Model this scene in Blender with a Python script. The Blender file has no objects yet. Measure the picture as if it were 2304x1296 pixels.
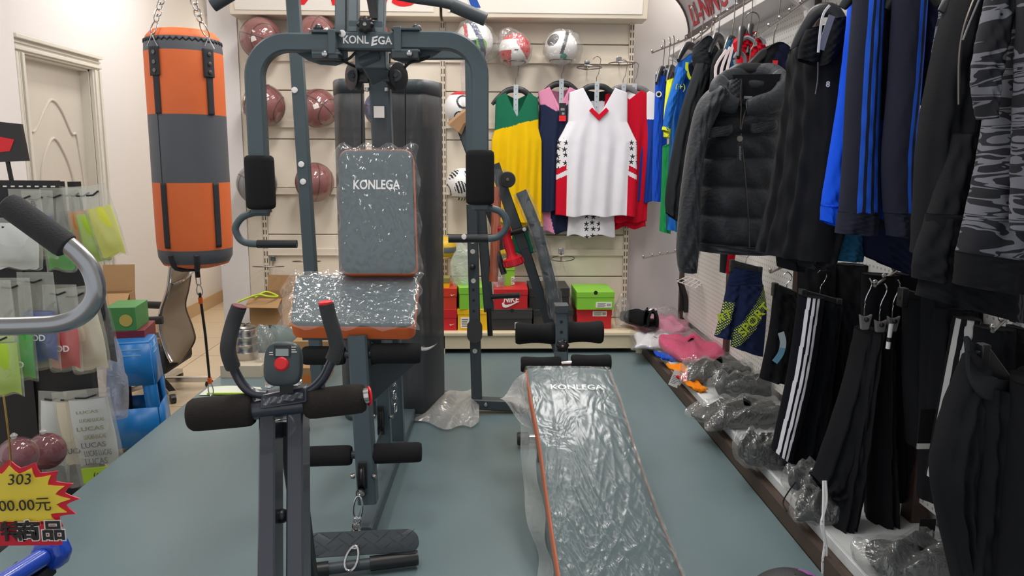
import bpy, math, random
from mathutils import Vector as V, Matrix
rnd = random.Random(7)
S = bpy.context.scene; COL = S.collection
PI = math.pi
sin, cos, rad = math.sin, math.cos, math.radians
# ------------------------------------------------------------------ camera
F = 1730.0; CX, CY = 1152.0, 648.0
CAM = V((0, 0, 1.15)); YAW, PITCH, ROLL = rad(2.0), rad(9.26), rad(0.3)
fw = V((sin(YAW)*cos(PITCH), cos(YAW)*cos(PITCH), -sin(PITCH)))
rt = V((cos(YAW), -sin(YAW), 0)); up = rt.cross(fw)
rt, up = rt*cos(ROLL)+up*sin(ROLL), up*cos(ROLL)-rt*sin(ROLL)
cd = bpy.data.cameras.new('camera'); cam = bpy.data.objects.new('camera', cd); COL.objects.link(cam)
cam.matrix_world = Matrix(((rt.x, up.x, -fw.x, CAM.x), (rt.y, up.y, -fw.y, CAM.y), (rt.z, up.z, -fw.z, CAM.z), (0, 0, 0, 1)))
cd.sensor_width = 36; cd.lens = F/2304*36; cd.clip_start = .02; S.camera = cam
def ray(px, py): return fw + rt*((px-CX)/F) + up*((CY-py)/F)
def P(px, py, Y): d = ray(px, py); return CAM + d*((Y-CAM.y)/d.y)
def PX(px, py, X): d = ray(px, py); return CAM + d*((X-CAM.x)/d.x)
def PZ(px, py, z): d = ray(px, py); return CAM + d*((z-CAM.z)/d.z)
def W(npx, Y): return npx*Y/F*1.03
# ------------------------------------------------------------------ light
w = bpy.data.worlds.new('world'); S.world = w; w.use_nodes = True
w.node_tree.nodes['Background'].inputs[0].default_value = (.93, .96, 1, 1)
w.node_tree.nodes['Background'].inputs[1].default_value = .85
S.view_settings.view_transform = 'Standard'; S.view_settings.look = 'None'
S.view_settings.exposure = -0.12; S.view_settings.gamma = 1
def area(name, loc, sx, sy, power, col=(1, .985, .97), rot=(0, 0, 0)):
    l = bpy.data.lights.new(name, 'AREA'); l.shape = 'RECTANGLE'; l.size = sx; l.size_y = sy; l.energy = power; l.color = col
    o = bpy.data.objects.new(name, l); COL.objects.link(o); o.location = loc; o.rotation_euler = rot; return o
CEIL = 2.95
LAMPS = [(-.55, 1.3, 13), (-.55, 3.6, 17), (.45, 2.4, 14), (.62, 4.35, 19), (-2.0, 5.6, 11), (-2.1, 2.9, 8)]
for x, y, e in LAMPS: area('ceiling_lamp_light', (x, y, CEIL-.075), .28, 1.15, e*1.55)
# ------------------------------------------------------------------ materials
def L(h):
    h = h.lstrip('#'); r = [int(h[i:i+2], 16)/255 for i in (0, 2, 4)]
    return tuple((c/12.92 if c <= .04045 else ((c+.055)/1.055)**2.4) for c in r)+(1,)
MATS = {}
def mat(name, col, rough=.6, metal=0, noise=0, nscale=8, bump=0, bscale=60, coat=0, alpha=1, sheen=0, spec=.5, stretch=None, emit=0, trans=0):
    if name in MATS: return MATS[name]
    m = bpy.data.materials.new(name); m.use_nodes = True; t = m.node_tree; b = t.nodes['Principled BSDF']; n = t.nodes; l = t.links
    c = L(col) if isinstance(col, str) else col
    b.inputs['Base Color'].default_value = c; b.inputs['Roughness'].default_value = rough; b.inputs['Metallic'].default_value = metal
    b.inputs['Coat Weight'].default_value = coat; b.inputs['Alpha'].default_value = alpha; b.inputs['Specular IOR Level'].default_value = spec
    b.inputs['Sheen Weight'].default_value = sheen
    if trans: b.inputs['Transmission Weight'].default_value = trans
    if emit: b.inputs['Emission Color'].default_value = c; b.inputs['Emission Strength'].default_value = emit
    if noise or bump:
        tc = n.new('ShaderNodeTexCoord'); mp = n.new('ShaderNodeMapping'); l.new(tc.outputs['Object'], mp.inputs[0])
        if stretch: mp.inputs['Scale'].default_value = stretch
    if noise:
        x = n.new('ShaderNodeTexNoise'); x.inputs['Scale'].default_value = nscale; x.inputs['Detail'].default_value = 5; l.new(mp.outputs[0], x.inputs[0])
        mx = n.new('ShaderNodeMix'); mx.data_type = 'RGBA'; l.new(x.outputs['Fac'], mx.inputs['Factor'])
        mx.inputs[6].default_value = tuple(v*(1-noise) for v in c[:3])+(1,); mx.inputs[7].default_value = tuple(min(1, v*(1+noise)) for v in c[:3])+(1,)
        l.new(mx.outputs[2], b.inputs['Base Color'])
    if bump:
        x = n.new('ShaderNodeTexNoise'); x.inputs['Scale'].default_value = bscale; x.inputs['Detail'].default_value = 4; l.new(mp.outputs[0], x.inputs[0])
        bp = n.new('ShaderNodeBump'); bp.inputs['Strength'].default_value = bump; bp.inputs['Distance'].default_value = .01; l.new(x.outputs['Fac'], bp.inputs['Height']); l.new(bp.outputs[0], b.inputs['Normal'])
    MATS[name] = m; return m
def film(name, tint='#ffffff', body=.12, gloss=.25, scale=28, bump=.8, rough=.12, dist=.02, stretch=(1, 1, 1), fres=.10):
    m = bpy.data.materials.new(name); m.use_nodes = True; t = m.node_tree; n = t.nodes; l = t.links
    n.remove(n['Principled BSDF']); out = n['Material Output']
    tc = n.new('ShaderNodeTexCoord'); mp = n.new('ShaderNodeMapping'); mp.inputs['Scale'].default_value = stretch; l.new(tc.outputs['Object'], mp.inputs[0])
    a = n.new('ShaderNodeTexNoise'); a.inputs['Scale'].default_value = scale; a.inputs['Detail'].default_value = 6; a.inputs['Distortion'].default_value = 1.6; l.new(mp.outputs[0], a.inputs[0])
    a.inputs['Detail'].default_value = 2.5; s1 = n.new('ShaderNodeMath'); s1.operation = 'SUBTRACT'; s1.inputs[1].default_value = .5; l.new(a.outputs['Fac'], s1.inputs[0]); ab = n.new('ShaderNodeMath'); ab.operation = 'ABSOLUTE'; l.new(s1.outputs[0], ab.inputs[0])
    v = n.new('ShaderNodeTexNoise'); v.inputs['Scale'].default_value = scale*.35; v.inputs['Detail'].default_value = 2; l.new(mp.outputs[0], v.inputs[0])
    ad = n.new('ShaderNodeMath'); ad.operation = 'MULTIPLY_ADD'; l.new(ab.outputs[0], ad.inputs[0]); ad.inputs[1].default_value = 1.2; l.new(v.outputs['Fac'], ad.inputs[2])
    bp = n.new('ShaderNodeBump'); bp.inputs['Strength'].default_value = bump; bp.inputs['Distance'].default_value = dist; l.new(ad.outputs[0], bp.inputs['Height'])
    g = n.new('ShaderNodeBsdfGlossy'); g.inputs['Roughness'].default_value = rough; l.new(bp.outputs[0], g.inputs['Normal'])
    d = n.new('ShaderNodeBsdfDiffuse'); d.inputs[0].default_value = L(tint); l.new(bp.outputs[0], d.inputs['Normal'])
    tr = n.new('ShaderNodeBsdfTransparent')
    lw = n.new('ShaderNodeLayerWeight'); lw.inputs['Blend'].default_value = .3
    ma = n.new('ShaderNodeMath'); ma.operation = 'MULTIPLY_ADD'; l.new(lw.outputs['Fresnel'], ma.inputs[0]); ma.inputs[1].default_value = fres; ma.inputs[2].default_value = gloss*.45; ma.use_clamp = True
    m1 = n.new('ShaderNodeMixShader'); m1.inputs[0].default_value = body; l.new(tr.outputs[0], m1.inputs[1]); l.new(d.outputs[0], m1.inputs[2])
    m2 = n.new('ShaderNodeMixShader'); l.new(ma.outputs[0], m2.inputs[0]); l.new(m1.outputs[0], m2.inputs[1]); l.new(g.outputs[0], m2.inputs[2])
    l.new(m2.outputs[0], out.inputs[0]); MATS[name] = m; return m
# ------------------------------------------------------------------ mesh building
def octo(w, h, c=.12):
    k = min(w, h)*c; a, b = w/2, h/2
    return [(-a+k, -b), (a-k, -b), (a, -b+k), (a, b-k), (a-k, b), (-a+k, b), (-a, b-k), (-a, -b+k)]
def circ(r, n=12, rb=None): return [(r*cos(2*PI*i/n), (rb or r)*sin(2*PI*i/n)) for i in range(n)]
def arc(c, r, a0, a1, n, ax, ay): return [c+ax*(r*cos(rad(a0+(a1-a0)*i/n)))+ay*(r*sin(rad(a0+(a1-a0)*i/n))) for i in range(n+1)]
def smooth(pts, n=6):
    pts = [V(p) for p in pts]; o = []
    for i in range(len(pts)-1):
        p0 = pts[max(i-1, 0)]; p1 = pts[i]; p2 = pts[i+1]; p3 = pts[min(i+2, len(pts)-1)]
        for k in range(n):
            t = k/n; o.append(.5*((2*p1)+(p2-p0)*t+(2*p0-5*p1+4*p2-p3)*t*t+(3*p1-p0-3*p2+p3)*t**3))
    return o+[pts[-1]]
class MB:
    def __init__(s): s.v = []; s.f = []; s.m = []
    def add(s, vs, fs, mi=0):
        o = len(s.v); s.v += [tuple(p) for p in vs]
        for k, f in enumerate(fs): s.f.append(tuple(i+o for i in f)); s.m.append(mi[k] if isinstance(mi, list) else mi)
        return s
    def box(s, a, b, mi=0, M=None):
        x0, y0, z0 = a; x1, y1, z1 = b
        vs = [V(p) for p in ((x0, y0, z0), (x1, y0, z0), (x1, y1, z0), (x0, y1, z0), (x0, y0, z1), (x1, y0, z1), (x1, y1, z1), (x0, y1, z1))]
        if M: vs = [M@p for p in vs]
        return s.add(vs, [(0, 3, 2, 1), (4, 5, 6, 7), (0, 1, 5, 4), (1, 2, 6, 5), (2, 3, 7, 6), (3, 0, 4, 7)], mi)
    def sweep(s, pts, sec, upv=(0, 0, 1), caps=True, closed=False, mi=0, scale=None, fn=None):
        pts = [V(p) for p in pts]; upv = V(upv); n = len(pts); vs = []; k = None
        for i, p in enumerate(pts):
            if closed: t = pts[(i+1) % n]-pts[i-1]
            else: t = pts[min(i+1, n-1)]-pts[max(i-1, 0)]
            t.normalize(); sd = t.cross(upv)
            if sd.length < 1e-4: sd = t.cross(V((1, .01, 0)))
            sd.normalize(); nr = sd.cross(t); q = 1.0
            if 0 < i < n-1 and not closed:
                c = (pts[i]-pts[i-1]).normalized().dot((pts[i+1]-pts[i]).normalized()); q = 1/max(.6, math.sqrt(max(.05, (1+c)/2)))
            sc_ = sec(i/(n-1)) if callable(sec) else sec
            if scale: sc_ = [(a*scale[i], b*scale[i]) for a, b in sc_]
            k = len(sc_)
            for j, (a, b) in enumerate(sc_):
                pp = p+sd*a*q+nr*b
                if fn: pp = fn(pp, i/(n-1), j/k, p)
                vs.append(pp)
        fs = []; ms = []
        for i in range(n if closed else n-1):
            for j in range(k):
                a = i*k+j; b = i*k+(j+1) % k; c = ((i+1) % n)*k+(j+1) % k; d = ((i+1) % n)*k+j
                fs.append((a, b, c, d)); ms.append(mi(i/(n-1), j/k) if callable(mi) else mi)
        if caps and not closed: fs += [tuple(range(k))[::-1], tuple((n-1)*k+j for j in range(k))]; ms += [ms[0], ms[-1]]
        return s.add(vs, fs, ms)
    def tube(s, pts, r, n=10, **k): return s.sweep(pts, circ(r, n), k.pop('upv', (.03, .02, 1)), **k)
    def bar(s, a, b, w, h, upv=(0, 1, 0), c=.1, **k): return s.sweep([a, b], octo(w, h, c), upv, **k)
    def lathe(s, prof, o=(0, 0, 0), ax=(0, 0, 1), n=24, mi=0, caps=True, sq=1):
        ax = V(ax).normalized(); o = V(o); x = ax.orthogonal().normalized(); y = ax.cross(x); vs = []; fs = []; ms = []
        for r, z in prof:
            for j in range(n): a = 2*PI*j/n; vs.append(o+ax*z+x*r*cos(a)+y*r*sin(a)*sq)
        for i in range(len(prof)-1):
            for j in range(n): fs.append((i*n+j, i*n+(j+1) % n, (i+1)*n+(j+1) % n, (i+1)*n+j)); ms.append(mi(i) if callable(mi) else mi)
        if caps: fs += [tuple(range(n))[::-1], tuple((len(prof)-1)*n+j for j in range(n))]; ms += [ms[0], ms[-1]]
        return s.add(vs, fs, ms)
    def grid(s, fn, nu, nv, cu=False, mi=0, cv=False):
        vs = [fn(i/(nu if cu else nu-1), j/(nv if cv else nv-1)) for j in range(nv) for i in range(nu)]; fs = []; ms = []
        for j in range(nv if cv else nv-1):
            for i in range(nu if cu else nu-1):
                i2 = (i+1) % nu; j2 = (j+1) % nv; fs.append((j*nu+i, j*nu+i2, j2*nu+i2, j2*nu+i)); ms.append(mi((i+.5)/nu, (j+.5)/nv) if callable(mi) else mi)
        return s.add(vs, fs, ms)
    def prism(s, poly, o, ax, ay, th, mi=0):
        o = V(o); ax = V(ax); ay = V(ay); nz = ax.cross(ay).normalized()*th; n = len(poly)
        a = [o+ax*x+ay*y for x, y in poly]; vs = a+[p+nz for p in a]
        fs = [tuple(range(n))[::-1], tuple(range(n, 2*n))]+[(i, (i+1) % n, n+(i+1) % n, n+i) for i in range(n)]
        return s.add(vs, fs, mi)
    def sphere(s, c, r, n=16, mi=0, sq=(1, 1, 1), ax=None):
        c = V(c); return s.grid(lambda u, v: c+V((r*sq[0]*cos(2*PI*u)*sin(PI*(.004+.992*v)), r*sq[1]*sin(2*PI*u)*sin(PI*(.004+.992*v)), r*sq[2]*cos(PI*(.004+.992*v)))), n, n//2+2, True, mi)
    def tf(s, M): s.v = [tuple(M@V(p)) for p in s.v]; return s
WORLD = set()
def obj(name, mb, mats, parent=None, sharp=40, bevel=0, solid=0, sub=0, kind=None, label=None):
    me = bpy.data.meshes.new(name)
    if isinstance(mb, MB):
        me.from_pydata(mb.v, [], mb.f); me.polygons.foreach_set('material_index', mb.m)
    else: me = mb
    for m in (mats if isinstance(mats, (list, tuple)) else [mats]): me.materials.append(MATS[m] if isinstance(m, str) else m)
    me.polygons.foreach_set('use_smooth', [True]*len(me.polygons)); me.validate(); me.set_sharp_from_angle(angle=rad(sharp)); me.update()
    o = bpy.data.objects.new(name, me); COL.objects.link(o)
    if parent:
        o.parent = parent; r = parent
        while r.parent: r = r.parent
        if r.name in WORLD: o.matrix_parent_inverse = Matrix.Translation(-V(r.location)) if parent == r else Matrix()
        if r.name in WORLD and parent != r: o.matrix_parent_inverse = Matrix()
    if solid: x = o.modifiers.new('thickness', 'SOLIDIFY'); x.thickness = solid; x.offset = 0
    if bevel: x = o.modifiers.new('bevel', 'BEVEL'); x.width = bevel; x.segments = 2; x.limit_method = 'ANGLE'
    if sub: x = o.modifiers.new('sub', 'SUBSURF'); x.levels = x.render_levels = sub
    if kind: o['kind'] = kind
    if label: o['label'] = label
    return o
def tag(o, label, cat, group=None):
    o['label'] = label; o['category'] = cat
    if group: o['group'] = group
    return o
def thing(name, label, cat, loc=(0, 0, 0), rz=0, world=False, group=None, rot=None):
    o = bpy.data.objects.new(name, None); COL.objects.link(o); o.empty_display_size = .05; o.location = loc; o.rotation_euler = rot or (0, 0, rz)
    if world: WORLD.add(o.name)
    return tag(o, label, cat, group)
def struct(name, mb, m, **k): o = obj(name, mb, m, **k); o['kind'] = 'structure'; return o
def B(a, b): return MB().box(a, b)
FONTS = {}
def text(name, body, size, origin, ax, ay, m, parent=None, sx=1.0, bold=0, shear=0, ext=.0006, align='CENTER', space=1, width=None):
    """flat lettering standing on origin, reading along ax with its top along ay"""
    c = bpy.data.curves.new(name, 'FONT'); c.body = body; c.size = size; c.align_x = align; c.align_y = 'CENTER'; c.extrude = ext; c.offset = bold*size; c.shear = shear; c.space_character = space; c.resolution_u = 3
    t = bpy.data.objects.new('tmp', c); COL.objects.link(t); dg = bpy.context.evaluated_depsgraph_get()
    me = bpy.data.meshes.new_from_object(t.evaluated_get(dg)); bpy.data.objects.remove(t); bpy.data.curves.remove(c)
    ax = V(ax).normalized(); ay = V(ay).normalized(); az = ax.cross(ay); ay = az.cross(ax); o = V(origin)
    if width: xs_ = [v.co.x for v in me.vertices]; sx = width/(max(xs_)-min(xs_))
    for v in me.vertices: q = v.co.copy(); v.co = o+ax*q.x*sx+ay*q.y+az*q.z
    me.materials.clear(); me.name = name
    return obj(name, me, m, parent)
def copy_tree(o, parent=None, label=None, loc=None, rot=None):
    c = o.copy(); COL.objects.link(c); c.parent = parent
    if label: c['label'] = label
    if loc is not None: c.location = loc
    if rot is not None: c.rotation_euler = rot
    for ch in o.children: copy_tree(ch, c)
    return c
# ------------------------------------------------------------------ material list
mat('wall', '#e6e2e0', .75, bump=.05, bscale=120); mat('wall_warm', '#e2dedd', .75, bump=.05, bscale=120)
mat('ceiling', '#e9e7e2', .8); mat('tile', '#d8c4a6', .28, noise=.06, nscale=3); mat('grout', '#a58d70', .8)
mat('rubber_mat', '#67797d', .36, noise=.06, nscale=2.5, bump=.06, bscale=500, spec=.45)
mat('door_paint', '#cfc8bd', .5, noise=.03, nscale=4, stretch=(4, 4, .4)); mat('frame_paint', '#d6d1c6', .5, noise=.05, nscale=5, stretch=(5, 5, .5))
mat('chrome', '#c9c9c9', .16, 1); mat('steel', '#b7b3ad', .28, 1); mat('dark_steel', '#77716b', .35, 1); mat('brass', '#b89a5a', .3, 1)
mat('cream', '#e3d8c6', .5, noise=.03, nscale=3); mat('cream_rail', '#ddd2c0', .45); mat('slot_dark', '#5d5142', .8); mat('cream_wood', '#e2d2b2', .5, noise=.08, nscale=4, stretch=(.6, 4, 4))
mat('black', '#161616', .6); mat('black_plastic', '#1d1e20', .38); mat('foam', '#222223', .92, noise=.12, nscale=120, bump=.35, bscale=420, spec=.2)
mat('gym', '#4d5a60', .42, noise=.05, nscale=30, bump=.03, bscale=600, spec=.4); mat('gym_dark', '#3f464a', .45, spec=.4); mat('gloss_navy', '#23262f', .22, coat=.3)
mat('orange', '#dd6a33', .6, noise=.05, nscale=9, bump=.12, bscale=700); mat('bag_grey', '#52555b', .5, noise=.05, bump=.1, bscale=800); mat('strap', '#2b2a30', .8, bump=.2, bscale=500)
mat('pad_grey', '#4d5c62', .65, noise=.05, nscale=20, bump=.1, bscale=700, spec=.25); mat('white', '#f1efee', .5); mat('red', '#d01f2c', .5); mat('bright_red', '#e01b24', .4)
mat('clear_blue_white', '#dfe6ea', .4)
film('film', '#dfe3e4', .07, .14, 13, .36, .13, .03, (1, 1, .45)); film('film_seat', '#dfe6e8', .08, .12, 15, .36, .14, .03); film('film_bench', '#a6b6b0', .12, .018, 10, .18, .24, .03, (1, .55, 1), .05); film('film_skirt', '#c6cbc8', .32, .12, 9, .3, .2, .03); film('film_thin', '#e8e6e2', .08, .14, 12, .3, .12, .03)
film('film_milky', '#d8d6d2', .40, .2, 9, .5, .2, .03); film('film_bag', '#d6d7c8', .17, .14, 8, .3, .2, .02); film('wrap', '#e3d8d8', .05, .12, 6, .2, .08, .03); film('film_frost', '#b9bcb9', .16, .2, 13, .55, .14, .03)
# ------------------------------------------------------------------ room
GZ = -.27; PL, PR = -1.43, .96
g = MB(); g.box((-4, -3, GZ-.1), (3, 9, GZ-.004)); fl = struct('floor', g, 'grout')
tb = B((0, 0, 0), (.595, .595, .004)); tiles = None
for i in range(5):
    for j in range(12):
        x = -3.3+i*.6; y = 2.6+j*.6
        if x > -1.3 and y < 5: continue
        if tiles is None: t = tiles = obj('tile', tb, 'tile', fl)
        else: t = tiles.copy(); COL.objects.link(t)
        t.location = (x, y, GZ-.004)
pf = MB(); pf.box((PL, -.6, GZ), (1.36, 5.16, -.012)); struct('trim_platform', pf, 'dark_steel')
mt = MB(); mt.box((PL-.012, -.6, -.012), (PR, 5.14, 0)); struct('floor_rubber', mt, 'rubber_mat', bevel=.004)
struct('wall_right', B((1.36, -1, GZ), (1.5, 5.3, CEIL)), 'wall')
struct('wall_back', B((-1.55, 5.16, GZ), (1.5, 5.3, CEIL)), 'wall')
struct('wall_corridor_side', B((-1.70, 5.2, GZ), (-1.55, 8.3, CEIL)), 'wall_warm')
DY0, DY1, DZ = 4.70, 5.50, 1.76
lw = MB(); lw.box((-2.9, 3.2, GZ), (-2.7, DY0, CEIL)); lw.box((-2.9, DY1, GZ), (-2.7, 8.3, CEIL)); lw.box((-2.9, DY0, DZ), (-2.7, DY1, CEIL)); struct('wall_left', lw, 'wall_warm')
struct('wall_pilaster', B((-3.6, 3.2, GZ), (-2.52, 4.36, CEIL)), 'wall')
struct('wall_corridor_end', B((-2.9, 7.88, GZ), (-1.5, 8.05, CEIL)), 'wall_warm')
mat('daylight', '#fff3dc', .5, emit=2.4)
for k, (z0, z1) in enumerate(((1.70, 2.48), (.42, 1.50))):
    wn = struct('window_%d' % (k+1), B((-2.66, 7.865, z0), (-1.8, 7.88, z1)), 'daylight')
    for a, b in (((-2.71, 7.84, z0-.05), (-2.66, 7.88, z1+.05)), ((-1.8, 7.84, z0-.05), (-1.75, 7.88, z1+.05)), ((-2.66, 7.84, z1), (-1.8, 7.88, z1+.05)), ((-2.66, 7.84, z0-.05), (-1.8, 7.88, z0))): obj('window_frame', B(a, b), 'frame_paint', wn)
ce = MB(); ce.box((-3.6, -1, CEIL), (1.5, 8.45, CEIL+.1)); struct('ceiling', ce, 'ceiling')
mat('lamp_glow', '#fff4e4', .5, emit=3.0)
for k, (x, y, e) in enumerate(LAMPS):
    t = thing('ceiling_light', ['rectangular ceiling light above the front machine', 'rectangular ceiling light above the multi gym', 'rectangular ceiling light above the clothes wall', 'rectangular ceiling light near the slat wall', 'rectangular ceiling light outside the white door', 'rectangular ceiling light above the supports rack'][k], 'ceiling light', (x, y, CEIL), group='ceiling lights')
    obj('housing', MB().box((-.17, -.62, -.05), (.17, .62, 0)), 'white', t); obj('diffuser', MB().box((-.15, -.6, -.062), (.15, .6, -.05)), 'lamp_glow', t)
# baseboards
struct('baseboard_left', B((-2.7, DY1+.11, GZ), (-2.685, 7.88, GZ+.12)), mat('skirting', '#c9ab86', .4, noise=.1, nscale=6, stretch=(1, .3, 1)))
struct('baseboard_corridor', B((-2.685, 7.86, GZ), (-1.7, 7.88, GZ+.12)), 'skirting')
struct('trim_1', B((PL-.10, -.6, GZ), (PL, 3.5, GZ+.03)), 'steel')
# door with raised panels
d = struct('door_1', B((-2.80, DY0+.0, GZ), (-2.76, DY1, DZ)), 'door_paint')
def dp(y, z): return V((-2.758, DY0+y, GZ+z))
for pts, nm in (([(.12, 1.05), (.12, 1.55), (.2, 1.6), (.33, 1.74), (.42, 1.80), (.52, 1.74), (.62, 1.6), (.69, 1.55), (.69, 1.05), (.12, 1.05)], 'panel_moulding'), ([(.2, 1.12), (.22, 1.3), (.28, 1.45), (.4, 1.56), (.52, 1.45), (.59, 1.3), (.61, 1.12)], 'panel_moulding'), ([(.12, .2), (.12, .95), (.69, .95), (.69, .2), (.12, .2)], 'panel_moulding')):
    obj(nm, MB().tube(smooth([dp(y, z) for y, z in pts], 5), .009, 8, upv=(1, 0, 0)), 'door_paint', d)
hp = MB(); hp.box((-2.762, DY1-.075, .60), (-2.75, DY1-.03, .82)); hd = obj('handle_plate', hp, 'steel', d, bevel=.003)
obj('handle', MB().tube([(-2.755, DY1-.05, .73), (-2.70, DY1-.05, .73), (-2.70, DY1-.15, .73)], .009), 'brass', d)
obj('lock', MB().box((-2.762, DY0+.06, .95), (-2.752, DY0+.08, 1.0)), 'dark_steel', d)
def moulding(path, upv):
    prof = [(0, 0), (.095, 0), (.095, .022), (.08, .03), (.072, .03), (.066, .022), (.045, .034), (.025, .034), (.018, .022), (.006, .022), (0, .014)]
    return MB().sweep(path, [(a, b) for a, b in prof], upv)
for a, b, c in ((DY0-.10, DY0, 0), (DY1, DY1+.10, 1)):
    m = MB(); m.box((-2.70, a, GZ), (-2.672, b, DZ+.0)); m.box((-2.70, a+.012, GZ), (-2.66, a+.035, DZ)); m.box((-2.70, b-.035, GZ), (-2.655, b-.012, DZ)); m.box((-2.70, a+.045, GZ), (-2.663, b-.045, DZ))
    obj('door_jamb', m, 'frame_paint', d, bevel=.004)
m = MB(); m.box((-2.70, DY0-.1, DZ), (-2.672, DY1+.1, DZ+.1)); m.box((-2.70, DY0-.1, DZ+.012), (-2.655, DY1+.1, DZ+.035)); m.box((-2.70, DY0-.1, DZ+.05), (-2.66, DY1+.1, DZ+.06)); m.box((-2.70, DY0-.1, DZ+.075), (-2.645, DY1+.1, DZ+.1)); obj('door_lintel', m, 'frame_paint', d, bevel=.004)
m = MB(); m.box((-2.8, DY0-.004, GZ), (-2.7, DY0+.012, DZ)); m.box((-2.8, DY1-.012, GZ), (-2.7, DY1+.004, DZ)); m.box((-2.8, DY0, DZ-.012), (-2.7, DY1, DZ+.004)); obj('door_reveal', m, 'frame_paint', d)
# ------------------------------------------------------------------ slat wall display
YB = 5.0
xs = [P(587, 300, YB).x, P(998, 300, YB).x, P(1415, 300, YB).x]
def zB(py, px=1000, Y=YB): return P(px, py, Y).z
unit = thing('display_wall', 'cream slotted display wall behind the gym with rails for balls and jerseys', 'display unit', ((xs[0]+xs[2])/2, YB, 0), world=True)
backing = obj('backing', B((xs[0], YB+.03, -.01), (xs[2], YB+.12, 2.4)), 'cream', unit)
tops = [34, 97, 206, 315, 424, 528, 622, 715]
tops2 = [zB(t) for t in tops]+[.12]
for b in range(2):
    for i in range(len(tops2)-1):
        obj('panel', MB().box((xs[b]+.016, YB, tops2[i+1]+.003), (xs[b+1]-.016, YB+.03, tops2[i]-.003)), 'cream', unit, bevel=.003)
    for y0 in (127, 275, 424, 560):
        z1, z0 = zB(y0), zB(y0+12)
        m = MB(); m.box((xs[b]+.016, YB-.014, z0), (xs[b+1]-.016, YB+.001, z1)); m.box((xs[b]+.016, YB-.02, z0-.006), (xs[b+1]-.016, YB+.001, z0)); obj('hook_rail', m, 'cream_rail', unit)
for x in xs:
    s_ = obj('standard', MB().box((x-.016, YB-.012, 0), (x+.016, YB+.03, 2.4)), 'cream_rail', unit, bevel=.002)
    m = MB(); z = .18
    while z < 2.3:
        for dx in (-.008, .008): m.box((x+dx-.003, YB-.0135, z), (x+dx+.003, YB-.011, z+.03))
        z += .046
    obj('slots', m, 'slot_dark', s_, kind='stuff')
# side frame and white column at the left end
obj('side_frame', MB().box((xs[0]-.11, 4.985, 0), (xs[0]-.016, 5.1, 2.4)), 'cream_rail', unit, bevel=.004)
struct('wall_column', B((xs[0]-.285, 4.975, GZ), (xs[0]-.11, 5.2, CEIL)), 'wall')
# base deck
DT = P(1210, 749, 4.55).z
dk = MB(); dk.box((xs[0]-.02, 4.55, DT-.018), (xs[2]+.04, 5.0, DT)); obj('deck', dk, 'cream_wood', unit, bevel=.002)
for b in range(2):
    obj('kick_board', MB().box((xs[b]+(.0 if b else -.02), 4.565, .03), (xs[b+1]+(.04 if b else -.01), 4.585, DT-.018)), 'cream_wood', unit, bevel=.002)
for x in (xs[0]+.02, xs[1], xs[2]+.025):
    for y in (4.585, 4.95): obj('foot', MB().box((x-.02, y-.02, 0), (x+.02, y+.02, DT-.018)), 'cream_wood', unit)
# two sign boxes above
def sign_box(x0, x1, label, letters):
    z0 = zB(38, 1000, 4.82); t = thing('sign_board', label, 'sign', ((x0+x1)/2, 4.82, z0), world=True)
    pr = [(4.82, z0), (4.99, z0), (4.99, z0+.5), (4.70, z0+.5)]
    m = MB(); vs = [V((x, y, z)) for x in (x0, x1) for y, z in pr]; m.add(vs, [(0, 1, 2, 3), (7, 6, 5, 4), (0, 4, 5, 1), (1, 5, 6, 2), (2, 6, 7, 3), (3, 7, 4, 0)]); obj('sign_case', m, 'cream_rail', t, bevel=.004)
    dz, dy = .5, -.12; u = V((0, dy, dz)).normalized(); n = V((0, -dz, dy)).normalized(); o = V(((x0+x1)/2, 4.82, z0))
    wq = (x1-x0)/2-.035; m = MB(); m.prism([(-wq, .028), (wq, .028), (wq, .47), (-wq, .47)], o, (1, 0, 0), u, -.004); m.v = [tuple(V(p)+n*.004) for p in m.v]; obj('sign_face', m, mat('sign_face', '#e9e3d9', .4), t)
    for s_, size, xx, uu, mm, sx in letters: text('lettering', s_, size, o+V((xx, 0, 0))+u*uu+n*.006, (1, 0, 0), u, mm, t, sx=sx, bold=.02, shear=.3)
sign_box(xs[0]-.1, xs[1]-.008, 'cream sign box with red lettering above the basketballs', [('ANS', .30, .14, .155, 'bright_red', 1.25)])
sign_box(xs[1]+.008, xs[2]+.06, 'cream sign box with a blue letter above the jerseys', [('R', .28, -.50, .145, mat('sign_blue', '#1d4fa3', .5), 1.2)])
# ------------------------------------------------------------------ rings and balls
def ring(px, py, label, r=.085, loc=None, tilt=0, drop=.0):
    c = P(px, py, YB-.13) if loc is None else loc; t = thing('ball_ring', label, 'ball holder', (c.x, YB-.014, c.z), world=True, group='wire ball rings')
    obj('hoop', MB().tube([c+V((r*cos(a), r*sin(a), tilt*r*sin(a))) for a in [2*PI*i/28 for i in range(28)]], .0032, 6, closed=True), 'dark_steel', t)
    obj('arm', MB().tube(smooth([(c.x, c.y+r, c.z+tilt*r), (c.x, YB-.03, c.z+tilt*r+.004), (c.x, YB-.018, c.z+.035)], 4), .0032, 6), 'dark_steel', t)
    obj('clip', MB().box((c.x-.018, YB-.02, c.z+.02), (c.x+.018, YB-.0145, c.z+.055)), 'chrome', t, bevel=.002); return t
mat('ball_skin', '#83403c', .55, noise=.12, nscale=20, bump=.4, bscale=260); mat('ball_seam', '#2f1413', .7); mat('ball_grey', '#6c7377', .45, bump=.3, bscale=260)
mat('sticker', '#e6ddd3', .5)
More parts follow.
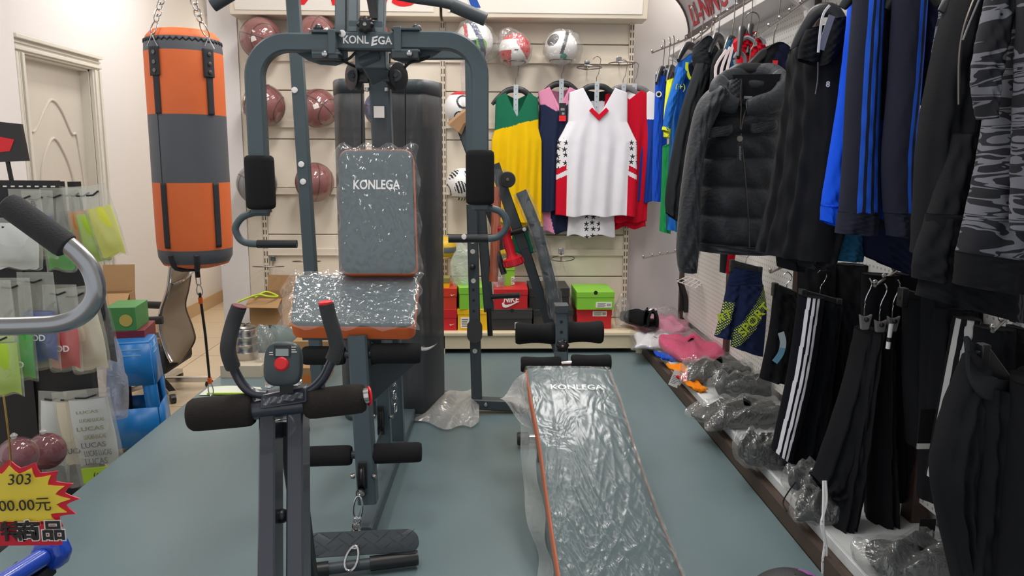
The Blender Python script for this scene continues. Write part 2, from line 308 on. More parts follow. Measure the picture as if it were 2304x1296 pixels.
def basketball(px, py, r, label, skin='ball_skin', rot=0, tag_=None, ringlabel=None):
    c = P(px, py, YB-.14); t = thing('basketball', label, 'ball', c, rot=(.3*rot, .5*rot, rot), group='wrapped basketballs')
    b = obj('ball', MB().sphere((0, 0, 0), r, 40), skin, t)
    m = MB(); q = r*1.0
    for ax in range(2):
        m.tube([V((q*cos(a), q*sin(a), 0) if ax == 0 else (q*cos(a), 0, q*sin(a))) for a in [2*PI*i/40 for i in range(40)]], .0032, 6, closed=True)
    for sg in (-1, 1):
        pts = []
        for i in range(40):
            a = 2*PI*i/40; x = .62*cos(a); zz = .62*sin(a)*1.15; pts.append(V((x, sg*math.sqrt(max(.02, 1-x*x-zz*zz)), zz)).normalized()*q)
        m.tube(pts, .0032, 6, closed=True, upv=(0, sg, .01))
    obj('seam', m, 'ball_seam', b)
    obj('plastic_wrap', MB().sphere((0, 0, 0), r*1.045, 32), 'wrap', t)
    if tag_:
        a, e = tag_; d = V((sin(a)*cos(e), -cos(a)*cos(e), sin(e))); o_ = Matrix.Rotation(0, 3, 'Z')
        inv = t.rotation_euler.to_matrix().inverted(); dd = inv@d; ax = (inv@V((cos(a), sin(a), .35))).normalized(); ay = dd.cross(ax)
        m = MB(); w_, h_ = .028, .018
        m.grid(lambda u, v: (dd*r*1.0+ax*(u-.5)*w_*1.2+ay*(v-.5)*h_*1.6).normalized()*(r*1.012), 6, 5); obj('sticker', m, 'sticker', t)
    ring(px, py, ringlabel or 'wire ring holding '+label, .075, loc=c+V((0, 0, -r*.72)))
    return t
R_ = .123
basketball(587, 87, R_, 'maroon wrapped basketball at the top left corner of the display wall', rot=.5, tag_=(-.1, -.15))
basketball(713, 80, R_*.96, 'maroon wrapped basketball in the top row behind the slanted gym post', rot=1.9)
basketball(835, 88, R_*.95, 'maroon wrapped basketball in the top row hidden behind the gym head', rot=2.6)
basketball(594, 237, R_*1.02, 'maroon wrapped basketball in the middle row behind the curved gym arm', rot=2.2, tag_=(-.8, .3))
basketball(716, 244, R_*.95, 'maroon wrapped basketball with a barcode sticker in the middle row', rot=1.2, tag_=(.1, .05))
basketball(578, 414, R_*.98, 'grey wrapped ball behind the black foam of the gym arm', 'ball_grey', rot=.9)
basketball(708, 410, R_*.96, 'maroon wrapped basketball in the bottom row left of the backrest', rot=2.9)
basketball(858, 245, R_*.85, 'blue wrapped ball seen dimly behind the mesh weight guard', mat('ball_blue', '#3d4c78', .5), rot=.4)
ICO = [V(p).normalized() for p in [(0, a, b*1.618) for a in (-1, 1) for b in (-1, 1)]+[(a, b*1.618, 0) for a in (-1, 1) for b in (-1, 1)]+[(b*1.618, 0, a) for a in (-1, 1) for b in (-1, 1)]]
def soccer(px, py, r, label, mats, rule, rot=(0, 0, 0), bag=None, rings=True, Y=YB-.14, bagn='film_frost'):
    c = P(px, py, Y); t = thing('football', label, 'ball', c, rot=rot, group='footballs on the display wall')
    m = MB(); n = 128
    def fn(u, v): return V((r*cos(2*PI*u)*sin(PI*(.004+.992*v)), r*sin(2*PI*u)*sin(PI*(.004+.992*v)), r*cos(PI*(.004+.992*v))))
    m.grid(fn, n, 80, True, mi=lambda u, v: rule(fn(u, v)/r)); obj('ball', m, mats, t, sharp=180)
    if bag:
        tails = bag; m = MB(); ph = rnd.random()*6
        def bf(u, v):
            d = fn(u, v)/r; k = 1.07+.05*sin(7*u*6.28+ph+4*v)+.04*sin(13*v*3+u*9)
            for td, am, sh in tails:
                k += am*max(0, d.dot(V(td).normalized()))**sh
            return d*r*k
        m.grid(bf, 48, 30, True); obj('plastic_bag', m, bagn, t)
    if rings: ring(px, py, 'wire ring holding '+label, .07, loc=c+V((0, 0, -r*.75)))
    return t
def spots(d): return 1 if max(d.dot(i) for i in ICO) > .925 else 0
for n_, c_ in (('fb_white', '#e6e4e2'), ('fb_red', '#c2242f'), ('fb_black', '#26282c'), ('fb_green', '#6fbf3a'), ('fb_navy', '#3a4566'), ('fb_teal', '#2c9c83'), ('fb_yellow', '#e0b92c')): mat(n_, c_, .4)
soccer(1068, 92, .112, 'white football with blue and green panels beside the lat bar', ['fb_white', 'fb_navy', 'fb_green', 'fb_red'], lambda d: 1 if abs(d.x-.1+.4*d.z) < .16 else 2 if (d-V((.1, -.9, -.4)).normalized()).length < .45 else 3 if abs(d.x+.6) < .08 else 0, (0, 0, .2), bag=[((1, 0, -.5), .45, 5), ((-.3, 0, 1), .1, 3)], bagn='film_frost')
soccer(1158, 112, .096, 'red and white football wrapped in crinkled clear plastic above the green jersey', ['fb_white', 'fb_red', 'fb_black'], lambda d: 1 if (d.x*.8+d.z*.6 > .25 and d.z < .55 and d.x > .1) or d.z > .55 or (d.x < -.25 and d.z < -.1) else 2 if abs(d.z+.12) < .05 and .2 > d.x > -.05 else 0, (0, 0, 0), bag=[((-.6, 0, 1), .45, 9), ((.7, 0, -.9), .16, 12)], bagn='film_frost')
soccer(1262, 108, .1, 'white football with black panels wrapped in clear plastic above the pink jersey', ['fb_white', 'fb_black', 'fb_teal'], lambda d: 1 if (d-V((-.62, -.7, .45)).normalized()).length < .42 or abs(d.x-.08-.3*d.z) < .11 and d.z > -.45 else 2 if (d-V((.1, -.8, -.6)).normalized()).length < .22 else 0, (0, 0, 0), bag=[((1, 0, .3), .3, 4), ((1, 0, -.8), .25, 8)], bagn='film_frost')
soccer(1036, 243, .1, 'white football with red and black swirls behind the right gym arm', ['fb_white', 'fb_black', 'fb_red'], lambda d: 1 if .32 < (d-V((.2, -.8, .3)).normalized()).length < .45 or abs((d-V((0, -.7, -.5)).normalized()).length-.35) < .04 else 2 if d.z > .75 else 0)
soccer(1041, 415, .102, 'white football with black zebra pentagons beside the right foam pad', ['fb_white', 'fb_black'], lambda d: 1 if spots(d) and sin(34*d.x+20*d.z) > -.3 else 0, (.3, .2, .5))
soccer(1000, 558, .075, 'yellow and grey football half hidden by the weight guard', ['fb_yellow', 'ball_grey'], lambda d: 1 if abs(d.z+.1) < .25 and d.x > 0 else 0)
ring(604, 600, 'empty wire ring at the left end of the lower display rail', .095, tilt=-.12); ring(690, 588, 'empty wire ring behind the slanted gym post', .085, tilt=-.1)
ring(1266, 582, 'empty wire ring below the white jersey', .075, tilt=-.35)
RA = ring(1326, 152, 'wire ring from which the white jersey hangs', .075, tilt=-.02); RB = ring(1399, 143, 'wire ring from which the red jersey hangs', .08)
# ------------------------------------------------------------------ shoe boxes
for n_, c_ in (('box_red', '#c81f27'), ('box_orange', '#cf3a22'), ('box_green', '#86c93a'), ('box_yellow', '#efbd10'), ('box_black', '#2c2a2b'), ('box_dark', '#3a3737'), ('label_white', '#e8e6e0'), ('box_olive', '#8d8748')): mat(n_, c_, .45, noise=.03, nscale=10)
mat('label_ink', '#3b3b3b', .6); mat('card', '#a9855c', .8, noise=.08, nscale=12); mat('card_dark', '#87643f', .8, noise=.08)
def shoebox(x0, y0, x1, y1, Y, dep, lid, label, m1, m2=None, rz=0, lab=None, notch=False, z=None, txt=None):
    a = P(x0, y1, Y); b = P(x1, y0, Y); w_ = b.x-a.x; h_ = b.z-a.z; z0 = a.z if z is None else z
    t = thing('shoe_box', label, 'box', ((a.x+b.x)/2, Y+dep/2, z0), rz, group='shoe boxes on the deck')
    d2 = dep/2; lh = h_*lid
    obj('carton', MB().box((-w_/2+.003, -d2+.003, 0), (w_/2-.003, d2-.003, h_-.004)), m1, t)
    m = MB(); m.box((-w_/2, -d2, h_-lh), (w_/2, d2, h_)); obj('lid', m, m2 or m1, t, bevel=.002)
    if notch: obj('finger_hole', MB().lathe([(.0125, 0), (.0125, .002)], (0, -d2-.001, h_-lh*.15), (0, 1, 0), 16), 'black', t)
    if lab:
        lx, lz, lw_, lh_ = lab; lo = obj('size_label', MB().box((lx*w_-lw_*w_/2, -d2-.0015, lz*h_), (lx*w_+lw_*w_/2, -d2-.0005+.004, (lz+lh_)*h_)), 'label_white', t)
        m = MB(); y = -d2-.002
        for k in range(4): m.box((lx*w_-lw_*w_*.4, y, (lz+lh_*(.15+.2*k))*h_), (lx*w_+lw_*w_*(.05+.08*(k % 2)), y+.0008, (lz+lh_*(.22+.2*k))*h_))
        for k in range(6): m.box((lx*w_+lw_*w_*(.2+.04*k), y, (lz+lh_*.25)*h_), (lx*w_+lw_*w_*(.2+.04*k+.015+.01*(k % 2)), y+.0008, (lz+lh_*.75)*h_))
        obj('print', m, 'label_ink', t)
    return t, w_, h_, d2
def swoosh(o, ax, ay, s, m, parent):
    pts = [(-.5, .05), (-.45, -.15), (-.3, -.2), (-.1, -.14), (.5, .17), (-.05, .0), (-.22, -.04), (-.33, -.02), (-.38, .06), (-.34, .16)]
    return obj('swoosh', MB().prism([(x*s, y*s) for x, y in pts], V(o), V(ax), V(ay), .001), m, parent)
YF = 4.62
t, w_, h_, d2 = shoebox(985, 710, 1028, 757, YF, .3, .4, 'red shoe box lowest at the left beside the weight guard', 'box_red', z=DT); swoosh((w_*.25, -d2-.004, h_*.3), (1, 0, 0), (0, 0, 1), .03, 'white', t)
lz = DT+h_
t, w_, h_, d2 = shoebox(985, 662, 1028, 710, YF, .3, .4, 'orange-red shoe box stacked on the red one beside the weight guard', 'box_orange', z=lz); swoosh((w_*.3, -d2-.004, h_*.7), (1, 0, 0), (0, 0, 1), .03, 'white', t)
t, w_, h_, d2 = shoebox(988, 638, 1012, 660, YF+.02, .12, .5, 'small yellow and olive packet on top of the orange-red box', 'box_yellow', 'box_olive', z=lz+h_)
t, w_, h_, d2 = shoebox(1029, 704, 1104, 752, YF, .3, .25, 'yellow shoe box under the tilted green one', 'box_yellow', lab=(-.22, .12, .36, .5), z=DT); lz = DT+h_
t, w_, h_, d2 = shoebox(1025, 655, 1088, 704, YF, .3, .3, 'green shoe box with raised lid on the yellow box', 'box_green', z=lz, rz=.15)
t, w_, h_, d2 = shoebox(1106, 702, 1198, 750, YF, .3, .45, 'charcoal shoe box with finger hole under the red swoosh box', 'box_black', 'box_dark', notch=True, lab=(.12, .08, .1, .3), z=DT); lz = DT+h_
t, w_, h_, d2 = shoebox(1111, 657, 1188, 702, YF, .3, .3, 'red shoe box with white swoosh lettering on the charcoal box', 'box_red', z=lz)
text('lettering', 'NIKE', .05, (.0, -d2-.001, h_*.47), (1, 0, 0), (0, 0, 1), 'white', t, sx=.85, bold=.025, shear=.15); swoosh((0, -d2-.0012, h_*.25), (1, 0, 0), (0, 0, 1), .11, 'white', t); lz2 = lz+h_
shoebox(1134, 600, 1159, 657, YF+.13, .12, .4, 'green shoe box standing on end above the red swoosh box', 'box_green', lab=(.3, .05, .3, .3), z=lz2)
t, w_, h_, d2 = shoebox(1199, 707, 1290, 750, YF+.04, .26, .3, 'dark grey shoe box under the black one behind the rollers', 'box_dark', 'box_black', z=DT); lz = DT+h_
shoebox(1190, 658, 1282, 707, YF+.04, .3, .4, 'black shoe box behind the curved folded pad', 'box_black', z=lz)
t, w_, h_, d2 = shoebox(1297, 704, 1377, 750, YF+.04, .3, .35, 'red shoe box under the green one by the right standard', 'box_red', z=DT, lab=(.15, .62, .4, .25)); lz = DT+h_
t, w_, h_, d2 = shoebox(1297, 664, 1383, 704, YF, .32, .32, 'green shoe box with finger hole and barcode label by the right standard', 'box_green', notch=True, lab=(.22, .12, .42, .3), z=lz)
# clear bags among the boxes
def pouch(name, label, cat, c, w_, h_, d_, m, rz=0, lean=0, group=None, seed=0, top=.6):
    t = thing(name, label, cat, c, rot=(lean, 0, rz), group=group); r2 = random.Random(seed); a, b, e = [r2.random()*6 for _ in range(3)]
    def fn(u, v):
        k = sin(PI*min(1, v*1.15+.0))**.5 if v < .87 else 1
        th = 2*PI*u; ww = w_/2*(.75+.25*sin(PI*v)+(.1*sin(9*v+a) if v > top else 0))*(1-.35*max(0, v-top)/(1-top)); dd = d_/2*(max(.05, (1-v)**.6))*(1 if v > .03 else .6)
        return V((ww*cos(th)*(1+.06*sin(5*th+a+6*v)), dd*sin(th)*(1+.15*sin(6*th+b+9*v)), h_*v+.01*sin(3*th+e)*(v > .9)))
    mm = MB(); mm.grid(fn, 40, 22, True); obj('bag_skin', mm, m, t); return t
film('film_green', '#cfe3d2', .4, .25, 16, .5, .15, .02)
pouch('plastic_bag', 'pale green clear plastic bag leaning on the green shoe box', 'plastic bag', P(1045, 664, YF+.12), .16, .32, .1, 'film_green', seed=3)
pouch('plastic_bag', 'small crumpled clear bag beside the green shoe box near the black shoes', 'plastic bag', P(1399, 735, 4.66), .1, .2, .1, 'film_frost', seed=9)
pouch('plastic_bag', 'brownish crumpled plastic packet on the red swoosh box', 'plastic bag', V((P(1120, 640, YF).x, YF+.1, lz2)), .1, .09, .09, 'film_frost', seed=5)
# ------------------------------------------------------------------ multi gym
gym = thing('multi_gym', 'grey multi gym with orange edged pads, butterfly arms and mesh weight guard', 'gym machine', (P(860, 800, 2.9).x, 2.9, 0), world=True)
YC = 2.72; YM = 2.6
def G(name, mb, m='gym', **k): return obj(name, mb, m, k.pop('parent', gym), **k)
def bolt(p, r=.011, d=(0, -1, 0), m='white', parent=gym, ln=.006):
    return obj('bolt', MB().lathe([(r*.9, 0), (r, ln*.3), (r*.85, ln), (r*.3, ln*1.15)], V(p), d, 12), m, parent)
xc = P(856, 250, YC).x; ft = PZ(860, 1010, 0)
# centre column and its forward kink under the head
G('column', MB().bar((xc, YC, P(856, 158, YC).z), (xc, YC+.25, .02), .07, .06))
k1 = P(843, 158, YC); G('column_neck', MB().bar((xc, YC, k1.z-.02), (xc-.025, YM+.02, P(830, 118, YM).z), .07, .06))
sk_ = P(853, 252, YC-.031); G('blank_sticker', MB().box((sk_.x-W(11, YC), sk_.y-.002, sk_.z-W(12, YC)), (sk_.x+W(11, YC), sk_.y+.0, sk_.z+W(12, YC))), 'label_white')
# head beam with lettering
hb0, hb1 = P(758, 96, YM), P(905, 93, YM); hz = (hb0.z+hb1.z)/2; hh = W(36, YM); fy = YM-hh/2
G('head_beam', MB().bar((hb0.x, YM, hz), (hb1.x, YM, hz), hh, hh))
text('lettering', 'KONL', .034, P(800, 90, fy-.001), (1, 0, 0), (0, 0, 1), 'white', gym, width=W(53, YM), bold=.02)
text('lettering', 'E', .036, P(839, 94, fy-.001), (1, .0, .25), (0, 0, 1), 'white', gym, width=W(19, YM), bold=.03, shear=.35)
text('lettering', 'GA', .034, P(866, 92, fy-.001), (1, 0, 0), (0, 0, 1), 'white', gym, width=W(29, YM), bold=.02)
bolt(P(770, 76, fy), .012)
nk = P(835, 134, YM+.04); G('neck_block', MB().box((nk.x-.05, YM+.02, nk.z-.03), (nk.x+.05, YM+.1, nk.z+.045)), bevel=.004)
# towers up to the top pulley
for x0, x1, y1, dy in ((757, 781, 78, .02), (786, 806, 78, .0), (845, 865, 80, .0)):
    a = P((x0+x1)/2, y1, YM+dy); G('tower_post', MB().bar(a, (a.x-(.004 if x0 < 820 else -.004), YM+.15, 2.12), W(x1-x0, YM), .05))
G('tower_bridge', MB().box((P(786, 80, YM).x, YM-.02, P(826, 80, YM).z-.01), (P(864, 80, YM).x, YM+.03, P(826, 48, YM).z)), bevel=.003)
tp = P(815, 0, YM); G('top_boom', MB().bar((xc, YC+.9, 2.12), (tp.x, 2.25, 2.16), .06, .06)); G('top_pulley', MB().lathe([(.045, -.012), (.05, -.008), (.042, 0), (.05, .008), (.045, .012)], (tp.x, 2.3, 2.09), (1, 0, 0), 24), 'black_plastic')
G('strap', MB().sweep([P(826, -40, YM-.02), P(833, 0, YM-.02), P(841, 42, YM-.03)], octo(.022, .004), (0, 1, 0)), 'black'); G('strap', MB().sweep([P(842, -40, YM-.015), P(842, 0, YM-.015), P(843, 44, YM-.025)], octo(.016, .004), (0, 1, 0)), 'black')
# star knob
def star_knob(p, r, d, parent, name='star_knob'):
    d = V(d).normalized(); x = d.orthogonal().normalized(); y = d.cross(x); m = MB()

    pts = [(r*(1+.1*cos(8*a))*cos(a), r*(1+.1*cos(8*a))*sin(a)) for a in [2*PI*i/48 for i in range(48)]]
    m.sweep([V(p), V(p)+d*r*.3, V(p)+d*r*.6, V(p)+d*r*.75], pts, tuple(y), scale=[.85, 1, .95, .6]); o = obj(name, m, 'black_plastic', parent, sharp=60)
    obj('knob_screw', MB().lathe([(r*.22, 0), (r*.22, .004), (r*.1, .005)], V(p)+d*r*.75, d, 12), 'steel', o); return o
star_knob(P(823, 57, YM-.03), W(17, YM), (0, -1, 0), gym)
# lat bar
G('lat_bar', MB().tube(smooth([P(485, 8, 2.45), P(560, -40, 2.45), P(660, -48, 2.45), P(790, -30, 2.45), P(930, -4, 2.45), P(1012, 10, 2.45), P(1092, 43, 2.45)], 5), .015, 12), 'gym_dark')
G('lat_grip', MB().tube([P(1018, 12, 2.45), P(1093, 44, 2.45)], .0205, 14), 'gym_dark'); G('lat_grip', MB().tube([P(478, 12, 2.45), P(540, -26, 2.45)], .0205, 14), 'gym_dark')
G('lat_cable', MB().tube([P(790, -30, 2.45), (tp.x, 2.3, 2.05)], .004, 6), 'black')
# butterfly arms
YA = YM-.03
def arm(sg):
    if sg < 0: pts = [P(742, 97, YA), P(690, 97, YA)]; c = P(652, 171, YA); R0 = W(72, YA); e = P(582, 352, YA)
    else: pts = [P(905, 92, YA), P(990, 92, YA)]; c = P(1003, 165, YA); R0 = W(72, YA); e = P(1080, 345, YA)
    z = (pts[0].z+pts[1].z)/2; x1 = c.x; cc = V((x1, YA, z-R0)); path = [V((pts[0].x, YA, z))]
    for i in range(13):
        a = rad(90+(90 if sg < 0 else -90)*i/12); path.append(cc+V((cos(a)*R0, 0, sin(a)*R0)))
    path.append(V((path[-1].x, YA, P(580, 478 if sg < 0 else 468, YA).z)))
    w_ = W(37, YA); A = G('butterfly_arm', MB().sweep(path, octo(w_, w_*.95, .1), (0, 1, 0)), sharp=30)
    # hinge bracket plates
    bx = P(737 if sg < 0 else 915, 96, YA).x; ins = sg
    for zz in (z+w_*.56, z-w_*.62): obj('hinge_plate', MB().box((min(bx, bx+ins*-.0)-.045, YA-.035, zz-.004), (bx+.045, YA+.03, zz+.004)), 'gym', A, bevel=.002)
    xb = P(751 if sg < 0 else 897, 96, YA).x; obj('hinge_block', MB().box((xb-.012, YA-.036, z-w_*.68), (xb+.012, YA+.036, z+w_*.68)), 'gym', A, bevel=.003)
    b1 = P(732 if sg < 0 else 922, 122 if sg < 0 else 121, YA-.036); obj('hinge_block', MB().box((bx-.045, YA-.034, b1.z-.014), (bx+.04, YA+.03, b1.z+.016)), 'gym_dark', A, bevel=.003); bolt(b1+V((0, 0, -.0)), .010, m='chrome', parent=A, ln=.014)
    kb = P(716 if sg < 0 else 937, 66, YA); kk = obj('pull_pin', MB().sphere(kb+V((0, 0, .0)), .0165, 16).lathe([(.006, -.03), (.006, 0)], kb, (0, 0, 1), 8), 'black_plastic', A)
    # cam plate behind the arm
    zt = z-w_*.4; poly = [(-.06, .01), (.09, .01), (.09, -.03), (.05, -.045), (.0, -.042), (-.04, -.028), (-.08, .0)]
    ox = P(735 if sg < 0 else 918, 100, YA).x; obj('cam_plate', MB().prism([(x*(1 if sg < 0 else -1)-(.03 if sg < 0 else -.03), y*.95) for x, y in poly], (ox, YA+.04, zt), (1, 0, 0), (0, 0, 1), .008), 'gym', A)
    # foam pad
    px_, y0, y1 = (586, 350, 470) if sg < 0 else (1081, 338, 460)
    a, b = P(px_, y0, YA), P(px_, y1, YA); xx = path[-1].x; r = W(31, YA); n = 10
    prof = [(r*.80, 0), (r*.96, .006), (r, .018), (r, (a.z-b.z)-.018), (r*.96, (a.z-b.z)-.006), (r*.8, a.z-b.z)]
    obj('foam_pad', MB().lathe(prof, (xx, YA, b.z), (0, 0, 1), 28), 'foam', A, sharp=60)
    # handle
    if sg < 0: hp = [(606, 479), (590, 478), (566, 480), (544, 490), (531, 508), (531, 522), (542, 540), (562, 548), (600, 549), (668, 549)]
    else: hp = [(1068, 467), (1085, 467), (1107, 469), (1128, 478), (1140, 498), (1137, 516), (1122, 532), (1100, 537), (1060, 537), (1009, 537)]
    hpts = smooth([P(x, y, YA) for x, y in hp], 4); h = obj('handle', MB().tube(hpts, W(7.6, YA), 14, upv=(0, 1, 0)), 'gym', A)
    obj('handle_grip', MB().tube([P(hp[-1][0], hp[-1][1], YA), P(hp[-1][0]+sg*89, hp[-1][1], YA)], W(9, YA), 16, upv=(0, 1, 0)), 'black_plastic', A)
    hc = P(585 if sg < 0 else 1084, 472 if sg < 0 else 463, YA); obj('end_cap', MB().box((hc.x-.02, YA-.025, hc.z-.006), (hc.x+.02, YA+.02, hc.z+.01)), 'gym', A, bevel=.002)
    if sg > 0: bolt(P(1044, 533, YA-.014), .009, parent=A)
arm(-1); arm(1)
# cables on the head
G('cable', MB().tube(smooth([P(742, 132, YM-.02), P(765, 137, YM), P(785, 132, YM), P(800, 118, YM)], 5), .0045, 8), 'black'); G('cable', MB().tube(smooth([P(910, 152, YM), P(925, 140, YM-.02), P(960, 130, YM), P(980, 118, YM+.02)], 5), .0045, 8), 'black'); G('cable', MB().tube(smooth([P(770, 136, YM), P(790, 146, YM+.02), P(800, 150, YM+.05)], 4), .0045, 8), 'black')
for x in (814, 868, 877, 912): G('cable', MB().tube([P(x, 120, YC+.3), P(x, 330, YC+.32)], .003, 6), 'black')
# side pulleys
def pulley(c, ax, r, th, parent=gym):
    return obj('pulley', MB().lathe([(r*.3, -th*.6), (r*.9, -th*.5), (r, -th*.45), (r*.84, -th*.1), (r*.84, th*.1), (r, th*.45), (r*.9, th*.5), (r*.3, th*.6)], c, ax, 28), 'black_plastic', parent)
for sg, px_ in ((-1, 797), (1, 892)):
    c = P(px_, 172, YC-.0); pulley(c, (.8, sg*-.6, 0), .046, .026)
    xb = P(831 if sg < 0 else 864, 172, YC).x; m = MB(); m.box((min(xb, c.x-.01*sg)-.0, YC-.028, c.z-.02), (max(xb, c.x-.01*sg), YC-.018, c.z+.02)); m.box((min(xb, c.x), YC+.012, c.z-.02), (max(xb, c.x), YC+.022, c.z+.02)); m.lathe([(.02, 0), (.02, .01)], (c.x, YC-.028, c.z), (0, 1, 0), 18); G('pulley_bracket', m, 'gym_dark', bevel=.002); bolt((c.x, YC-.028, c.z), .008, m='gym_dark')
    for yy in (155, 197): bolt(P(826 if sg < 0 else 869, yy, YC-.03), .008, (0, 0, 1 if yy < 180 else -1), 'steel', ln=.012)
# slanted rear-left frame post
G('frame_post', MB().bar(P(655, -70, 3.25), P(718, 1000-105, 3.25), W(26, 3.25), .05))
for x, y in ((663, 203), (678, 370), (682, 409)): bolt(P(x, y, 3.224), .013)
sp2 = P(1059, 118, 3.1); m = MB().bar(P(1059, 92, 3.1), P(1062, 420, 3.1), W(24, 3.1), .04); G('frame_post', m); G('frame_crossbar', MB().bar(P(905, 122, 3.1), P(1055, 122, 3.1), W(22, 3.1), .04))
# weight stack with rods and mesh guard
YS = 3.5
xl, xr = P(754, 300, YS).x, P(996, 500, YS).x; zt = P(870, 188, YS).z
for x in (897, 903): G('guide_rod', MB().tube([P(x, 130, YS-.02), (P(x, 250, YS-.02).x, YS-.02, .1)], .008, 10), 'chrome')
xw0, xw1 = P(862, 860, YS).x, P(905, 860, YS).x
for k in range(11): G('weight_plate', MB().box((xw0-.12, YS-.05, .09+k*.047), (xw1+.0, YS+.06, .09+k*.047+.038)), 'black_plastic', bevel=.004)
G('stack_base', MB().box((xl+.03, YS-.08, 0), (xr-.02, YS+.12, .07)), bevel=.004)
def mesh_mat():
    m = bpy.data.materials.new('guard_mesh'); m.use_nodes = True; n = m.node_tree.nodes; l = m.node_tree.links; b = n['Principled BSDF']; b.inputs['Base Color'].default_value = L('#404245'); b.inputs['Roughness'].default_value = .5
    tc = n.new('ShaderNodeTexCoord'); w1 = n.new('ShaderNodeTexNoise'); w1.inputs['Scale'].default_value = 7; mp = n.new('ShaderNodeMapping'); mp.inputs['Scale'].default_value = (9, 1, .6); l.new(tc.outputs['Object'], mp.inputs[0]); l.new(mp.outputs[0], w1.inputs[0])
    mr = n.new('ShaderNodeMapRange'); mr.inputs[1].default_value = .35; mr.inputs[2].default_value = .7; mr.inputs[3].default_value = .97; mr.inputs[4].default_value = .78; l.new(w1.outputs['Fac'], mr.inputs[0]); l.new(mr.outputs[0], b.inputs['Alpha']); MATS['guard_mesh'] = m
mesh_mat()
def guard(x0, x1, cx_side):
    def fn(u, v): x = x0+(x1-x0)*u; q = (u if cx_side > 0 else 1-u); return V((x, YS-.16+.16*max(0, (q-.55)/.45)**2, .01+(zt-.01)*v))
    g_ = G('weight_guard', MB().grid(fn, 16, 12), 'guard_mesh', solid=.003)
    for z0, z1 in ((zt-.055, zt+.003), (.005, .03)):
        obj('guard_rim', MB().grid(lambda u, v: fn(u, 0).xy.to_3d()+V((0, -.002, z0+(z1-z0)*v)), 16, 2), 'gym_dark', g_, solid=.006)
    return g_
guard(xl, P(834, 300, YS).x, -1); guard(P(889, 300, YS).x, xr, 1)
# backrest
def pad(pts4, th, m_top, m_side, rr, name, parent, nrm, flat=False):
    """rounded rectangular cushion given its four front corners (tl, tr, br, bl)"""
    tl, tr, br, bl = pts4; N = 8; n = nrm.normalized(); out = []
    wv = (tr-tl).length; hv = (bl-tl).length; r = rr
    def q(x, y): a = x/wv; b = y/hv; return tl*(1-a)*(1-b)+tr*a*(1-b)+br*a*b+bl*(1-a)*b
    for cx_, cy_, a0 in ((r, r, 180), (wv-r, r, 270), (wv-r, hv-r, 0), (r, hv-r, 90)):
        for i in range(N+1): a = rad(a0+90*i/N); out.append((cx_+r*cos(a), cy_+r*sin(a)))
    c = (wv/2, hv/2); K = len(out); vs = []
    lay = [(1, -th), (1, -.012), (1.0, -.004), (.985, .0), (.955, .006), (.90, .010), (.55, .013), (.0, .014)]
    if flat: lay = [(1, -th), (1, 0), (.99, .0005), (0, .0005)]
    m = MB()
    for s_, h in lay:
        for x, y in out:
            vs.append(q(c[0]+(x-c[0])*(1-(1-s_)*min(1, .5*wv/wv)), c[1]+(y-c[1])*s_)+n*h)
    fs = []; ms = []
    for i in range(len(lay)-1):
        for j in range(K): fs.append((i*K+j, i*K+(j+1) % K, (i+1)*K+(j+1) % K, (i+1)*K+j)); ms.append(1 if i < 3 else 0)
    fs.append(tuple(range(K))[::-1]); ms.append(1); m.add(vs, fs, ms)
    return obj(name, m, [m_top, m_side], parent, sharp=50), q, n
yb0, yb1 = 2.52, 2.40
bc = [P(763, 336, yb0), P(929, 336, yb0), P(938, 618, yb1), P(768, 618, yb1)]
bn = (bc[1]-bc[0]).cross(bc[3]-bc[0])
if bn.y > 0: bn = -bn
bk, bq, bn = pad(bc, .055, 'pad_grey', 'orange', .03, 'backrest', gym, bn)
wv, hv = (bc[1]-bc[0]).length, (bc[3]-bc[0]).length
text('lettering', 'KONLEGA', .042, bq(wv*.5, hv*.30)+bn*.0145, bc[1]-bc[0], bc[0]-bc[3], 'white', bk, width=W(100, 2.47), bold=.02)
mat('insert_brown', '#5b4346', .5, noise=.2, nscale=30)
def crumple(q, n, wv, hv, ext, off, amp, name, m, parent, seed=1, nu=60, nv=60, drop=0):
    r2 = random.Random(seed); ph = [r2.random()*6 for _ in range(10)]
    def fn(u, v):
        x = -ext[0]+(wv+ext[0]+ext[1])*u; y = -ext[2]+(hv+ext[2]+ext[3])*v
        d = amp*(sin(31*u+ph[0]+6*sin(5*v+ph[1]))+.8*sin(23*v+ph[2]+5*sin(7*u))+.6*sin(61*u+37*v+ph[3])+.5*sin(83*v-41*u+ph[4]))
        ox = max(0, -x, x-wv); oy = max(0, -y, y-hv); e = max(ox, oy)
        return q(x, y)+n*(off+abs(d)-e*drop-e*e*4*drop)+(bc[1]-bc[0]).normalized()*(.006*sin(19*v+ph[5])*(ox > 0))+V((0, 0, .008*sin(23*u+ph[6])*(oy > 0)))
    return obj(name, MB().grid(fn, nu, nv), m, parent, sharp=180)
crumple(bq, bn, wv, hv, (.012, .016, .012, .0), .017, .0014, 'plastic_film', 'film', bk, 4, drop=1.0)
# paper seen under the film
# seat
sc_ = [P(664, 620, 2.46), P(942, 620, 2.46), P(932, 738, 2.24), P(652, 734, 2.24)]
sn = (sc_[1]-sc_[0]).cross(sc_[3]-sc_[0])
if sn.z < 0: sn = -sn
st, sq, sn = pad(sc_, .045, 'pad_grey', 'orange', .03, 'seat', gym, sn)
sw, sh = (sc_[1]-sc_[0]).length, (sc_[3]-sc_[0]).length
crumple(sq, sn, sw, sh, (.045, .012, .004, .012), .016, .0018, 'plastic_film', 'film_seat', st, 8, drop=.9)
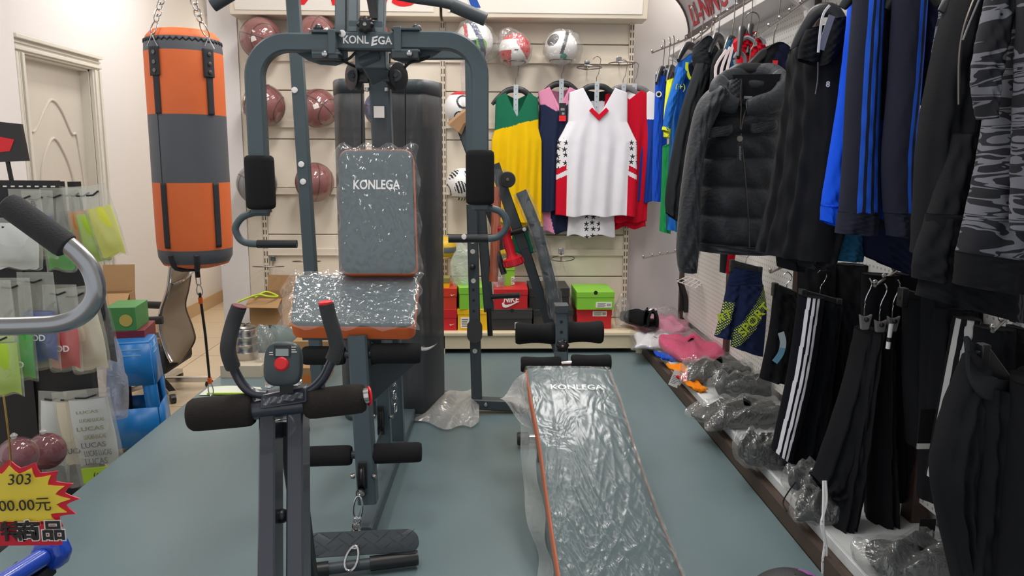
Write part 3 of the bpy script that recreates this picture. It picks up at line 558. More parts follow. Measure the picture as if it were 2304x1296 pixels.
# seat post, leg lever, pulleys
YL = 2.27
lt, lb = P(806, 752, YL), P(829, 1128, YL-.03); lw_ = W(42, YL)
lev = G('leg_lever', MB().bar(lt, lb, lw_, .06)); 
G('seat_support', MB().bar(P(840, 770, YL+.1), P(872, 772, YC+.2), .05, .05, (0, 0, 1)))
G('seat_frame', MB().box((P(700, 760, 2.4).x, 2.28, P(800, 748, 2.3).z-.02), (P(905, 760, 2.4).x, 2.5, P(800, 748, 2.3).z)), bevel=.003)
def roller(x0, x1, yc, Y, hpx, parent, name='foam_roller', slope=0, waist=0):
    a, b = P(x0, yc+slope, Y), P(x1, yc-slope, Y); ln = (b-a).length; r = W(hpx/2, Y)
    prof = [(r*.35, 0), (r*.86, .0), (r*.97, .006), (r, .016)]+[(r*(1-waist*sin(PI*k/8)), .016+(ln-.032)*k/8) for k in range(1, 8)]+[(r, ln-.016), (r*.97, ln-.006), (r*.86, ln), (r*.35, ln)]
    return obj(name, MB().lathe(prof, a, b-a, 26), 'foam', parent, sharp=60)
roller(682, 776, 800, YL, 42, gym); roller(836, 946, 795, YL, 46, gym); G('roller_axle', MB().tube([P(690, 800, YL), P(944, 795, YL)], .012), 'gym_dark')
roller(668, 791, 1026, YL-.02, 46, gym, slope=2); roller(838, 948, 1019, YL-.02, 46, gym, slope=2); G('roller_axle', MB().tube([P(680, 1028, YL-.02), P(946, 1018, YL-.02)], .012), 'gym_dark')
G('lever_slot', MB().box((P(806, 1060, YL-.06).x, YL-.064, P(816, 1098, YL-.06).z), (P(825, 1060, YL-.06).x, YL-.058, P(816, 1040, YL-.06).z)), 'black', bevel=.002)
pulley(P(815, 1070, YL-.045), (1, .05, 0), .042, .022, lev)
for x in (798, 838): bolt(P(x, 1071, YL-.05), .008, (-1 if x < 810 else 1, -.3, 0), 'steel', lev, .012)
G('stopper', MB().sphere(P(812, 1110, YL-.075), .016, 14), 'black_plastic'); bolt(P(812, 1111, YL-.09), .011, m='chrome')
YP = 2.62
lp = G('pulley_post', MB().bar(P(858, 822, YP), P(868, 1010, YP), W(28, YP), .05))
G('post_slot', MB().box((P(851, 935, YP).x, YP-.031, P(858, 972, YP).z), (P(866, 935, YP).x, YP-.025, P(858, 908, YP).z)), 'black', bevel=.002)
pulley(P(858, 940, YP-.015), (1, .05, 0), .04, .02, lp)
for x in (844, 877): bolt(P(x, 937, YP-.02), .008, (-1 if x < 850 else 1, -.3, 0), 'steel', lp, .012)
G('cable', MB().tube([P(859, 968, YP-.03), P(835, 1035, YL+.0), P(822, 1060, YL-.03)], .0035, 6), 'black')
G('gusset', MB().prism([(0, 0), (.0, -.12), (.17, .02), (.17, .05)], P(828, 825, YL+.06), (1, .4, 0), (0, 0, 1), .006), 'gym_dark')
# base beam and foot plate
bb = [PZ(905, 905, .03), PZ(812, 1200, .03)]; bb = [V((xc+.02, 3.55, .03)), V((P(815, 1210, 2.2).x, 2.2, .03))]
G('base_beam', MB().bar(bb[0], bb[1], .06, .05, (0, 0, 1))); G('base_foot', MB().bar((xl-.05, YS+.1, .03), (xr+.05, YS+.1, .03), .06, .05, (0, 0, 1)))
fp = [PZ(690, 1199, .11), PZ(938, 1189, .11), PZ(946, 1240, .055), PZ(690, 1256, .055)]
fpn = (fp[1]-fp[0]).cross(fp[3]-fp[0]); fpn = -fpn if fpn.z < 0 else fpn
fpo, _, _ = pad(fp, .006, 'gym_dark', 'gym_dark', .03, 'foot_plate', gym, fpn, True)
m = MB()
for i in range(9):
    for j in range(3):
        a = .06+.11*i+.04*(j % 2); b = .15+.25*j
        if a > .95: continue
        c = fp[0]*(1-a)*(1-b)+fp[1]*a*(1-b)+fp[2]*a*b+fp[3]*(1-a)*b+fpn.normalized()*.001; d_ = (fp[1]-fp[0]).normalized()*(.011)+(fp[3]-fp[0]).normalized()*(.008*(1 if (i+j) % 2 else -1)); m.tube([c-d_, c+d_], .0007, 5)
obj('tread_pattern', m, 'gym_dark', fpo, kind='stuff')
bt = [PZ(640, 1278, .028), PZ(942, 1243, .028)]; z_ = .028; bt[0].y -= .03; bt[1].y -= .03
h_ = obj('hand_bar', MB().tube([V((bt[0].x+.02, bt[0].y, z_)), V((bt[1].x, bt[1].y, z_))], .016, 14), 'gym_dark', gym)
for a, b in ((.0, .3), (.62, 1)): obj('bar_grip', MB().tube([V((bt[0].x+.02, bt[0].y, z_)).lerp(V((bt[1].x, bt[1].y, z_)), a), V((bt[0].x+.02, bt[0].y, z_)).lerp(V((bt[1].x, bt[1].y, z_)), b)], .021, 16), 'black_plastic', h_)
# chains
def link(c, ax, sd, ln, wd, r, m, parent, name='chain_link'):
    c = V(c); ax = V(ax).normalized(); sd = V(sd); sd = (sd-ax*sd.dot(ax)).normalized(); pts = []
    for i in range(16):
        a = 2*PI*i/16; pts.append(c+ax*(cos(a)*wd/2+(ln/2-wd/2)*(1 if cos(a) > 0 else -1))+sd*sin(a)*wd/2)
    return obj(name, MB().tube(pts, r, 6, closed=True, upv=tuple(ax.cross(sd))), m, parent)
def carabiner(a, b, sd, w1, w2, r, m, parent):
    a = V(a); b = V(b); ax = (b-a); ln = ax.length; ax.normalize(); sd = V(sd); sd = (sd-ax*sd.dot(ax)).normalized(); pts = []
    for i in range(24):
        t = 2*PI*i/24; q = .5-.5*cos(t); ww = w1+(w2-w1)*q; pts.append(a+ax*ln*q+sd*sin(t)*ww)
    return obj('carabiner', MB().tube(pts, r, 8, closed=True, upv=tuple(ax.cross(sd))), m, parent)
def chain(a, b, n, wd, r, m, parent):
    a = V(a); b = V(b); ax = b-a; st_ = ax/n; ln = st_.length*1.28
    for i in range(n): link(a+st_*(i+.5), ax, (1, 0, 0) if i % 2 else (.35, 1, .2), ln, wd, r, m, parent)
yc0 = YL-.10
carabiner(P(807, 1116, yc0), P(804, 1168, yc0-.005), (1, 0, 0), .012, .015, .0034, 'chrome', gym)
chain(P(804, 1166, yc0-.005), P(797, 1232, yc0-.13), 5, .022, .0034, 'chrome', gym)
carabiner(P(800, 1228, yc0-.13), P(784, 1284, yc0-.17), (1, 0, 0), .015, .019, .0036, 'chrome', gym)
chain(P(884, 822, YP+.02), P(890, 925, YP+.02), 7, .018, .0028, 'chrome', gym)
obj('plastic_film', MB().grid(lambda u, v: P(835+150*u, 768+8*sin(9*u)+(30*u*(1-u)*2 if v < .5 else 0)+30*(1-u)*v+40*v*u*(1-u), YL+.08+.03*sin(12*u+5*v)), 24, 10), 'film_milky', gym)
# clear bag on the mat
m = MB(); A0, A1 = PZ(893, 935, .03), PZ(1075, 905, .06)
def bagfn(u, v):
    x = 893+185*u; half = 4+44*min(1, u*1.5)**.8*(1 if u < .9 else 1-(u-.9)*4); y = 930-12*u+half*(v*2-1)*(.9+.12*sin(14*u)); 
    c = PZ(x, y, .01); return V((c.x, c.y, .012+.07*sin(PI*v)*min(1, 1.6*u)*(1.05-u*.35)+.014*sin(17*u+9*v)*sin(PI*v)))
m.grid(bagfn, 40, 20); o = obj('plastic_bag', m, 'film_milky'); tag(o, 'empty milky plastic bag lying on the rubber floor by the gym base', 'plastic bag')
# ------------------------------------------------------------------ punching bag
YG = 3.55
bt_, bb_ = P(413, 75, YG), P(440, 590, YG); bx = (bt_.x+bb_.x)/2; R = W(77, YG)
bag = thing('punching_bag', 'orange and grey punching bag hanging on chains and tied to the floor', 'punching bag', (bx, YG, bb_.z), world=True)
ztop, zbot = bt_.z, bb_.z; H_ = ztop-zbot
prof = [(R*.05, zbot-.022), (R*.5, zbot-.02), (R*.86, zbot-.004), (R*.97, zbot+.03), (R, zbot+.10), (R*1.005, zbot+.3), (R*1.0, zbot+H_*.5), (R*1.0, zbot+H_*.75), (R*1.0, ztop-.09), (R*.985, ztop-.055), (R*.93, ztop-.022), (R*.8, ztop+.004), (R*.5, ztop+.015), (R*.05, ztop+.018)]
def rows(prof, n):
    o = []
    for (r0, z0), (r1, z1) in zip(prof, prof[1:]):
        for k in range(n): o.append((r0+(r1-r0)*k/n, z0+(z1-z0)*k/n))
    return o+[prof[-1]]
pr = rows(prof, 3); zg = [P(430, y, YG-R).z for y in (78, 110, 256, 412, 566, 592)]
def zone(z): return 1 if (zg[1] < z < zg[0]-.0) or (zg[3] < z < zg[2]) or (zg[5]-.012 < z < zg[4]) else 0
pr2 = []
for (r0, z0), (r1, z1) in zip(pr, pr[1:]):
    pr2.append((r0, z0)); 
    for zz in sorted(zg+[zg[5]-.012]):
        if z0+.0005 < zz < z1-.0005: f_ = (zz-z0)/(z1-z0); pr2.append((r0+(r1-r0)*f_, zz))
pr2.append(pr[-1])
obj('bag_body', MB().lathe(pr2, (bx, YG, 0), n=48, mi=lambda i: zone((pr2[i][1]+pr2[i+1][1])/2)), ['orange', 'bag_grey'], bag)
def onbag(px, py, off=.0015):
    d = ray(px, py); o = CAM-V((bx, YG, 0)); rr = R+off; a = d.x**2+d.y**2; b = 2*(o.x*d.x+o.y*d.y); c = o.x**2+o.y**2-rr*rr; q = b*b-4*a*c
    t = (-b-math.sqrt(max(0, q)))/(2*a); return CAM+d*t
def bagstrip(px0, z0, z1, wpx, name, m, off=.003, parent=bag):
    a0 = math.atan2(*(lambda p: (p.y-YG, p.x-bx))(onbag(px0, 330))); wa = wpx*YG/F/R/2
    def rad_at(z):
        for (r0, q0), (r1, q1) in zip(pr2, pr2[1:]):
            if q0 <= z <= q1: return r0+(r1-r0)*(z-q0)/max(1e-6, q1-q0)
        return R
    return obj(name, MB().grid(lambda u, v: V((bx+(rad_at(z0+(z1-z0)*v)+off)*cos(a0+(u-.5)*2*wa), YG+(rad_at(z0+(z1-z0)*v)+off)*sin(a0+(u-.5)*2*wa), z0+(z1-z0)*v)), 5, 24), m, parent, solid=.003)
def zpx(y): return P(430, y, YG-R).z
for px0 in (362, 480):
    bagstrip(px0, zg[2], zpx(165), 15, 'strap', 'strap'); bagstrip(px0, zpx(560), zg[3], 14, 'strap', 'strap')
    s_ = bagstrip(px0-1, zpx(170), zpx(104), 25, 'strap_tab', 'strap', .006)
    a0 = math.atan2(*(lambda p: (p.y-YG, p.x-bx))(onbag(px0, 330)))
    for y in (117, 139, 158): d_ = V((cos(a0), sin(a0), 0)); obj('rivet', MB().lathe([(.009, 0), (.009, .003), (.004, .004)], V((bx, YG, zpx(y)))+d_*(R+.008), d_, 10), 'dark_steel', s_)
    hk = V((bx, YG, zpx(98)))+V((cos(a0), sin(a0), 0))*(R+.01); ct = P(371 if px0 < 400 else 425, -30, YG-.05)
    obj('d_ring', MB().tube([hk+V((-.022, 0, -.012)), hk+V((0, 0, .035)), hk+V((.022, 0, -.012))], .003, 6, upv=(0, 1, 0)), 'chrome', bag)
    top = hk+V((0, 0, .035)); mid = V((hk.x+(ct.x-hk.x)*.25, YG-R*.75, ztop+.03))
    carabiner(top, mid, (1, 0, .2), .012, .012, .003, 'chrome', bag); chain(mid, ct, 6, .026, .0036, 'chrome', bag)
obj('bag_seam', MB().tube([V((bx+(R+.001)*cos(-2.02), YG+(R+.001)*sin(-2.02), zbot+.1+(H_-.2)*i/8)) for i in range(9)], .0012, 5), 'strap', bag)
# lacing edge at the top
obj('lacing', MB().tube([V((bx+(R*.972)*cos(a), YG+R*.972*sin(a), ztop-.043+.006*sin(40*a))) for a in [2*PI*i/160 for i in range(160)]], .004, 5, closed=True), 'strap', bag)
for a in (-1.2, -1.9): obj('bottom_strap', MB().tube(smooth([V((bx+R*1.0*cos(a), YG+R*sin(a), zbot+.05)), V((bx+R*.8*cos(a), YG+R*.8*sin(a), zbot-.012)), V((bx, YG, zbot-.03))], 4), .012, 6), 'strap', bag)
fl_ = PZ(476, 893, .004)
pA = V((bx, YG, zbot-.03)); q = lambda t: pA.lerp(fl_, t)
obj('bottom_loop', MB().tube([pA, q(.06)], .012, 8), 'strap', bag)
link(q(.085), fl_-pA, (1, 0, 0), .05, .02, .0028, 'chrome', bag, 'snap_hook'); carabiner(q(.115), q(.2), (1, 0, 0), .010, .016, .003, 'chrome', bag)
obj('bungee', MB().tube([q(.18), q(.5)+V((.004, 0, 0)), q(.88)], .0065, 10), 'black', bag)
for t_ in (.21, .84): obj('bungee_sleeve', MB().tube([q(t_), q(t_+.045)], .0105, 10), mat('sleeve_orange', '#e8641c', .5), bag)
carabiner(q(.885), q(.985), (1, 0, 0), .010, .014, .003, 'chrome', bag)
obj('floor_hook', MB().tube(arc(fl_+V((0, 0, .0)), .014, 0, 180, 8, V((0, 1, 0)), V((0, 0, 1))), .003, 6), 'steel', bag)
# ------------------------------------------------------------------ ab machine in front
YF1 = 1.38
ab = thing('ab_trainer', 'dark ab trainer with counter display, foam handles and twin rails in the foreground', 'gym machine', (P(650, 1296, YF1).x, 1.2, 0), world=True)
def A(name, mb, m, **k): return obj(name, mb, m, k.pop('parent', ab), **k)
mat('navy_gloss', '#2c303c', .3, coat=.35, spec=.6)
for x0, x1, xb0, xb1 in ((592, 628, 590, 628), (652, 690, 652, 692)):
    a_ = P((x0+x1)/2, 915, YF1); b_ = P((xb0+xb1)/2, 1296, 1.22); A('rail', MB().bar(a_, a_+(b_-a_)*(a_.z/(a_.z-b_.z)), W(36, YF1), .05), 'navy_gloss')

bar0, bar1 = P(560, 924, YF1-.02), P(700, 908, YF1-.02); A('cross_bar', MB().tube([P(556, 927, YF1-.02), P(832, 889, YF1-.02)], .0145, 14), 'chrome'); A('cross_tube', MB().tube([bar0, bar1], .018, 14), 'navy_gloss')
def aroller(x0, y0, x1, y1, hpx, Y):
    a, b = P(x0, y0, Y), P(x1, y1, Y); ln = (b-a).length; r = W(hpx/2, Y); prof = [(r*.3, 0), (r*.84, 0), (r*.97, .006), (r, .016), (r, ln-.016), (r*.97, ln-.006), (r*.84, ln), (r*.3, ln)]
    return A('foam_roller', MB().lathe(prof, a, b-a, 30), mat('foam_brown', '#2f2b29', .93, noise=.12, nscale=150, bump=.4, bscale=500, spec=.2), sharp=60)
aroller(428, 934, 570, 921, 75, YF1-.02); aroller(688, 910, 820, 895, 68, YF1-.02)
A('end_plate', MB().lathe([(.0, -.002), (.018, 0), (.018, .003), (0, .004)], P(828, 891, YF1-.02), (1, .45, .0), 18, caps=False), 'bright_red')
# top bracket plate
br = [P(588, 888, YF1-.03), P(688, 870, YF1-.03), P(690, 905, YF1-.05), P(582, 922, YF1-.05)]
m = MB(); n_ = V((0, -.012, 0)); m.add(br+[p-n_*2 for p in br], [(0, 1, 2, 3), (7, 6, 5, 4), (0, 4, 5, 1), (1, 5, 6, 2), (2, 6, 7, 3), (3, 7, 4, 0)]); A('handle_bracket', m, 'navy_gloss', bevel=.003)
# shrivelled label on the bracket
A('label_strip', MB().grid(lambda u, v: P(592+90*u, 897-15*u+14*v+2*sin(20*u), YF1-.055-.003*sin(37*u+5*v)), 24, 5), 'film')
def handle(pts, split):
    p = smooth([P(x, y, Y) for x, y, Y in pts], 6); k = int(len(p)*split)
    A('handlebar', MB().tube(p, W(10.5, YF1), 14, upv=(0, 1, 0)), 'navy_gloss'); ps = p[k:]
    A('foam_grip', MB().tube(ps, W(16.5, YF1), 18, upv=(0, 1, 0)), mat('grip_grey', '#3a3b3d', .85, bump=.2, bscale=400)); return p
p1 = handle([(600, 888, YF1-.02), (570, 884, YF1-.02), (548, 868, YF1-.02), (530, 838, YF1-.02), (515, 800, YF1-.03), (514, 770, YF1-.03), (525, 725, YF1-.02), (538, 690, YF1-.02)], .48)
p2 = handle([(668, 884, YF1-.02), (700, 876, YF1-.02), (726, 852, YF1-.02), (742, 822, YF1-.02), (757, 786, YF1-.02), (753, 755, YF1-.02), (741, 715, YF1-.02), (734, 684, YF1-.02)], .48)
A('grip_cap', MB().lathe([(.0128, 0), (.0128, .004), (.008, .006)], P(733, 684, YF1-.02), (-.1, 0, 1), 16), 'bright_red'); A('grip_cap', MB().lathe([(.0128, 0), (.0128, .002), (.008, .003)], P(538.5, 690, YF1-.02), (.3, 0, 1), 16), mat('dull_red', '#6b2a2e', .6))
# counter
YCn = YF1-.05; cc = P(637, 818, YCn); cw, ch = W(42, YCn), W(50, YCn)
sup = lambda n, e, wx, hy: [((wx*(abs(cos(a))**e)*(1 if cos(a) > 0 else -1))*(1-.06*sin(a)), (hy*(abs(sin(a))**e)*(1 if sin(a) > 0 else -1))) for a in [2*PI*i/n for i in range(n)]]
u_ = V((0, .30, .95)).normalized(); n_ = V((1, 0, 0)).cross(u_); n_ = -n_ if n_.y > 0 else n_
cn = A('counter', MB().sweep([cc-n_*.022, cc-n_*.012, cc, cc+n_*.006, cc+n_*.009], sup(40, .62, cw, ch), tuple(u_), scale=[.8, .97, 1, .96, .88]), mat('counter_grey', '#3a4447', .4), sharp=55)
def cp(px, py): # point on the counter face
    d = ray(px, py); o_ = cc+n_*.0095; return CAM+d*((o_-CAM).dot(n_)/d.dot(n_))
def cq(x0, y0, x1, y1, nm, m, th=.002): 
    q4 = [cp(x0, y0), cp(x1, y0), cp(x1, y1), cp(x0, y1)]; mm = MB(); mm.add(q4+[p+n_*th for p in q4], [(0, 1, 2, 3), (7, 6, 5, 4), (0, 4, 5, 1), (1, 5, 6, 2), (2, 6, 7, 3), (3, 7, 4, 0)]); return obj(nm, mm, m, cn)
cq(617, 777, 654, 803, 'display_bezel', 'black_plastic'); cq(621, 785, 650, 801, 'display', mat('lcd', '#8d9a98', .3), .003)
obj('button', MB().lathe([(W(15.5, YCn), 0), (W(15.5, YCn), .003), (W(12, YCn), .006), (.001, .0065)], cp(634, 819), n_, 28), 'bright_red', cn)
for x0, y0, x1, y1 in ((606, 792, 614, 794), (606, 797, 615, 799), (656, 780, 666, 782), (656, 786, 665, 788), (656, 791, 668, 793)): cq(x0, y0, x1, y1, 'legend', 'label_white', .0008)
A('counter_mount', MB().box((cc.x-.012, YF1-.035, P(637, 880, YF1).z), (cc.x+.012, YF1-.01, P(637, 852, YF1).z)), 'black_plastic')
for x, y in ((607, 868), (668, 863)): bolt(P(x, y, YF1-.03), .010, (0, -.3, 1), 'chrome', ab)
# carriage strut behind rails
A('strut', MB().bar(P(648, 945, YF1+.03), (P(706, 1385, 1.75).x, 1.75, .05), .035, .035), 'black'); A('strut_foot', MB().bar((P(706, 1385, 1.75).x-.22, 1.75, .025), (P(706, 1385, 1.75).x+.22, 1.75, .025), .05, .04, (0, 0, 1)), 'navy_gloss'); A('rail_foot', MB().bar((b_.x-.28, .99, .025), (b_.x+.2, .99, .025), .05, .04, (0, 0, 1)), 'navy_gloss')
A('carriage', MB().box((P(628, 950, YF1).x, YF1+.0, P(640, 985, YF1).z), (P(655, 950, YF1).x, YF1+.05, P(640, 945, YF1).z)), 'black', bevel=.004); A('axle', MB().tube([P(622, 948, YF1-.01), P(660, 946, YF1-.01)], .004), 'chrome')
A('knob', MB().sphere(P(684, 966, YF1+.03), .012, 12), 'black_plastic'); A('pin_knob', MB().sphere(P(635, 1161, YF1-.10), .0125, 14).lathe([(.006, 0), (.006, .02)], P(640, 1161, YF1-.10), (1, 0, 0), 8), 'black_plastic'); A('pin', MB().tube([P(640, 1161, YF1-.10), P(692, 1158, YF1-.10)], .0035), 'brass')
# ------------------------------------------------------------------ sit-up bench
sb = thing('situp_bench', 'plastic wrapped curved sit-up bench with foam rollers in front of the clothes wall', 'gym bench', (P(1300, 1000, 2.3).x, 2.2, 0), world=True)
def Sb(name, mb, m, **k): return obj(name, mb, m, k.pop('parent', sb), **k)
ctl = [(1182, 1372, 832, 2.72), (1194, 1398, 900, 2.52), (1213, 1428, 1000, 2.30), (1229, 1468, 1115, 2.10), (1243, 1505, 1210, 1.955), (1256, 1540, 1296, 1.84), (1270, 1585, 1420, 1.68), (1290, 1640, 1600, 1.50)]
Lp = smooth([P(a, y, Y) for a, b, y, Y in ctl], 6); Rp = smooth([P(b, y+2, Y) for a, b, y, Y in ctl], 6); NB = len(Lp)
def bq_(u, v): i = min(NB-2, int(v*(NB-1))); f_ = v*(NB-1)-i; a = Lp[i].lerp(Lp[i+1], f_); b = Rp[i].lerp(Rp[i+1], f_); return a.lerp(b, u)

def bnrm(v): 
    i = min(NB-2, int(v*(NB-1))); t = (Lp[min(NB-1, i+1)]-Lp[max(0, i-1)]); return (Rp[i]-Lp[i]).cross(t).normalized()*-1
if bnrm(.3).z < 0: _b = bnrm; bnrm = lambda v: -_b(v)
secu = [(-.0, -.045), (0, -.02), (.0, -.006), (.015, .0), (.06, .006), (.2, .01), (.5, .012), (.8, .01), (.94, .006), (.985, .0), (1, -.006), (1, -.02), (1, -.045)]
def pf_(u, v): j = round(u*(len(secu)-1)); uu, h = secu[j]; return bq_(uu, v)+bnrm(v)*h
bpad = Sb('bench_pad', MB().grid(pf_, len(secu), NB, mi=lambda u, v: 1 if (u < .22 or u > .72) else 0), ['pad_grey', 'orange'], sharp=50)
m = MB(); m.grid(lambda u, v: bq_(u, 0)-bnrm(0)*.045*v+bnrm(0)*(.008*sin(PI*u)), 14, 4); obj('pad_end', m, 'orange', bpad)
tc_ = bq_(.55, .105); text('lettering', 'KONLEGA', .044, bq_(.53, .107)+bnrm(.107)*.0155, Rp[5]-Lp[5], Lp[0]-Lp[8], mat('print_white', '#dfe6e6', .5), bpad, width=W(120, 2.55), bold=.014)
r2 = random.Random(12); ph = [r2.random()*6 for _ in range(12)]
def rdg(x): return 1-abs(sin(x))
def bf_(u, v):
    e = .035; uu = -e+(1+e*2)*u; o = max(0, -uu, uu-1)
    am = .0004+.0026*min(1, max(0, v*2.2-.45)); wq = 1.5*sin(6*v+ph[5])+.9*sin(11*u+ph[6]+9*v)
    d = am*(rdg(8*u+2.2*wq+9*v+ph[1])**2+.8*rdg(19*v+1.7*wq-5*u+ph[2])**2+.7*rdg(15*u-31*v+2*sin(13*u+ph[3]))**2+.6*rdg(47*v+11*u+3*sin(9*v+17*u+ph[4]))**3+.35*rdg(71*v-33*u+4*sin(23*u))**2)
    return bq_(uu, v)+bnrm(v)*(.0155+d-o*1.2+.002*sin(PI*u))
obj('plastic_film', MB().grid(bf_, 110, 260), 'film_bench', bpad, sharp=180)
def skf(u, v): p = bq_(-.035*(1-.0), v)+bnrm(v)*(-.026); return p+V((-.030*u*(1+.35*sin(9*v+ph[7])+.2*sin(23*v)), .0, -.075*u))+V((.006*sin(31*v+4*u), 0, 0))
obj('film_skirt', MB().grid(skf, 10, 70), 'film_skirt', bpad, sharp=180)
# flared film corner at the far left
def ff(u, v): a = P(1183+10*u, 838+90*u, 2.70-.22*u); b = P(1124+75*u**1.3, 893+75*u, 2.70-.25*u); c = a.lerp(b, v); return c+V((0, -.012*sin(9*v+4*u), .012*sin(7*u+6*v)))
obj('plastic_film', MB().grid(ff, 16, 12), 'film_milky', bpad)
def rl(x0, x1, yc, Y, hpx, waist=.14): return roller(x0, x1, yc, Y, hpx, sb, waist=waist)
rl(1160, 1250, 750, 2.95, 50); rl(1264, 1356, 747, 2.95, 52); rl(1172, 1262, 820, 2.85, 36, .1); rl(1286, 1374, 815, 2.85, 36, .1)
Sb('roller_axle', MB().tube([P(1170, 751, 2.95), P(1350, 747, 2.95)], .011), 'chrome'); Sb('roller_axle', MB().tube([P(1172, 822, 2.85), P(1370, 814, 2.85)], .011), 'chrome')
Sb('roller_post', MB().bar(P(1263, 690, 2.92), P(1263, 812, 2.92), W(28, 2.92), .05), 'gym'); Sb('post_cap', MB().box((P(1247, 700, 2.91).x, 2.885, P(1262, 704, 2.9).z), (P(1279, 700, 2.91).x, 2.955, P(1262, 686, 2.9).z)), 'gym_dark', bevel=.003)
for y in (724, 747): bolt(P(1263, y, 2.894), .006, m='black', parent=sb, ln=.002)
star_knob(P(1265, 776, 2.89), W(14, 2.9), (0, -1, 0), sb)
Sb('leg_post', MB().bar(P(1262, 790, 2.9), (P(1262, 800, 2.9).x, 2.85, .03), .05, .05), 'gym'); Sb('rear_foot', MB().bar((P(1262, 800, 2.9).x-.09, 2.86, .025), (P(1262, 800, 2.9).x+.09, 2.86, .025), .05, .05, (0, 0, 1)), 'gym_dark')
mr = MB(); mr.bar(bq_(.5, .04)-bnrm(.04)*.065, bq_(.5, .55)-bnrm(.55)*.06, .05, .04, (1, 0, 0)); Sb('spine', mr, 'gym_dark'); mr = MB(); mr.bar(bq_(.5, .55)-bnrm(.55)*.06, bq_(.5, .97)-bnrm(.97)*.06, .05, .04, (1, 0, 0)); Sb('spine', mr, 'gym_dark')
wt = PZ(1180, 987, .035); Sb('front_foot', MB().tube([wt+V((.02, 0, 0)), wt+V((.42, -.0, 0))], .02, 12), 'chrome'); Sb('foot_cap', MB().lathe([(.024, 0), (.027, .005), (.027, .045), (.02, .05)], wt+V((-.03, 0, 0)), (1, 0, 0), 16), 'black_plastic')
Sb('front_leg', MB().bar(wt+V((.2, 0, 0)), bq_(.5, .42)-bnrm(.42)*.06, .04, .04, (1, 0, 0)), 'gym_dark')
# ------------------------------------------------------------------ folded bench against the wall
fb = thing('folded_bench', 'dark folded fitness bench with perforated post standing behind the sit-up bench', 'gym bench', (P(1085, 905, 3.5).x, 3.5, 0), world=True)
def Fb(name, mb, m='gym_dark', **k): return obj(name, mb, m, k.pop('parent', fb), **k)
YQ = 3.45
def FP(px, py, dy=0): return P(px, py, YQ+dy)
post = Fb('perforated_post', MB().bar(FP(1062, 460), FP(1073, 905), W(24, YQ), .045))
for y in (543, 566, 632, 790): obj('post_hole', MB().lathe([(.011, 0), (.011, .002)], FP(1063+(y-540)*.022, y, -.024), (0, 1, 0), 14), mat('hole_light', '#c9c6bd', .5), post)
for y in (652, 676, 700): obj('pin_hole', MB().lathe([(.006, 0), (.006, .002)], FP(1065+(y-650)*.02, y, -.024), (0, 1, 0), 10), 'black', post)
obj('knob', MB().sphere(FP(1063, 601, -.04), .015, 14), 'black_plastic', post); Fb('pivot_plate', MB().sweep([FP(1068, 745, -.03), FP(1068, 745, -.045)], [(W(17, YQ)*cos(a)*(1), (W(17, YQ)*sin(a)+(W(9, YQ) if sin(a) > 0 else -W(9, YQ)))) for a in [2*PI*i/28 for i in range(28)]], (0, 0, 1)), 'black_plastic'); bolt(FP(1068, 765, -.046), .009, m='dark_steel', parent=fb)
Fb('foot_bar', MB().bar(FP(1060, 906), FP(1192, 912), .06, .05, (0, 0, 1)), 'gym_dark'); bolt(FP(1093, 910, -.03), .010, m='chrome', parent=fb)
Fb('second_post', MB().bar(FP(1082, 470, .06), FP(1100, 700, .06), W(22, YQ), .045)); Fb('third_post', MB().bar(FP(1102, 470, .1), FP(1133, 560, .1), W(22, YQ), .04), 'gym_dark')
Fb('upper_post', MB().bar(FP(1038, 285, .0), FP(1062, 350, .0), W(22, YQ), .04), 'gym'); obj('knob', MB().sphere(FP(1056, 334, -.03), .016, 14), 'black_plastic', fb)
Fb('peg', MB().tube([FP(1100, 695, .03), FP(1103, 755, .03)], W(6.2, YQ), 12), 'black_plastic'); Fb('peg', MB().tube([FP(1105, 668, .03), FP(1170, 664, .0)], W(6, YQ), 12), 'black_plastic'); Fb('peg', MB().tube([FP(1115, 555, .05), FP(1134, 616, .0)], W(7, YQ), 12), 'black_plastic'); Fb('peg', MB().tube([FP(1140, 528, .0), FP(1188, 513, -.02)], W(6, YQ), 12), 'black_plastic'); bolt(FP(1180, 516, -.05), .009, parent=fb)
Fb('lever', MB().bar(FP(1112, 370, .05), FP(1180, 560, .02), W(24, YQ), .035), 'gym_dark'); Fb('lever', MB().bar(FP(1180, 560, .02), FP(1256, 790, .0), W(22, YQ), .035), 'gym_dark')
Fb('wheel', MB().lathe([(.005, -.02), (.033, -.018), (.036, -.008), (.036, .012), (.03, .018), (.005, .02)], FP(1142, 404, -.01), (0, 1, 0), 28), 'black_plastic'); bolt(FP(1142, 404, -.03), .009, m='dark_steel', parent=fb)
cpts = smooth([FP(1172, 432, -.02), FP(1200, 500, -.03), FP(1222, 575, -.03), FP(1240, 650, -.03), FP(1250, 705, -.03)], 5)
cpd = Fb('curved_pad', MB().sweep(cpts, octo(W(22, YQ), .2, .12), (0, 1, 0)), 'gym_dark'); obj('plastic_film', MB().sweep(cpts, octo(W(34, YQ), .215, .2), (0, 1, 0), caps=False, fn=lambda p, t, a, c: c+(p-c)*(1+.08*sin(40*t+9*a)+.06*sin(23*a+70*t))), 'film', cpd, sharp=180)
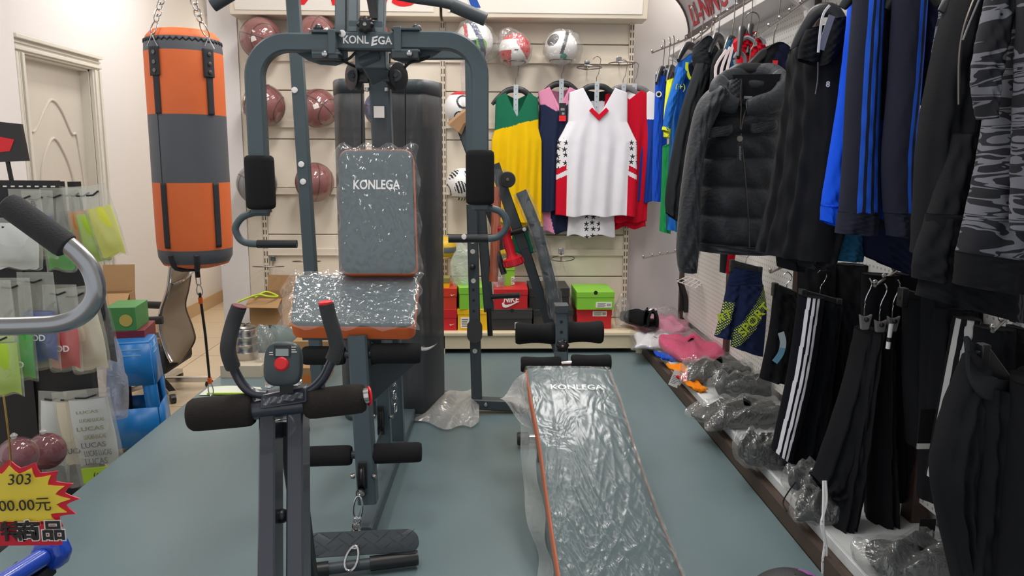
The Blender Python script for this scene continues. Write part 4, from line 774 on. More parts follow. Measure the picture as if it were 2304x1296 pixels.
opd = Fb('orange_pad', MB().sweep(smooth([FP(1118, 420, .05), FP(1115, 520, .05), FP(1112, 600, .05), FP(1110, 632, .05)], 4), octo(W(20, YQ), .06, .3), (0, 1, 0)), 'orange'); obj('plastic_film', MB().sweep(smooth([FP(1121, 380, .05), FP(1119, 480, .05), FP(1118, 600, .05), FP(1118, 650, .05)], 4), octo(W(34, YQ), .08, .3), (0, 1, 0), caps=False, fn=lambda p, t, a, c: c+(p-c)*(1+.15*sin(30*t+9*a))), 'film', opd, sharp=180)
Fb('paper_wrap', MB().sweep([FP(1022, 290, -.03), FP(1036, 272, -.03), FP(1052, 262, -.02)], octo(.08, .07, .2), (0, 1, 0), scale=[1, .7, .85]), mat('kraft', '#b98f67', .8, noise=.1))
Fb('plastic_film', MB().sweep([FP(1062, 120, .0), FP(1066, 200, 0), FP(1066, 285, 0)], octo(.09, .06, .3), (0, 1, 0), caps=False, fn=lambda p, t, a, c: c+(p-c)*(1+.2*sin(25*t+9*a))), 'film_thin', sharp=180)
# red plastic hand weight hanging on the folded bench
rb_ = thing('hand_weight', 'red plastic hand weight with ribbed round end beside the orange pad', 'hand weight', FP(1150, 600, -.05), world=True)
ax = (FP(1157, 595, -.06)-FP(1133, 510, -.06)); Ln = ax.length
obj('grip', MB().lathe([(.028, 0), (.03, .02), (.022, .03), (.02, .06), (.023, .09), (.02, Ln*.7), (.026, Ln*.8), (.044, Ln*.84), (.045, Ln), (.04, Ln+.005)], FP(1133, 510, -.06), ax, 28), mat('red_plastic', '#d2182c', .35), rb_)
m = MB(); a_ = ax.normalized(); x_ = a_.orthogonal().normalized(); y_ = a_.cross(x_)
for k in range(12): d_ = x_*cos(k*PI/6)+y_*sin(k*PI/6); m.bar(FP(1133, 510, -.06)+a_*Ln*.88+d_*.0455, FP(1133, 510, -.06)+a_*Ln*.99+d_*.0455, .006, .003)
obj('rib', m, 'red_plastic', rb_)
# stripy medicine ball at the bottom
mb_c = V((P(1785, 1350, 1.58).x, 1.58, .12)); tb_ = thing('medicine_ball', 'black medicine ball with a purple stripe near the clothes shelf', 'ball', (mb_c.x, mb_c.y, 0), world=True)
mbm = MB(); mbm.sphere((0, 0, 0), .12, 48); mbm.m = [1 if .035 < (sum(V(mbm.v[i]).x for i in f)/len(f)) < .058 and V(mbm.v[f[0]]).z > -.05 else 0 for f in mbm.f]; mbm.tf(Matrix.Translation(mb_c)@Matrix.Rotation(rad(35), 4, 'Z'))
obj('ball', mbm, [mat('ball_black', '#2a2a2c', .6, bump=.2, bscale=300), mat('purple', '#a052a6', .5)], tb_)
# ------------------------------------------------------------------ hangers and clothes
def fabric(name, col, noise=.06, bump=.12, sheen=.0, rough=.88): return mat(name, col, rough, noise=noise, nscale=14, bump=bump, bscale=380, sheen=sheen, spec=.15)
for n_, c_ in (('f_white', '#e6e4ea'), ('f_red', '#c9132d'), ('f_navy', '#232b45'), ('f_pink', '#dd8fb0'), ('f_green', '#1f6a4e'), ('f_yellow', '#eabd0c'), ('f_dkgreen', '#0e4a38'), ('f_black', '#17181b'), ('f_black2', '#1b1c1f'), ('f_char', '#25282b'), ('f_royal', '#1d50c4'), ('f_blue', '#1f63b8'), ('f_teal', '#20506f'), ('f_brightblue', '#1250dc'), ('f_navygrey', '#262836'), ('f_stripe', '#2a5fd8'), ('f_lime', '#d8e23a'), ('f_grass', '#1d8a4c'), ('f_greystripe', '#3d3d44'), ('f_navy2', '#151a33'), ('f_brightred', '#d3152a'), ('f_magenta', '#d0386f'), ('f_orange', '#ee8a1c'), ('f_royal2', '#1a3f9a'), ('f_greymid', '#8d8f94')): fabric(n_, c_)
mat('hanger_black', '#242527', .4); mat('hanger_grey', '#6d6d6f', .4); film('strip_clear', '#c9d2d8', .62, .2, 3, .0, .1, .01)
def hanger(px, py, Y, rz, label, hw=.2, drop=.075, m='hanger_black', strip=0, hook=.1, loc=None, group='garment hangers'):
    """py is the neck of the hanger where the wire meets the plastic"""
    c = P(px, py, Y) if loc is None else V(loc); t = thing('clothes_hanger', label, 'hanger', c, rz, group=group)
    pts = smooth([(-hw, 0, -drop*1.15), (-hw*.75, 0, -drop*.72), (-hw*.35, 0, -drop*.22), (0, 0, -.012), (hw*.35, 0, -drop*.22), (hw*.75, 0, -drop*.72), (hw, 0, -drop*1.15)], 4); n = len(pts)
    obj('hanger_arm', MB().sweep(pts, octo(.034, .02, .3), (0, 1, 0), scale=[.62+.5*sin(PI*i/(n-1)) for i in range(n)]), m, t, sharp=50)
    r = .024; pp = [V((0, 0, -.01)), V((0, 0, hook*.35)), V((.012, 0, hook*.55))]+[V((r*cos(rad(a)), 0, hook*.86+r*sin(rad(a)))) for a in range(-50, 200, 25)][:0]+[V((r*sin(rad(a)), 0, hook-.002-r*cos(rad(a))*1.0+r)) for a in (60, 100, 140, 180, 220, 255)]
    obj('hook', MB().tube(smooth(pp, 3), .0022, 7, upv=(0, 1, 0)), 'dark_steel', t)
    if strip: 
        s_ = obj('size_strip', MB().box((-.014, -.026, -strip), (.014, -.024, .015)), 'strip_clear', t); m_ = MB()
        for k in range(int(strip/.032)): m_.lathe([(.003, 0), (.003, .001)], (0, -.0268, -.01-k*.032), (0, 1, 0), 8)
        obj('strip_hole', m_, 'slot_dark', s_)
    return t
def lerpt(tab, x):
    for (a, b), (c, d) in zip(tab, tab[1:]):
        if x <= c: return b+(d-b)*max(0, (x-a))/max(1e-9, c-a)
    return tab[-1][1]
def jersey(px, py, Y, rz, label, wtab, ln, mats, rule, neck=.09, vdep=.12, trim=None, group='jerseys on the display wall', shrink=1, seed=1, back='0', bdrop=.02):
    """sleeveless top: front and back sheets; wtab gives half width by depth below the shoulder"""
    t = thing('jersey', label, 'jersey', P(px, py, Y), rz, group=group); r2 = random.Random(seed); a, b, c = [r2.random()*6 for _ in range(3)]
    for side in (-1, 1):
        vd = vdep if side < 0 else bdrop
        def fn(u, v):
            s = u*2-1; top = -vd*max(0, 1-abs(s)/(neck/wtab[0][1])) if abs(s) < neck/wtab[0][1] else -.028*(abs(s)-neck/wtab[0][1])/(1-neck/wtab[0][1])
            z = top+(-ln-top)*v; hw = lerpt(wtab, -z); x = s*hw; k = min(1, max(0, (-z-.15)/.3))
            y = side*(.012+.035*max(0, 1-s*s)**.5)+k*.010*sin(9*s+a+1.5*z)+k*.006*sin(17*s+b-4*z); return V((x, y, z+.006*sin(8*s+c)*v*v))
        def rl_(u, v): p = fn(u, v); return rule(p.x, -p.z, side)
        obj('front' if side < 0 else 'back', MB().grid(fn, 101, 150, mi=rl_), mats, t, sharp=180, solid=.0015)
        if trim and side < 0:
            pts = [V((s*neck, -.052+.02*abs(s), -vd*(1-abs(s)))) for s in [-1+2*i/16 for i in range(17)]]; 
            obj('collar', MB().sweep(pts, octo(.016, .004), (0, -1, .0)), trim, t)
    return t
def shorts(px, py, Y, label, hw, ln, mats, rule, group='shorts under the jerseys', seed=2, rz=0):
    t = thing('shorts', label, 'shorts', P(px, py, Y), rz, group=group)
    for side in (-1, 1):
        def fn(u, v): s = u*2-1; z = -ln*v; g_ = max(0, v-.55)*.0; return V((s*hw*(1+.08*v), side*(.008+.022*max(0, 1-s*s)**.5)+.008*v*sin(8*s+seed), z-.01*v*cos(6*s+seed)))
        obj('front' if side < 0 else 'back', MB().grid(fn, 40, 24, mi=lambda u, v: rule(u*2-1, v, side)), mats, t, sharp=180, solid=.0015)
    return t
YJ = YB-.12
def JW(n): return n*YJ/F*1.02
def wt_(*pairs): return [(JW(a), JW(b)) for a, b in pairs]
# green and yellow
hanger(1160, 197, YJ, .05, 'black hanger holding the green and yellow jersey', .145, .09, strip=.26, hook=.13)
jersey(1163, 210, YJ, .0, 'green and yellow sleeveless jersey hanging leftmost on the display wall', wt_((0, 44), (30, 46), (75, 47), (100, 54), (300, 56)), JW(275), ['f_green', 'f_yellow', 'f_dkgreen'], lambda x, d, s: 0 if d < JW(66-x*90) else 1, JW(24), JW(50), seed=3, bdrop=JW(12))
shorts(1172, 478, YJ+.02, 'yellow and dark green shorts under the green and yellow jersey', JW(48), JW(90), ['f_yellow', 'f_dkgreen'], lambda s, v, k: 1 if v > .35 and s > -.4 else 0, seed=5)
# pink and navy
hanger(1263, 184, YJ+.02, -.05, 'black hanger holding the pink and navy jersey', .14, .09, strip=.24, hook=.12)
jersey(1258, 198, YJ+.03, -.0, 'pink and navy sleeveless jersey between the green and the white jerseys', wt_((0, 46), (40, 42), (80, 42), (110, 50), (300, 50)), JW(265), ['f_pink', 'f_navy'], lambda x, d, s: 0 if d < JW(36)+max(0, .07-abs(x+.02))*.55 else 1, JW(24), JW(48), trim='f_pink', seed=4)
sh2 = shorts(1256, 452, YJ+.05, 'navy shorts with pink side panels under the pink and navy jersey', JW(38), JW(70), ['f_navy', 'f_pink'], lambda s, v, k: 1 if s < -.45+.9*max(0, v-.5)*.6 else 0, seed=7)
tg = thing('price_tag', 'black and red swing tag on the pink and navy jersey', 'tag', P(1266, 232, YJ-.05)); obj('card', MB().box((-.021, -.001, -.1), (.021, .001, 0)), 'black', tg); obj('card_foot', MB().box((-.021, -.0018, -.108), (.021, .0018, -.075)), 'bright_red', tg); obj('print', MB().box((-.012, -.0022, -.045), (.012, -.001, -.03)).box((-.004, -.0022, -.07), (.012, -.001, -.056)), 'f_greymid', tg)
# white jersey
hanger(1342, 190, YJ-.03, 0, 'black hanger holding the white jersey', .155, .085, strip=.2, hook=.12)
fstar = MATS.get('f_star')
def star_mat():
    m = bpy.data.materials.new('f_star'); m.use_nodes = True; n = m.node_tree.nodes; l = m.node_tree.links; b = n['Principled BSDF']; b.inputs['Roughness'].default_value = .85
    tc = n.new('ShaderNodeTexCoord'); v = n.new('ShaderNodeTexVoronoi'); v.voronoi_dimensions = '2D'; v.inputs['Scale'].default_value = 24; v.inputs['Randomness'].default_value = .35
    sp = n.new('ShaderNodeSeparateXYZ'); cb = n.new('ShaderNodeCombineXYZ'); l.new(tc.outputs['Object'], sp.inputs[0]); l.new(sp.outputs['X'], cb.inputs[0]); l.new(sp.outputs['Z'], cb.inputs[1]); l.new(cb.outputs[0], v.inputs[0])
    # five-pointed star from the cell-local position
    sub = n.new('ShaderNodeVectorMath'); sub.operation = 'SUBTRACT'; sc = n.new('ShaderNodeVectorMath'); sc.operation = 'SCALE'; sc.inputs['Scale'].default_value = 1
    l.new(cb.outputs[0], sub.inputs[0]); l.new(v.outputs['Position'], sub.inputs[1]); s2 = n.new('ShaderNodeSeparateXYZ'); l.new(sub.outputs[0], s2.inputs[0])
    at = n.new('ShaderNodeMath'); at.operation = 'ARCTAN2'; l.new(s2.outputs[0], at.inputs[0]); l.new(s2.outputs[1], at.inputs[1])
    m5 = n.new('ShaderNodeMath'); m5.operation = 'MULTIPLY'; m5.inputs[1].default_value = 5; l.new(at.outputs[0], m5.inputs[0])
    cs = n.new('ShaderNodeMath'); cs.operation = 'COSINE'; l.new(m5.outputs[0], cs.inputs[0]); ra = n.new('ShaderNodeMath'); ra.operation = 'MULTIPLY_ADD'; ra.inputs[1].default_value = .0105; ra.inputs[2].default_value = .0068; sq = n.new('ShaderNodeMath'); sq.operation = 'MULTIPLY_ADD'; sq.inputs[1].default_value = .5; sq.inputs[2].default_value = .5; l.new(cs.outputs[0], sq.inputs[0]); pw = n.new('ShaderNodeMath'); pw.operation = 'POWER'; pw.inputs[1].default_value = 1.6; l.new(sq.outputs[0], pw.inputs[0]); l.new(pw.outputs[0], ra.inputs[0])
    ln = n.new('ShaderNodeVectorMath'); ln.operation = 'LENGTH'; l.new(sub.outputs[0], ln.inputs[0]); lt = n.new('ShaderNodeMath'); lt.operation = 'LESS_THAN'; l.new(ln.outputs['Value'], lt.inputs[0]); l.new(ra.outputs[0], lt.inputs[1])
    mx = n.new('ShaderNodeMix'); mx.data_type = 'RGBA'; l.new(lt.outputs[0], mx.inputs['Factor']); mx.inputs[6].default_value = L('#e6e4ea'); mx.inputs[7].default_value = L('#191919'); l.new(mx.outputs[2], b.inputs['Base Color']); MATS['f_star'] = m
star_mat()
def wr(x, d, s):
    ax = abs(x); side = ax > JW(66)
    if not side: return 1 if (s > 0 and d < JW(25)) else 0
    if d < JW(105): return 0
    k = d-(ax-JW(66))*.5
    return 2 if k < JW(160) else 3 if k < JW(172) else 0 if k < JW(182) else 3
jersey(1346, 199, YJ-.03, 0, 'white sleeveless basketball jersey with red and star side panels', wt_((0, 62), (30, 63), (70, 64), (92, 75), (112, 86), (180, 88), (280, 88)), JW(272), ['f_white', 'f_black', 'f_star', 'f_red'], wr, JW(34), JW(60), trim=None, seed=6)
obj('collar', MB().sweep([(-.052, -.056, -.128), (0, -.056, -.178), (.052, -.056, -.128)], octo(.026, .005), (0, -1, 0)), 'f_red', bpy.data.objects['jersey.002'])
shorts(1331, 474, YJ-.0, 'white shorts with a starred stripe under the white jersey', JW(50), JW(56), ['f_white', 'f_star'], lambda s, v, k: 1 if -.35 < s < .32 else 0, seed=1)
# red jerseys and far ones
hanger(1402, 193, YJ+.04, 0, 'grey hanger holding the red jersey', .14, .09, 'hanger_grey', strip=.09, hook=.11)
jersey(1412, 204, YJ+.04, .1, 'red sleeveless jersey at the right end of the display wall', wt_((0, 50), (60, 53), (100, 54), (280, 50)), JW(285), ['f_red'], lambda x, d, s: 0, JW(26), JW(20), seed=9)
shorts(1412, 470, YJ+.06, 'red shorts under the red jersey', JW(38), JW(42), ['f_red'], lambda s, v, k: 0, seed=4)
hanger(1427, 194, YJ+.07, -.1, 'dark hanger at the edge of the display wall holding the white collared top', .15, .08, 'hanger_grey', hook=.1, strip=.05)
jersey(1440, 206, YJ+.07, -.2, 'blue and white top half hidden behind the red jersey', wt_((0, 40), (60, 40), (100, 42), (280, 34)), JW(240), ['f_white', 'f_royal2'], lambda x, d, s: 0 if d < JW(60) else 1, JW(20), JW(15), seed=2)
WX = 1.30
def arm_rail(p0, p1, label, n=5, sag=.0, group='waterfall rails'):
    """wall arm with ball stops running from the pegboard into the room"""
    p0, p1 = V(p0), V(p1); t = thing('waterfall_arm', label, 'display hook', p0, world=True, group=group)
    pts = smooth([p0, p0.lerp(p1, .35)+V((0, 0, sag)), p0.lerp(p1, .7)+V((0, 0, sag*.5)), p1], 5); obj('rod', MB().tube(pts, .005, 8), 'steel', t)
    for k in range(n): i = int((len(pts)-1)*(.25+.75*k/(n-1))); obj('ball_stop', MB().sphere(pts[i]+V((0, 0, .011)), .0075, 10), 'steel', t)
    obj('mount', MB().box((WX-.012, p0.y-.012, p0.z-.03), (WX-.002, p0.y+.012, p0.z+.03)), 'steel', t); return t
# ------------------------------------------------------------------ right clothes wall
def peg_mat():
    m = bpy.data.materials.new('pegboard'); m.use_nodes = True; n = m.node_tree.nodes; l = m.node_tree.links; b = n['Principled BSDF']; b.inputs['Roughness'].default_value = .6
    tc = n.new('ShaderNodeTexCoord'); mp = n.new('ShaderNodeVectorMath'); mp.operation = 'SCALE'; mp.inputs['Scale'].default_value = 1/.025; l.new(tc.outputs['Object'], mp.inputs[0]); fr = n.new('ShaderNodeVectorMath'); fr.operation = 'FRACTION'; l.new(mp.outputs[0], fr.inputs[0])
    sp = n.new('ShaderNodeSeparateXYZ'); l.new(fr.outputs[0], sp.inputs[0]); cb = n.new('ShaderNodeCombineXYZ'); cb.inputs[0].default_value = .5; l.new(sp.outputs[1], cb.inputs[1]); l.new(sp.outputs[2], cb.inputs[2])
    ds = n.new('ShaderNodeVectorMath'); ds.operation = 'DISTANCE'; ds.inputs[1].default_value = (.5, .5, .5); l.new(cb.outputs[0], ds.inputs[0]); lt = n.new('ShaderNodeMath'); lt.operation = 'LESS_THAN'; lt.inputs[1].default_value = .17; l.new(ds.outputs['Value'], lt.inputs[0])
    mx = n.new('ShaderNodeMix'); mx.data_type = 'RGBA'; l.new(lt.outputs[0], mx.inputs['Factor']); mx.inputs[6].default_value = L('#e2e1dc'); mx.inputs[7].default_value = L('#a9a7a2'); l.new(mx.outputs[2], b.inputs['Base Color']); MATS['pegboard'] = m
peg_mat(); mat('post_brown', '#43312b', .5); mat('toe_brown', '#4a3b32', .6, noise=.15, nscale=5, stretch=(1, .3, 1)); mat('shelf_white', '#d9dcdc', .4)
cw_ = thing('clothes_wall', 'white pegboard clothes wall with brown posts and low shelf on the right', 'display unit', (WX, 3, 0), world=True)
posts = [4.96, 3.98, 3.10, 2.16, 1.24, .4]
ztrim = PX(1650, 62, 1.26).z
for a, b in zip(posts, posts[1:]): obj('pegboard_panel', MB().box((WX, b+.03, .15), (WX+.02, a-.03, ztrim-.02)), 'pegboard', cw_)
for y in posts:
    obj('post', MB().box((WX-.02, y-.03, .02), (WX+.03, y+.03, 2.0)), 'post_brown', cw_, bevel=.003)
    obj('bracket', MB().prism([(0, 0), (-.13, 0), (-.13, -.02), (-.09, -.03), (-.03, -.07), (-.02, -.12), (0, -.13)], (WX-.02, y-.012, ztrim-.02), (1, 0, 0), (0, 0, 1), -.03), 'white', cw_)
obj('top_rail', MB().box((WX-.15, .3, ztrim-.02), (WX+.02, 4.99, ztrim+.012)), 'white', cw_, bevel=.003)
# low shelf
SX = 1.0; SZ = PX(1620, 938, SX).z
obj('shelf_board', MB().box((SX, -.5, SZ-.02), (WX+.05, 4.98, SZ)), 'shelf_white', cw_)
obj('shelf_edge', MB().box((SX-.008, -.5, SZ-.03), (SX+.004, 4.75, SZ+.004)), 'shelf_white', cw_, bevel=.002)
obj('toe_board', MB().box((PR, -.5, 0), (PR+.016, 4.75, SZ-.03)), 'toe_brown', cw_); obj('toe_slope', MB().add([(PR, -.5, SZ-.05), (SX, -.5, SZ-.03), (SX, 4.75, SZ-.03), (PR, 4.75, SZ-.05)], [(0, 1, 2, 3)]), 'toe_brown', cw_)
# curved brand sign on top
sg_ = thing('brand_sign', 'grey curved sign board with red lettering above the clothes wall', 'sign', (1.2, 4, ztrim), world=True)
zS = PX(1533, 92, 1.19).z; prof_ = []
for i in range(13): a = rad(86)*i/12; prof_.append((1.19-.29*(1-cos(a)), zS+.29*sin(a)))
ys = [4.62, 3.72, 2.75, 1.8]
mat('sign_grey', '#c6c6cd', .35); mat('sign_frame', '#4a4042', .5); mat('sign_red', '#b02a38', .5)
def spt(y, s, off=0):
    i = min(11, int(s*12)); f_ = s*12-i; a, b = prof_[i], prof_[i+1]; t_ = V((b[0]-a[0], 0, b[1]-a[1])).normalized(); n = V((-t_.z, 0, t_.x)); n = -n if n.x > 0 else n
    return V((a[0]+(b[0]-a[0])*f_, y, a[1]+(b[1]-a[1])*f_))+n*off, t_, n
for a, b in zip(ys, ys[1:]):
    obj('sign_panel', MB().grid(lambda u, v: spt(a+(b-a)*u, v)[0], 4, 25), 'sign_grey', sg_, solid=.004)
    obj('divider', MB().sweep([spt(b, k/12, .004)[0] for k in range(13)], octo(.035, .008), (0, 0, 1)), 'sign_frame', sg_)
obj('lower_frame', MB().box((1.165, 1.7, zS-.055), (1.215, 4.64, zS+.004)), 'sign_frame', sg_, bevel=.003)
obj('end_frame', MB().sweep([spt(4.62, k/12, .003)[0] for k in range(13)], octo(.012, .016), (0, 1, 0)), 'sign_frame', sg_); obj('end_panel', MB().prism([(p[0]-1.19, p[1]-zS) for p in prof_]+[(.08, .5), (.08, 0)], (1.19, 4.6, zS), (1, 0, 0), (0, 0, 1), -.004), 'white', sg_)
def sign_text(body, size, y, s0, wd, bold):
    o = text('lettering', body, size, (0, 0, 0), (1, 0, 0), (0, 1, 0), 'sign_red', sg_, width=wd, bold=bold); al = .29*rad(86)
    for v in o.data.vertices: q = v.co.copy(); v.co = spt(y-q.x, min(.999, max(0, s0+q.y/al)), .005+q.z)[0]
sign_text('LI-NING', .17, 4.2, .20, .62, .02); sign_text('V', .2, 4.42, .66, .12, .03); sign_text('C', .15, 3.42, .3, .13, .03)
# waterfall arms
def rail(x0, y0, Y0, x1, y1, Y1, label, n=5, sag=0): return arm_rail(P(x0, y0, Y0), P(x1, y1, Y1), label, n, sag)
def arm_to(px, py, Y, label, n=5, rise=.1, dy=.25): 
    p1 = P(px, py, Y); return arm_rail((WX-.01, p1.y+dy, p1.z+rise), p1, label, n)
arm_to(1467, 119, 4.35, 'far waterfall arm carrying the royal blue shirt', 6, .16, .2)
arm_to(1560, 92, 3.95, 'waterfall arm below the sign carrying the blue polo', 6, .2, .1)
arm_to(1612, 45, 3.35, 'waterfall arm carrying the dark hooded jackets', 6, .2, .1)
arm_to(1702, 84, 2.85, 'waterfall arm carrying the quilted jacket', 6, .22, .12)
arm_to(1866, -10, 2.3, 'waterfall arm carrying the half zip pullover', 5, .12, .1)
arm_to(1990, -60, 1.9, 'high waterfall arm carrying the striped track jackets', 5, .12, .1)
arm_to(2150, -75, 1.62, 'high waterfall arm carrying the long black fleece', 5, .12, .1)
arm_to(2280, -85, 1.45, 'high waterfall arm carrying the camouflage jacket', 5, .12, .1)
arm_to(1447, 581, 4.5, 'bare wavy arm on the wall left of the quilted jacket', 6, .05, .1)
arm_to(1733, 613, 3.05, 'short lower arm carrying the black trousers with blue tag', 3, .03, .1)
arm_to(1846, 602, 2.55, 'lower arm with two ball stops above the striped trousers', 4, .06, .1)
arm_to(1968, 643, 2.15, 'lower arm carrying the clipped black trousers', 4, .06, .12)
arm_to(2233, 745, 1.7, 'lower arm beside the open waisted trousers', 3, .03, .1)

def curve_at(pts, v):
    n = len(pts)-1; x = min(v*n, n-1e-6); i = int(x); t = x-i; p0 = pts[max(i-1, 0)]; p1 = pts[i]; p2 = pts[i+1]; p3 = pts[min(i+2, n)]
    return .5*((2*p1)+(p2-p0)*t+(2*p0-5*p1+4*p2-p3)*t*t+(3*p1-p0-3*p2+p3)*t**3)
def drape(Lx, Rx, Y, th=.06, K=3, amp=.008, seed=1, nu=56, nv=56, quilt=0, qrule=None, yaw=0, rule=None, wr=.002, v0=0, v1=1, grow=0, top=None):
    """cloth tube between two hanging edges: front and back bulge apart, folds run down it"""
    r2 = random.Random(seed*31+5); ph = [r2.random()*6.28 for _ in range(9)]; YL, YR = (Y if isinstance(Y, tuple) else (Y+yaw/2, Y-yaw/2))
    Lp = [P(1395+a, b, YL) for a, b in Lx]; Rp = [P(1395+a, b, YR) for a, b in Rx]
    def fn(u, v):
        v = v0+(v1-v0)*v; f = u < .5; s = u*2 if f else 2-2*u; a = curve_at(Lp, v); b = curve_at(Rp, v); p = a.lerp(b, s)
        d = (b-a); n = V((d.y, -d.x, 0)); n = n.normalized() if n.length > 1e-6 else V((0, -1, 0))
        if n.y > 0: n = -n
        bul = (th/2+grow)*max(0, 1-(2*s-1)**2)**.55; fo = amp*(.3+.7*v)*(sin(2*PI*K*s+ph[0]+1.2*v)+.55*sin(2*PI*(K*1.7)*s+ph[1]-2*v)+.3*sin(9*v+ph[2]+4*s)); w_ = wr*(sin(31*v+13*s+ph[3])+sin(47*v-21*s+ph[4]))
        q = 0
        if quilt: q = quilt[1]*(abs(sin(PI*v*quilt[0]+(quilt[2] if len(quilt) > 2 else 0)))**.45-.6)
        e = min(1, 4*s, 4*(1-s)); pp = p+n*((bul if f else -bul)+(fo+w_)*e+(q if f else 0))
        if top: pp.z += top*(sin(PI*s)**1.0)*max(0, 1-v*6)
        if grow: pp += (pp-p).normalized()*0
        return pp
    m = MB(); m.grid(fn, nu, nv, True, mi=(lambda u, v: rule((u*2 if u < .5 else 2-2*u), v, u < .5)) if rule else 0); m.f.append(tuple(range(nu))); m.m.append(0); m.fn = fn; return m
def strip_on(m, s0, va, vb, w_, lift=.004, n=20, s1=None):
    pts = [m.fn((s0+((s1 if s1 is not None else s0)-s0)*i/n)/2, va+(vb-va)*i/n)+V((0, -lift, 0)) for i in range(n+1)]; return MB().sweep(pts, octo(w_, .004), (0, -1, 0))
GR = 'tops on the clothes wall'; TR = 'trousers on the clothes wall'
def G_(name, label, cat, px, py, Y, group=GR): return thing(name, label, cat, P(1395+px, py, Y), world=True, group=group)
def D(t, part, m, mats): return obj(part, m, mats, t, sharp=180)
def H(px, py, Y, rz, label, hw=.17, drop=.085, hook=.1, m='hanger_black'): return hanger(1395+px, py, Y, rad(rz), label, hw, drop, m, hook=hook, group='hangers on the clothes wall')
# far to near
t = G_('shirt', 'royal blue long sleeved shirt hanging farthest on the clothes wall', 'shirt', 90, 165, 4.25)
D(t, 'body', drape([(80, 168), (76, 300), (73, 445)], [(112, 160), (106, 300), (99, 440)], 4.25, .10, 2, .006, 1), ['f_royal']); D(t, 'sleeve', drape([(82, 172), (75, 300), (72, 452)], [(102, 170), (94, 300), (93, 455)], 4.18, .06, 1, .004, 2), ['f_royal']); D(t, 'collar', drape([(82, 160), (82, 172)], [(112, 152), (110, 164)], 4.24, .06, 1, .002, 2, nv=6), ['f_white'])
o_ = P(1482, 212, 4.14); obj('emblem', MB().lathe([(.013, 0), (.016, .002), (.010, .002), (.010, 0)], o_, (0, -1, 0), 16), 'white', t)
H(97, 152, 4.25, 66, 'black hanger of the royal blue shirt', .16); H(109, 150, 4.3, 66, 'black hanger just right of the royal blue shirt', .15, hook=.11); H(118, 149, 4.2, 66, 'third black hanger from the end of the far arm', .14, hook=.11)
t = G_('shirt', 'grass green shirt hanging below the lime cuff of the polo', 'shirt', 100, 320, 4.05); D(t, 'body', drape([(96, 330), (93, 430), (89, 520)], [(122, 320), (120, 430), (113, 526)], 4.05, .09, 2, .008, 3), ['f_grass'])
t = G_('shirt', 'yellow shirt edge showing between the royal blue shirt and the polo', 'shirt', 105, 190, 4.02); D(t, 'body', drape([(106, 180), (99, 260), (99, 308)], [(122, 175), (116, 260), (112, 312)], 4.02, .08, 2, .004, 4), ['f_lime'])
t = G_('polo_shirt', 'blue polo shirt with lime trimmed collar and teal panels', 'shirt', 150, 130, 3.8)
b_ = drape([(128, 160), (118, 250), (112, 380), (107, 512)], [(188, 112), (180, 250), (170, 400), (165, 525)], 3.8, .12, 3, .007, 5, yaw=.12, rule=lambda s, v, f: 1 if s < .28 and v > .08 or (s > .62 and v > .3) else 0); D(t, 'body', b_, ['f_blue', 'f_teal'])
s_ = D(t, 'sleeve', drape([(132, 150), (106, 230), (96, 290)], [(150, 165), (124, 240), (112, 297)], 3.72, .08, 1, .003, 6), ['f_blue']); D(t, 'cuff', drape([(96, 284), (95, 292)], [(113, 292), (112, 301)], 3.72, .085, 1, .0, 6, nv=4), ['f_lime'])
obj('collar', MB().sweep(smooth([P(1395+x, y, 3.70) for x, y in ((151, 140), (151, 160), (160, 178), (172, 158), (180, 136))], 4), octo(.013, .006), (0, -1, 0)), 'f_lime', t); obj('neck_opening', MB().prism([(0, 0), (.05, .03), (.03, -.04), (.012, -.06)], P(1395+153, 146, 3.71), (1, 0, 0), (0, 0, 1), .002), 'f_navy2', t)
text('lettering', '(+)', .04, P(1545-14, 196, 3.68), (1, 0, 0), (0, 0, 1), 'f_lime', t); H(160, 98, 3.85, 55, 'grey black hanger of the blue polo', .16, hook=.13); H(182, 104, 3.8, 60, 'black hanger between the polo and the charcoal jacket', .14, hook=.12); H(204, 92, 3.75, 60, 'black hanger behind the hood of the charcoal jacket', .15, hook=.12)
t = G_('jacket', 'charcoal hooded jacket hanging behind the quilted jacket', 'jacket', 180, 120, 3.4)
D(t, 'body', drape([(172, 130), (150, 250), (128, 420), (118, 480)], [(248, 120), (240, 250), (225, 420), (215, 520)], 3.4, .14, 3, .012, 7), ['f_char']); D(t, 'sleeve', drape([(172, 140), (132, 270), (104, 420), (103, 478)], [(205, 150), (172, 270), (148, 420), (132, 500)], 3.3, .1, 2, .008, 8), ['f_char'])
D(t, 'hood', drape([(165, 110), (162, 130), (170, 160)], [(208, 95), (222, 118), (215, 160)], 3.36, .13, 1, .006, 9, nv=20, top=.03), ['f_char'])
t = G_('track_jacket', 'black track jacket with white shoulder stripes behind the quilted jacket', 'jacket', 235, 105, 3.2)
b_ = drape([(222, 112), (205, 150), (200, 230), (196, 330)], [(278, 96), (284, 150), (284, 230), (280, 330)], 3.2, .12, 2, .006, 10); D(t, 'body', b_, ['f_black'])
for x0 in (0, 13, 25): obj('stripe', MB().sweep(smooth([P(1395+240+x0*.6, 112-x0*.5, 3.12), P(1395+216+x0, 150+x0*.3, 3.12), P(1395+217+x0*.8, 195, 3.12)], 4), octo(.011, .004), (0, -1, 0)), 'white', t)
obj('collar', MB().sweep(smooth([P(1395+x, y, 3.13) for x, y in ((258, 95), (250, 120), (262, 150), (278, 170))], 4), octo(.05, .02, .3), (0, -1, 0)), 'f_teal', t)
H(222, 78, 3.4, 60, 'black hanger above the hooded charcoal jacket', .14, hook=.13); H(253, 84, 3.25, 60, 'shiny black hanger of the striped track jacket', .14, hook=.12)
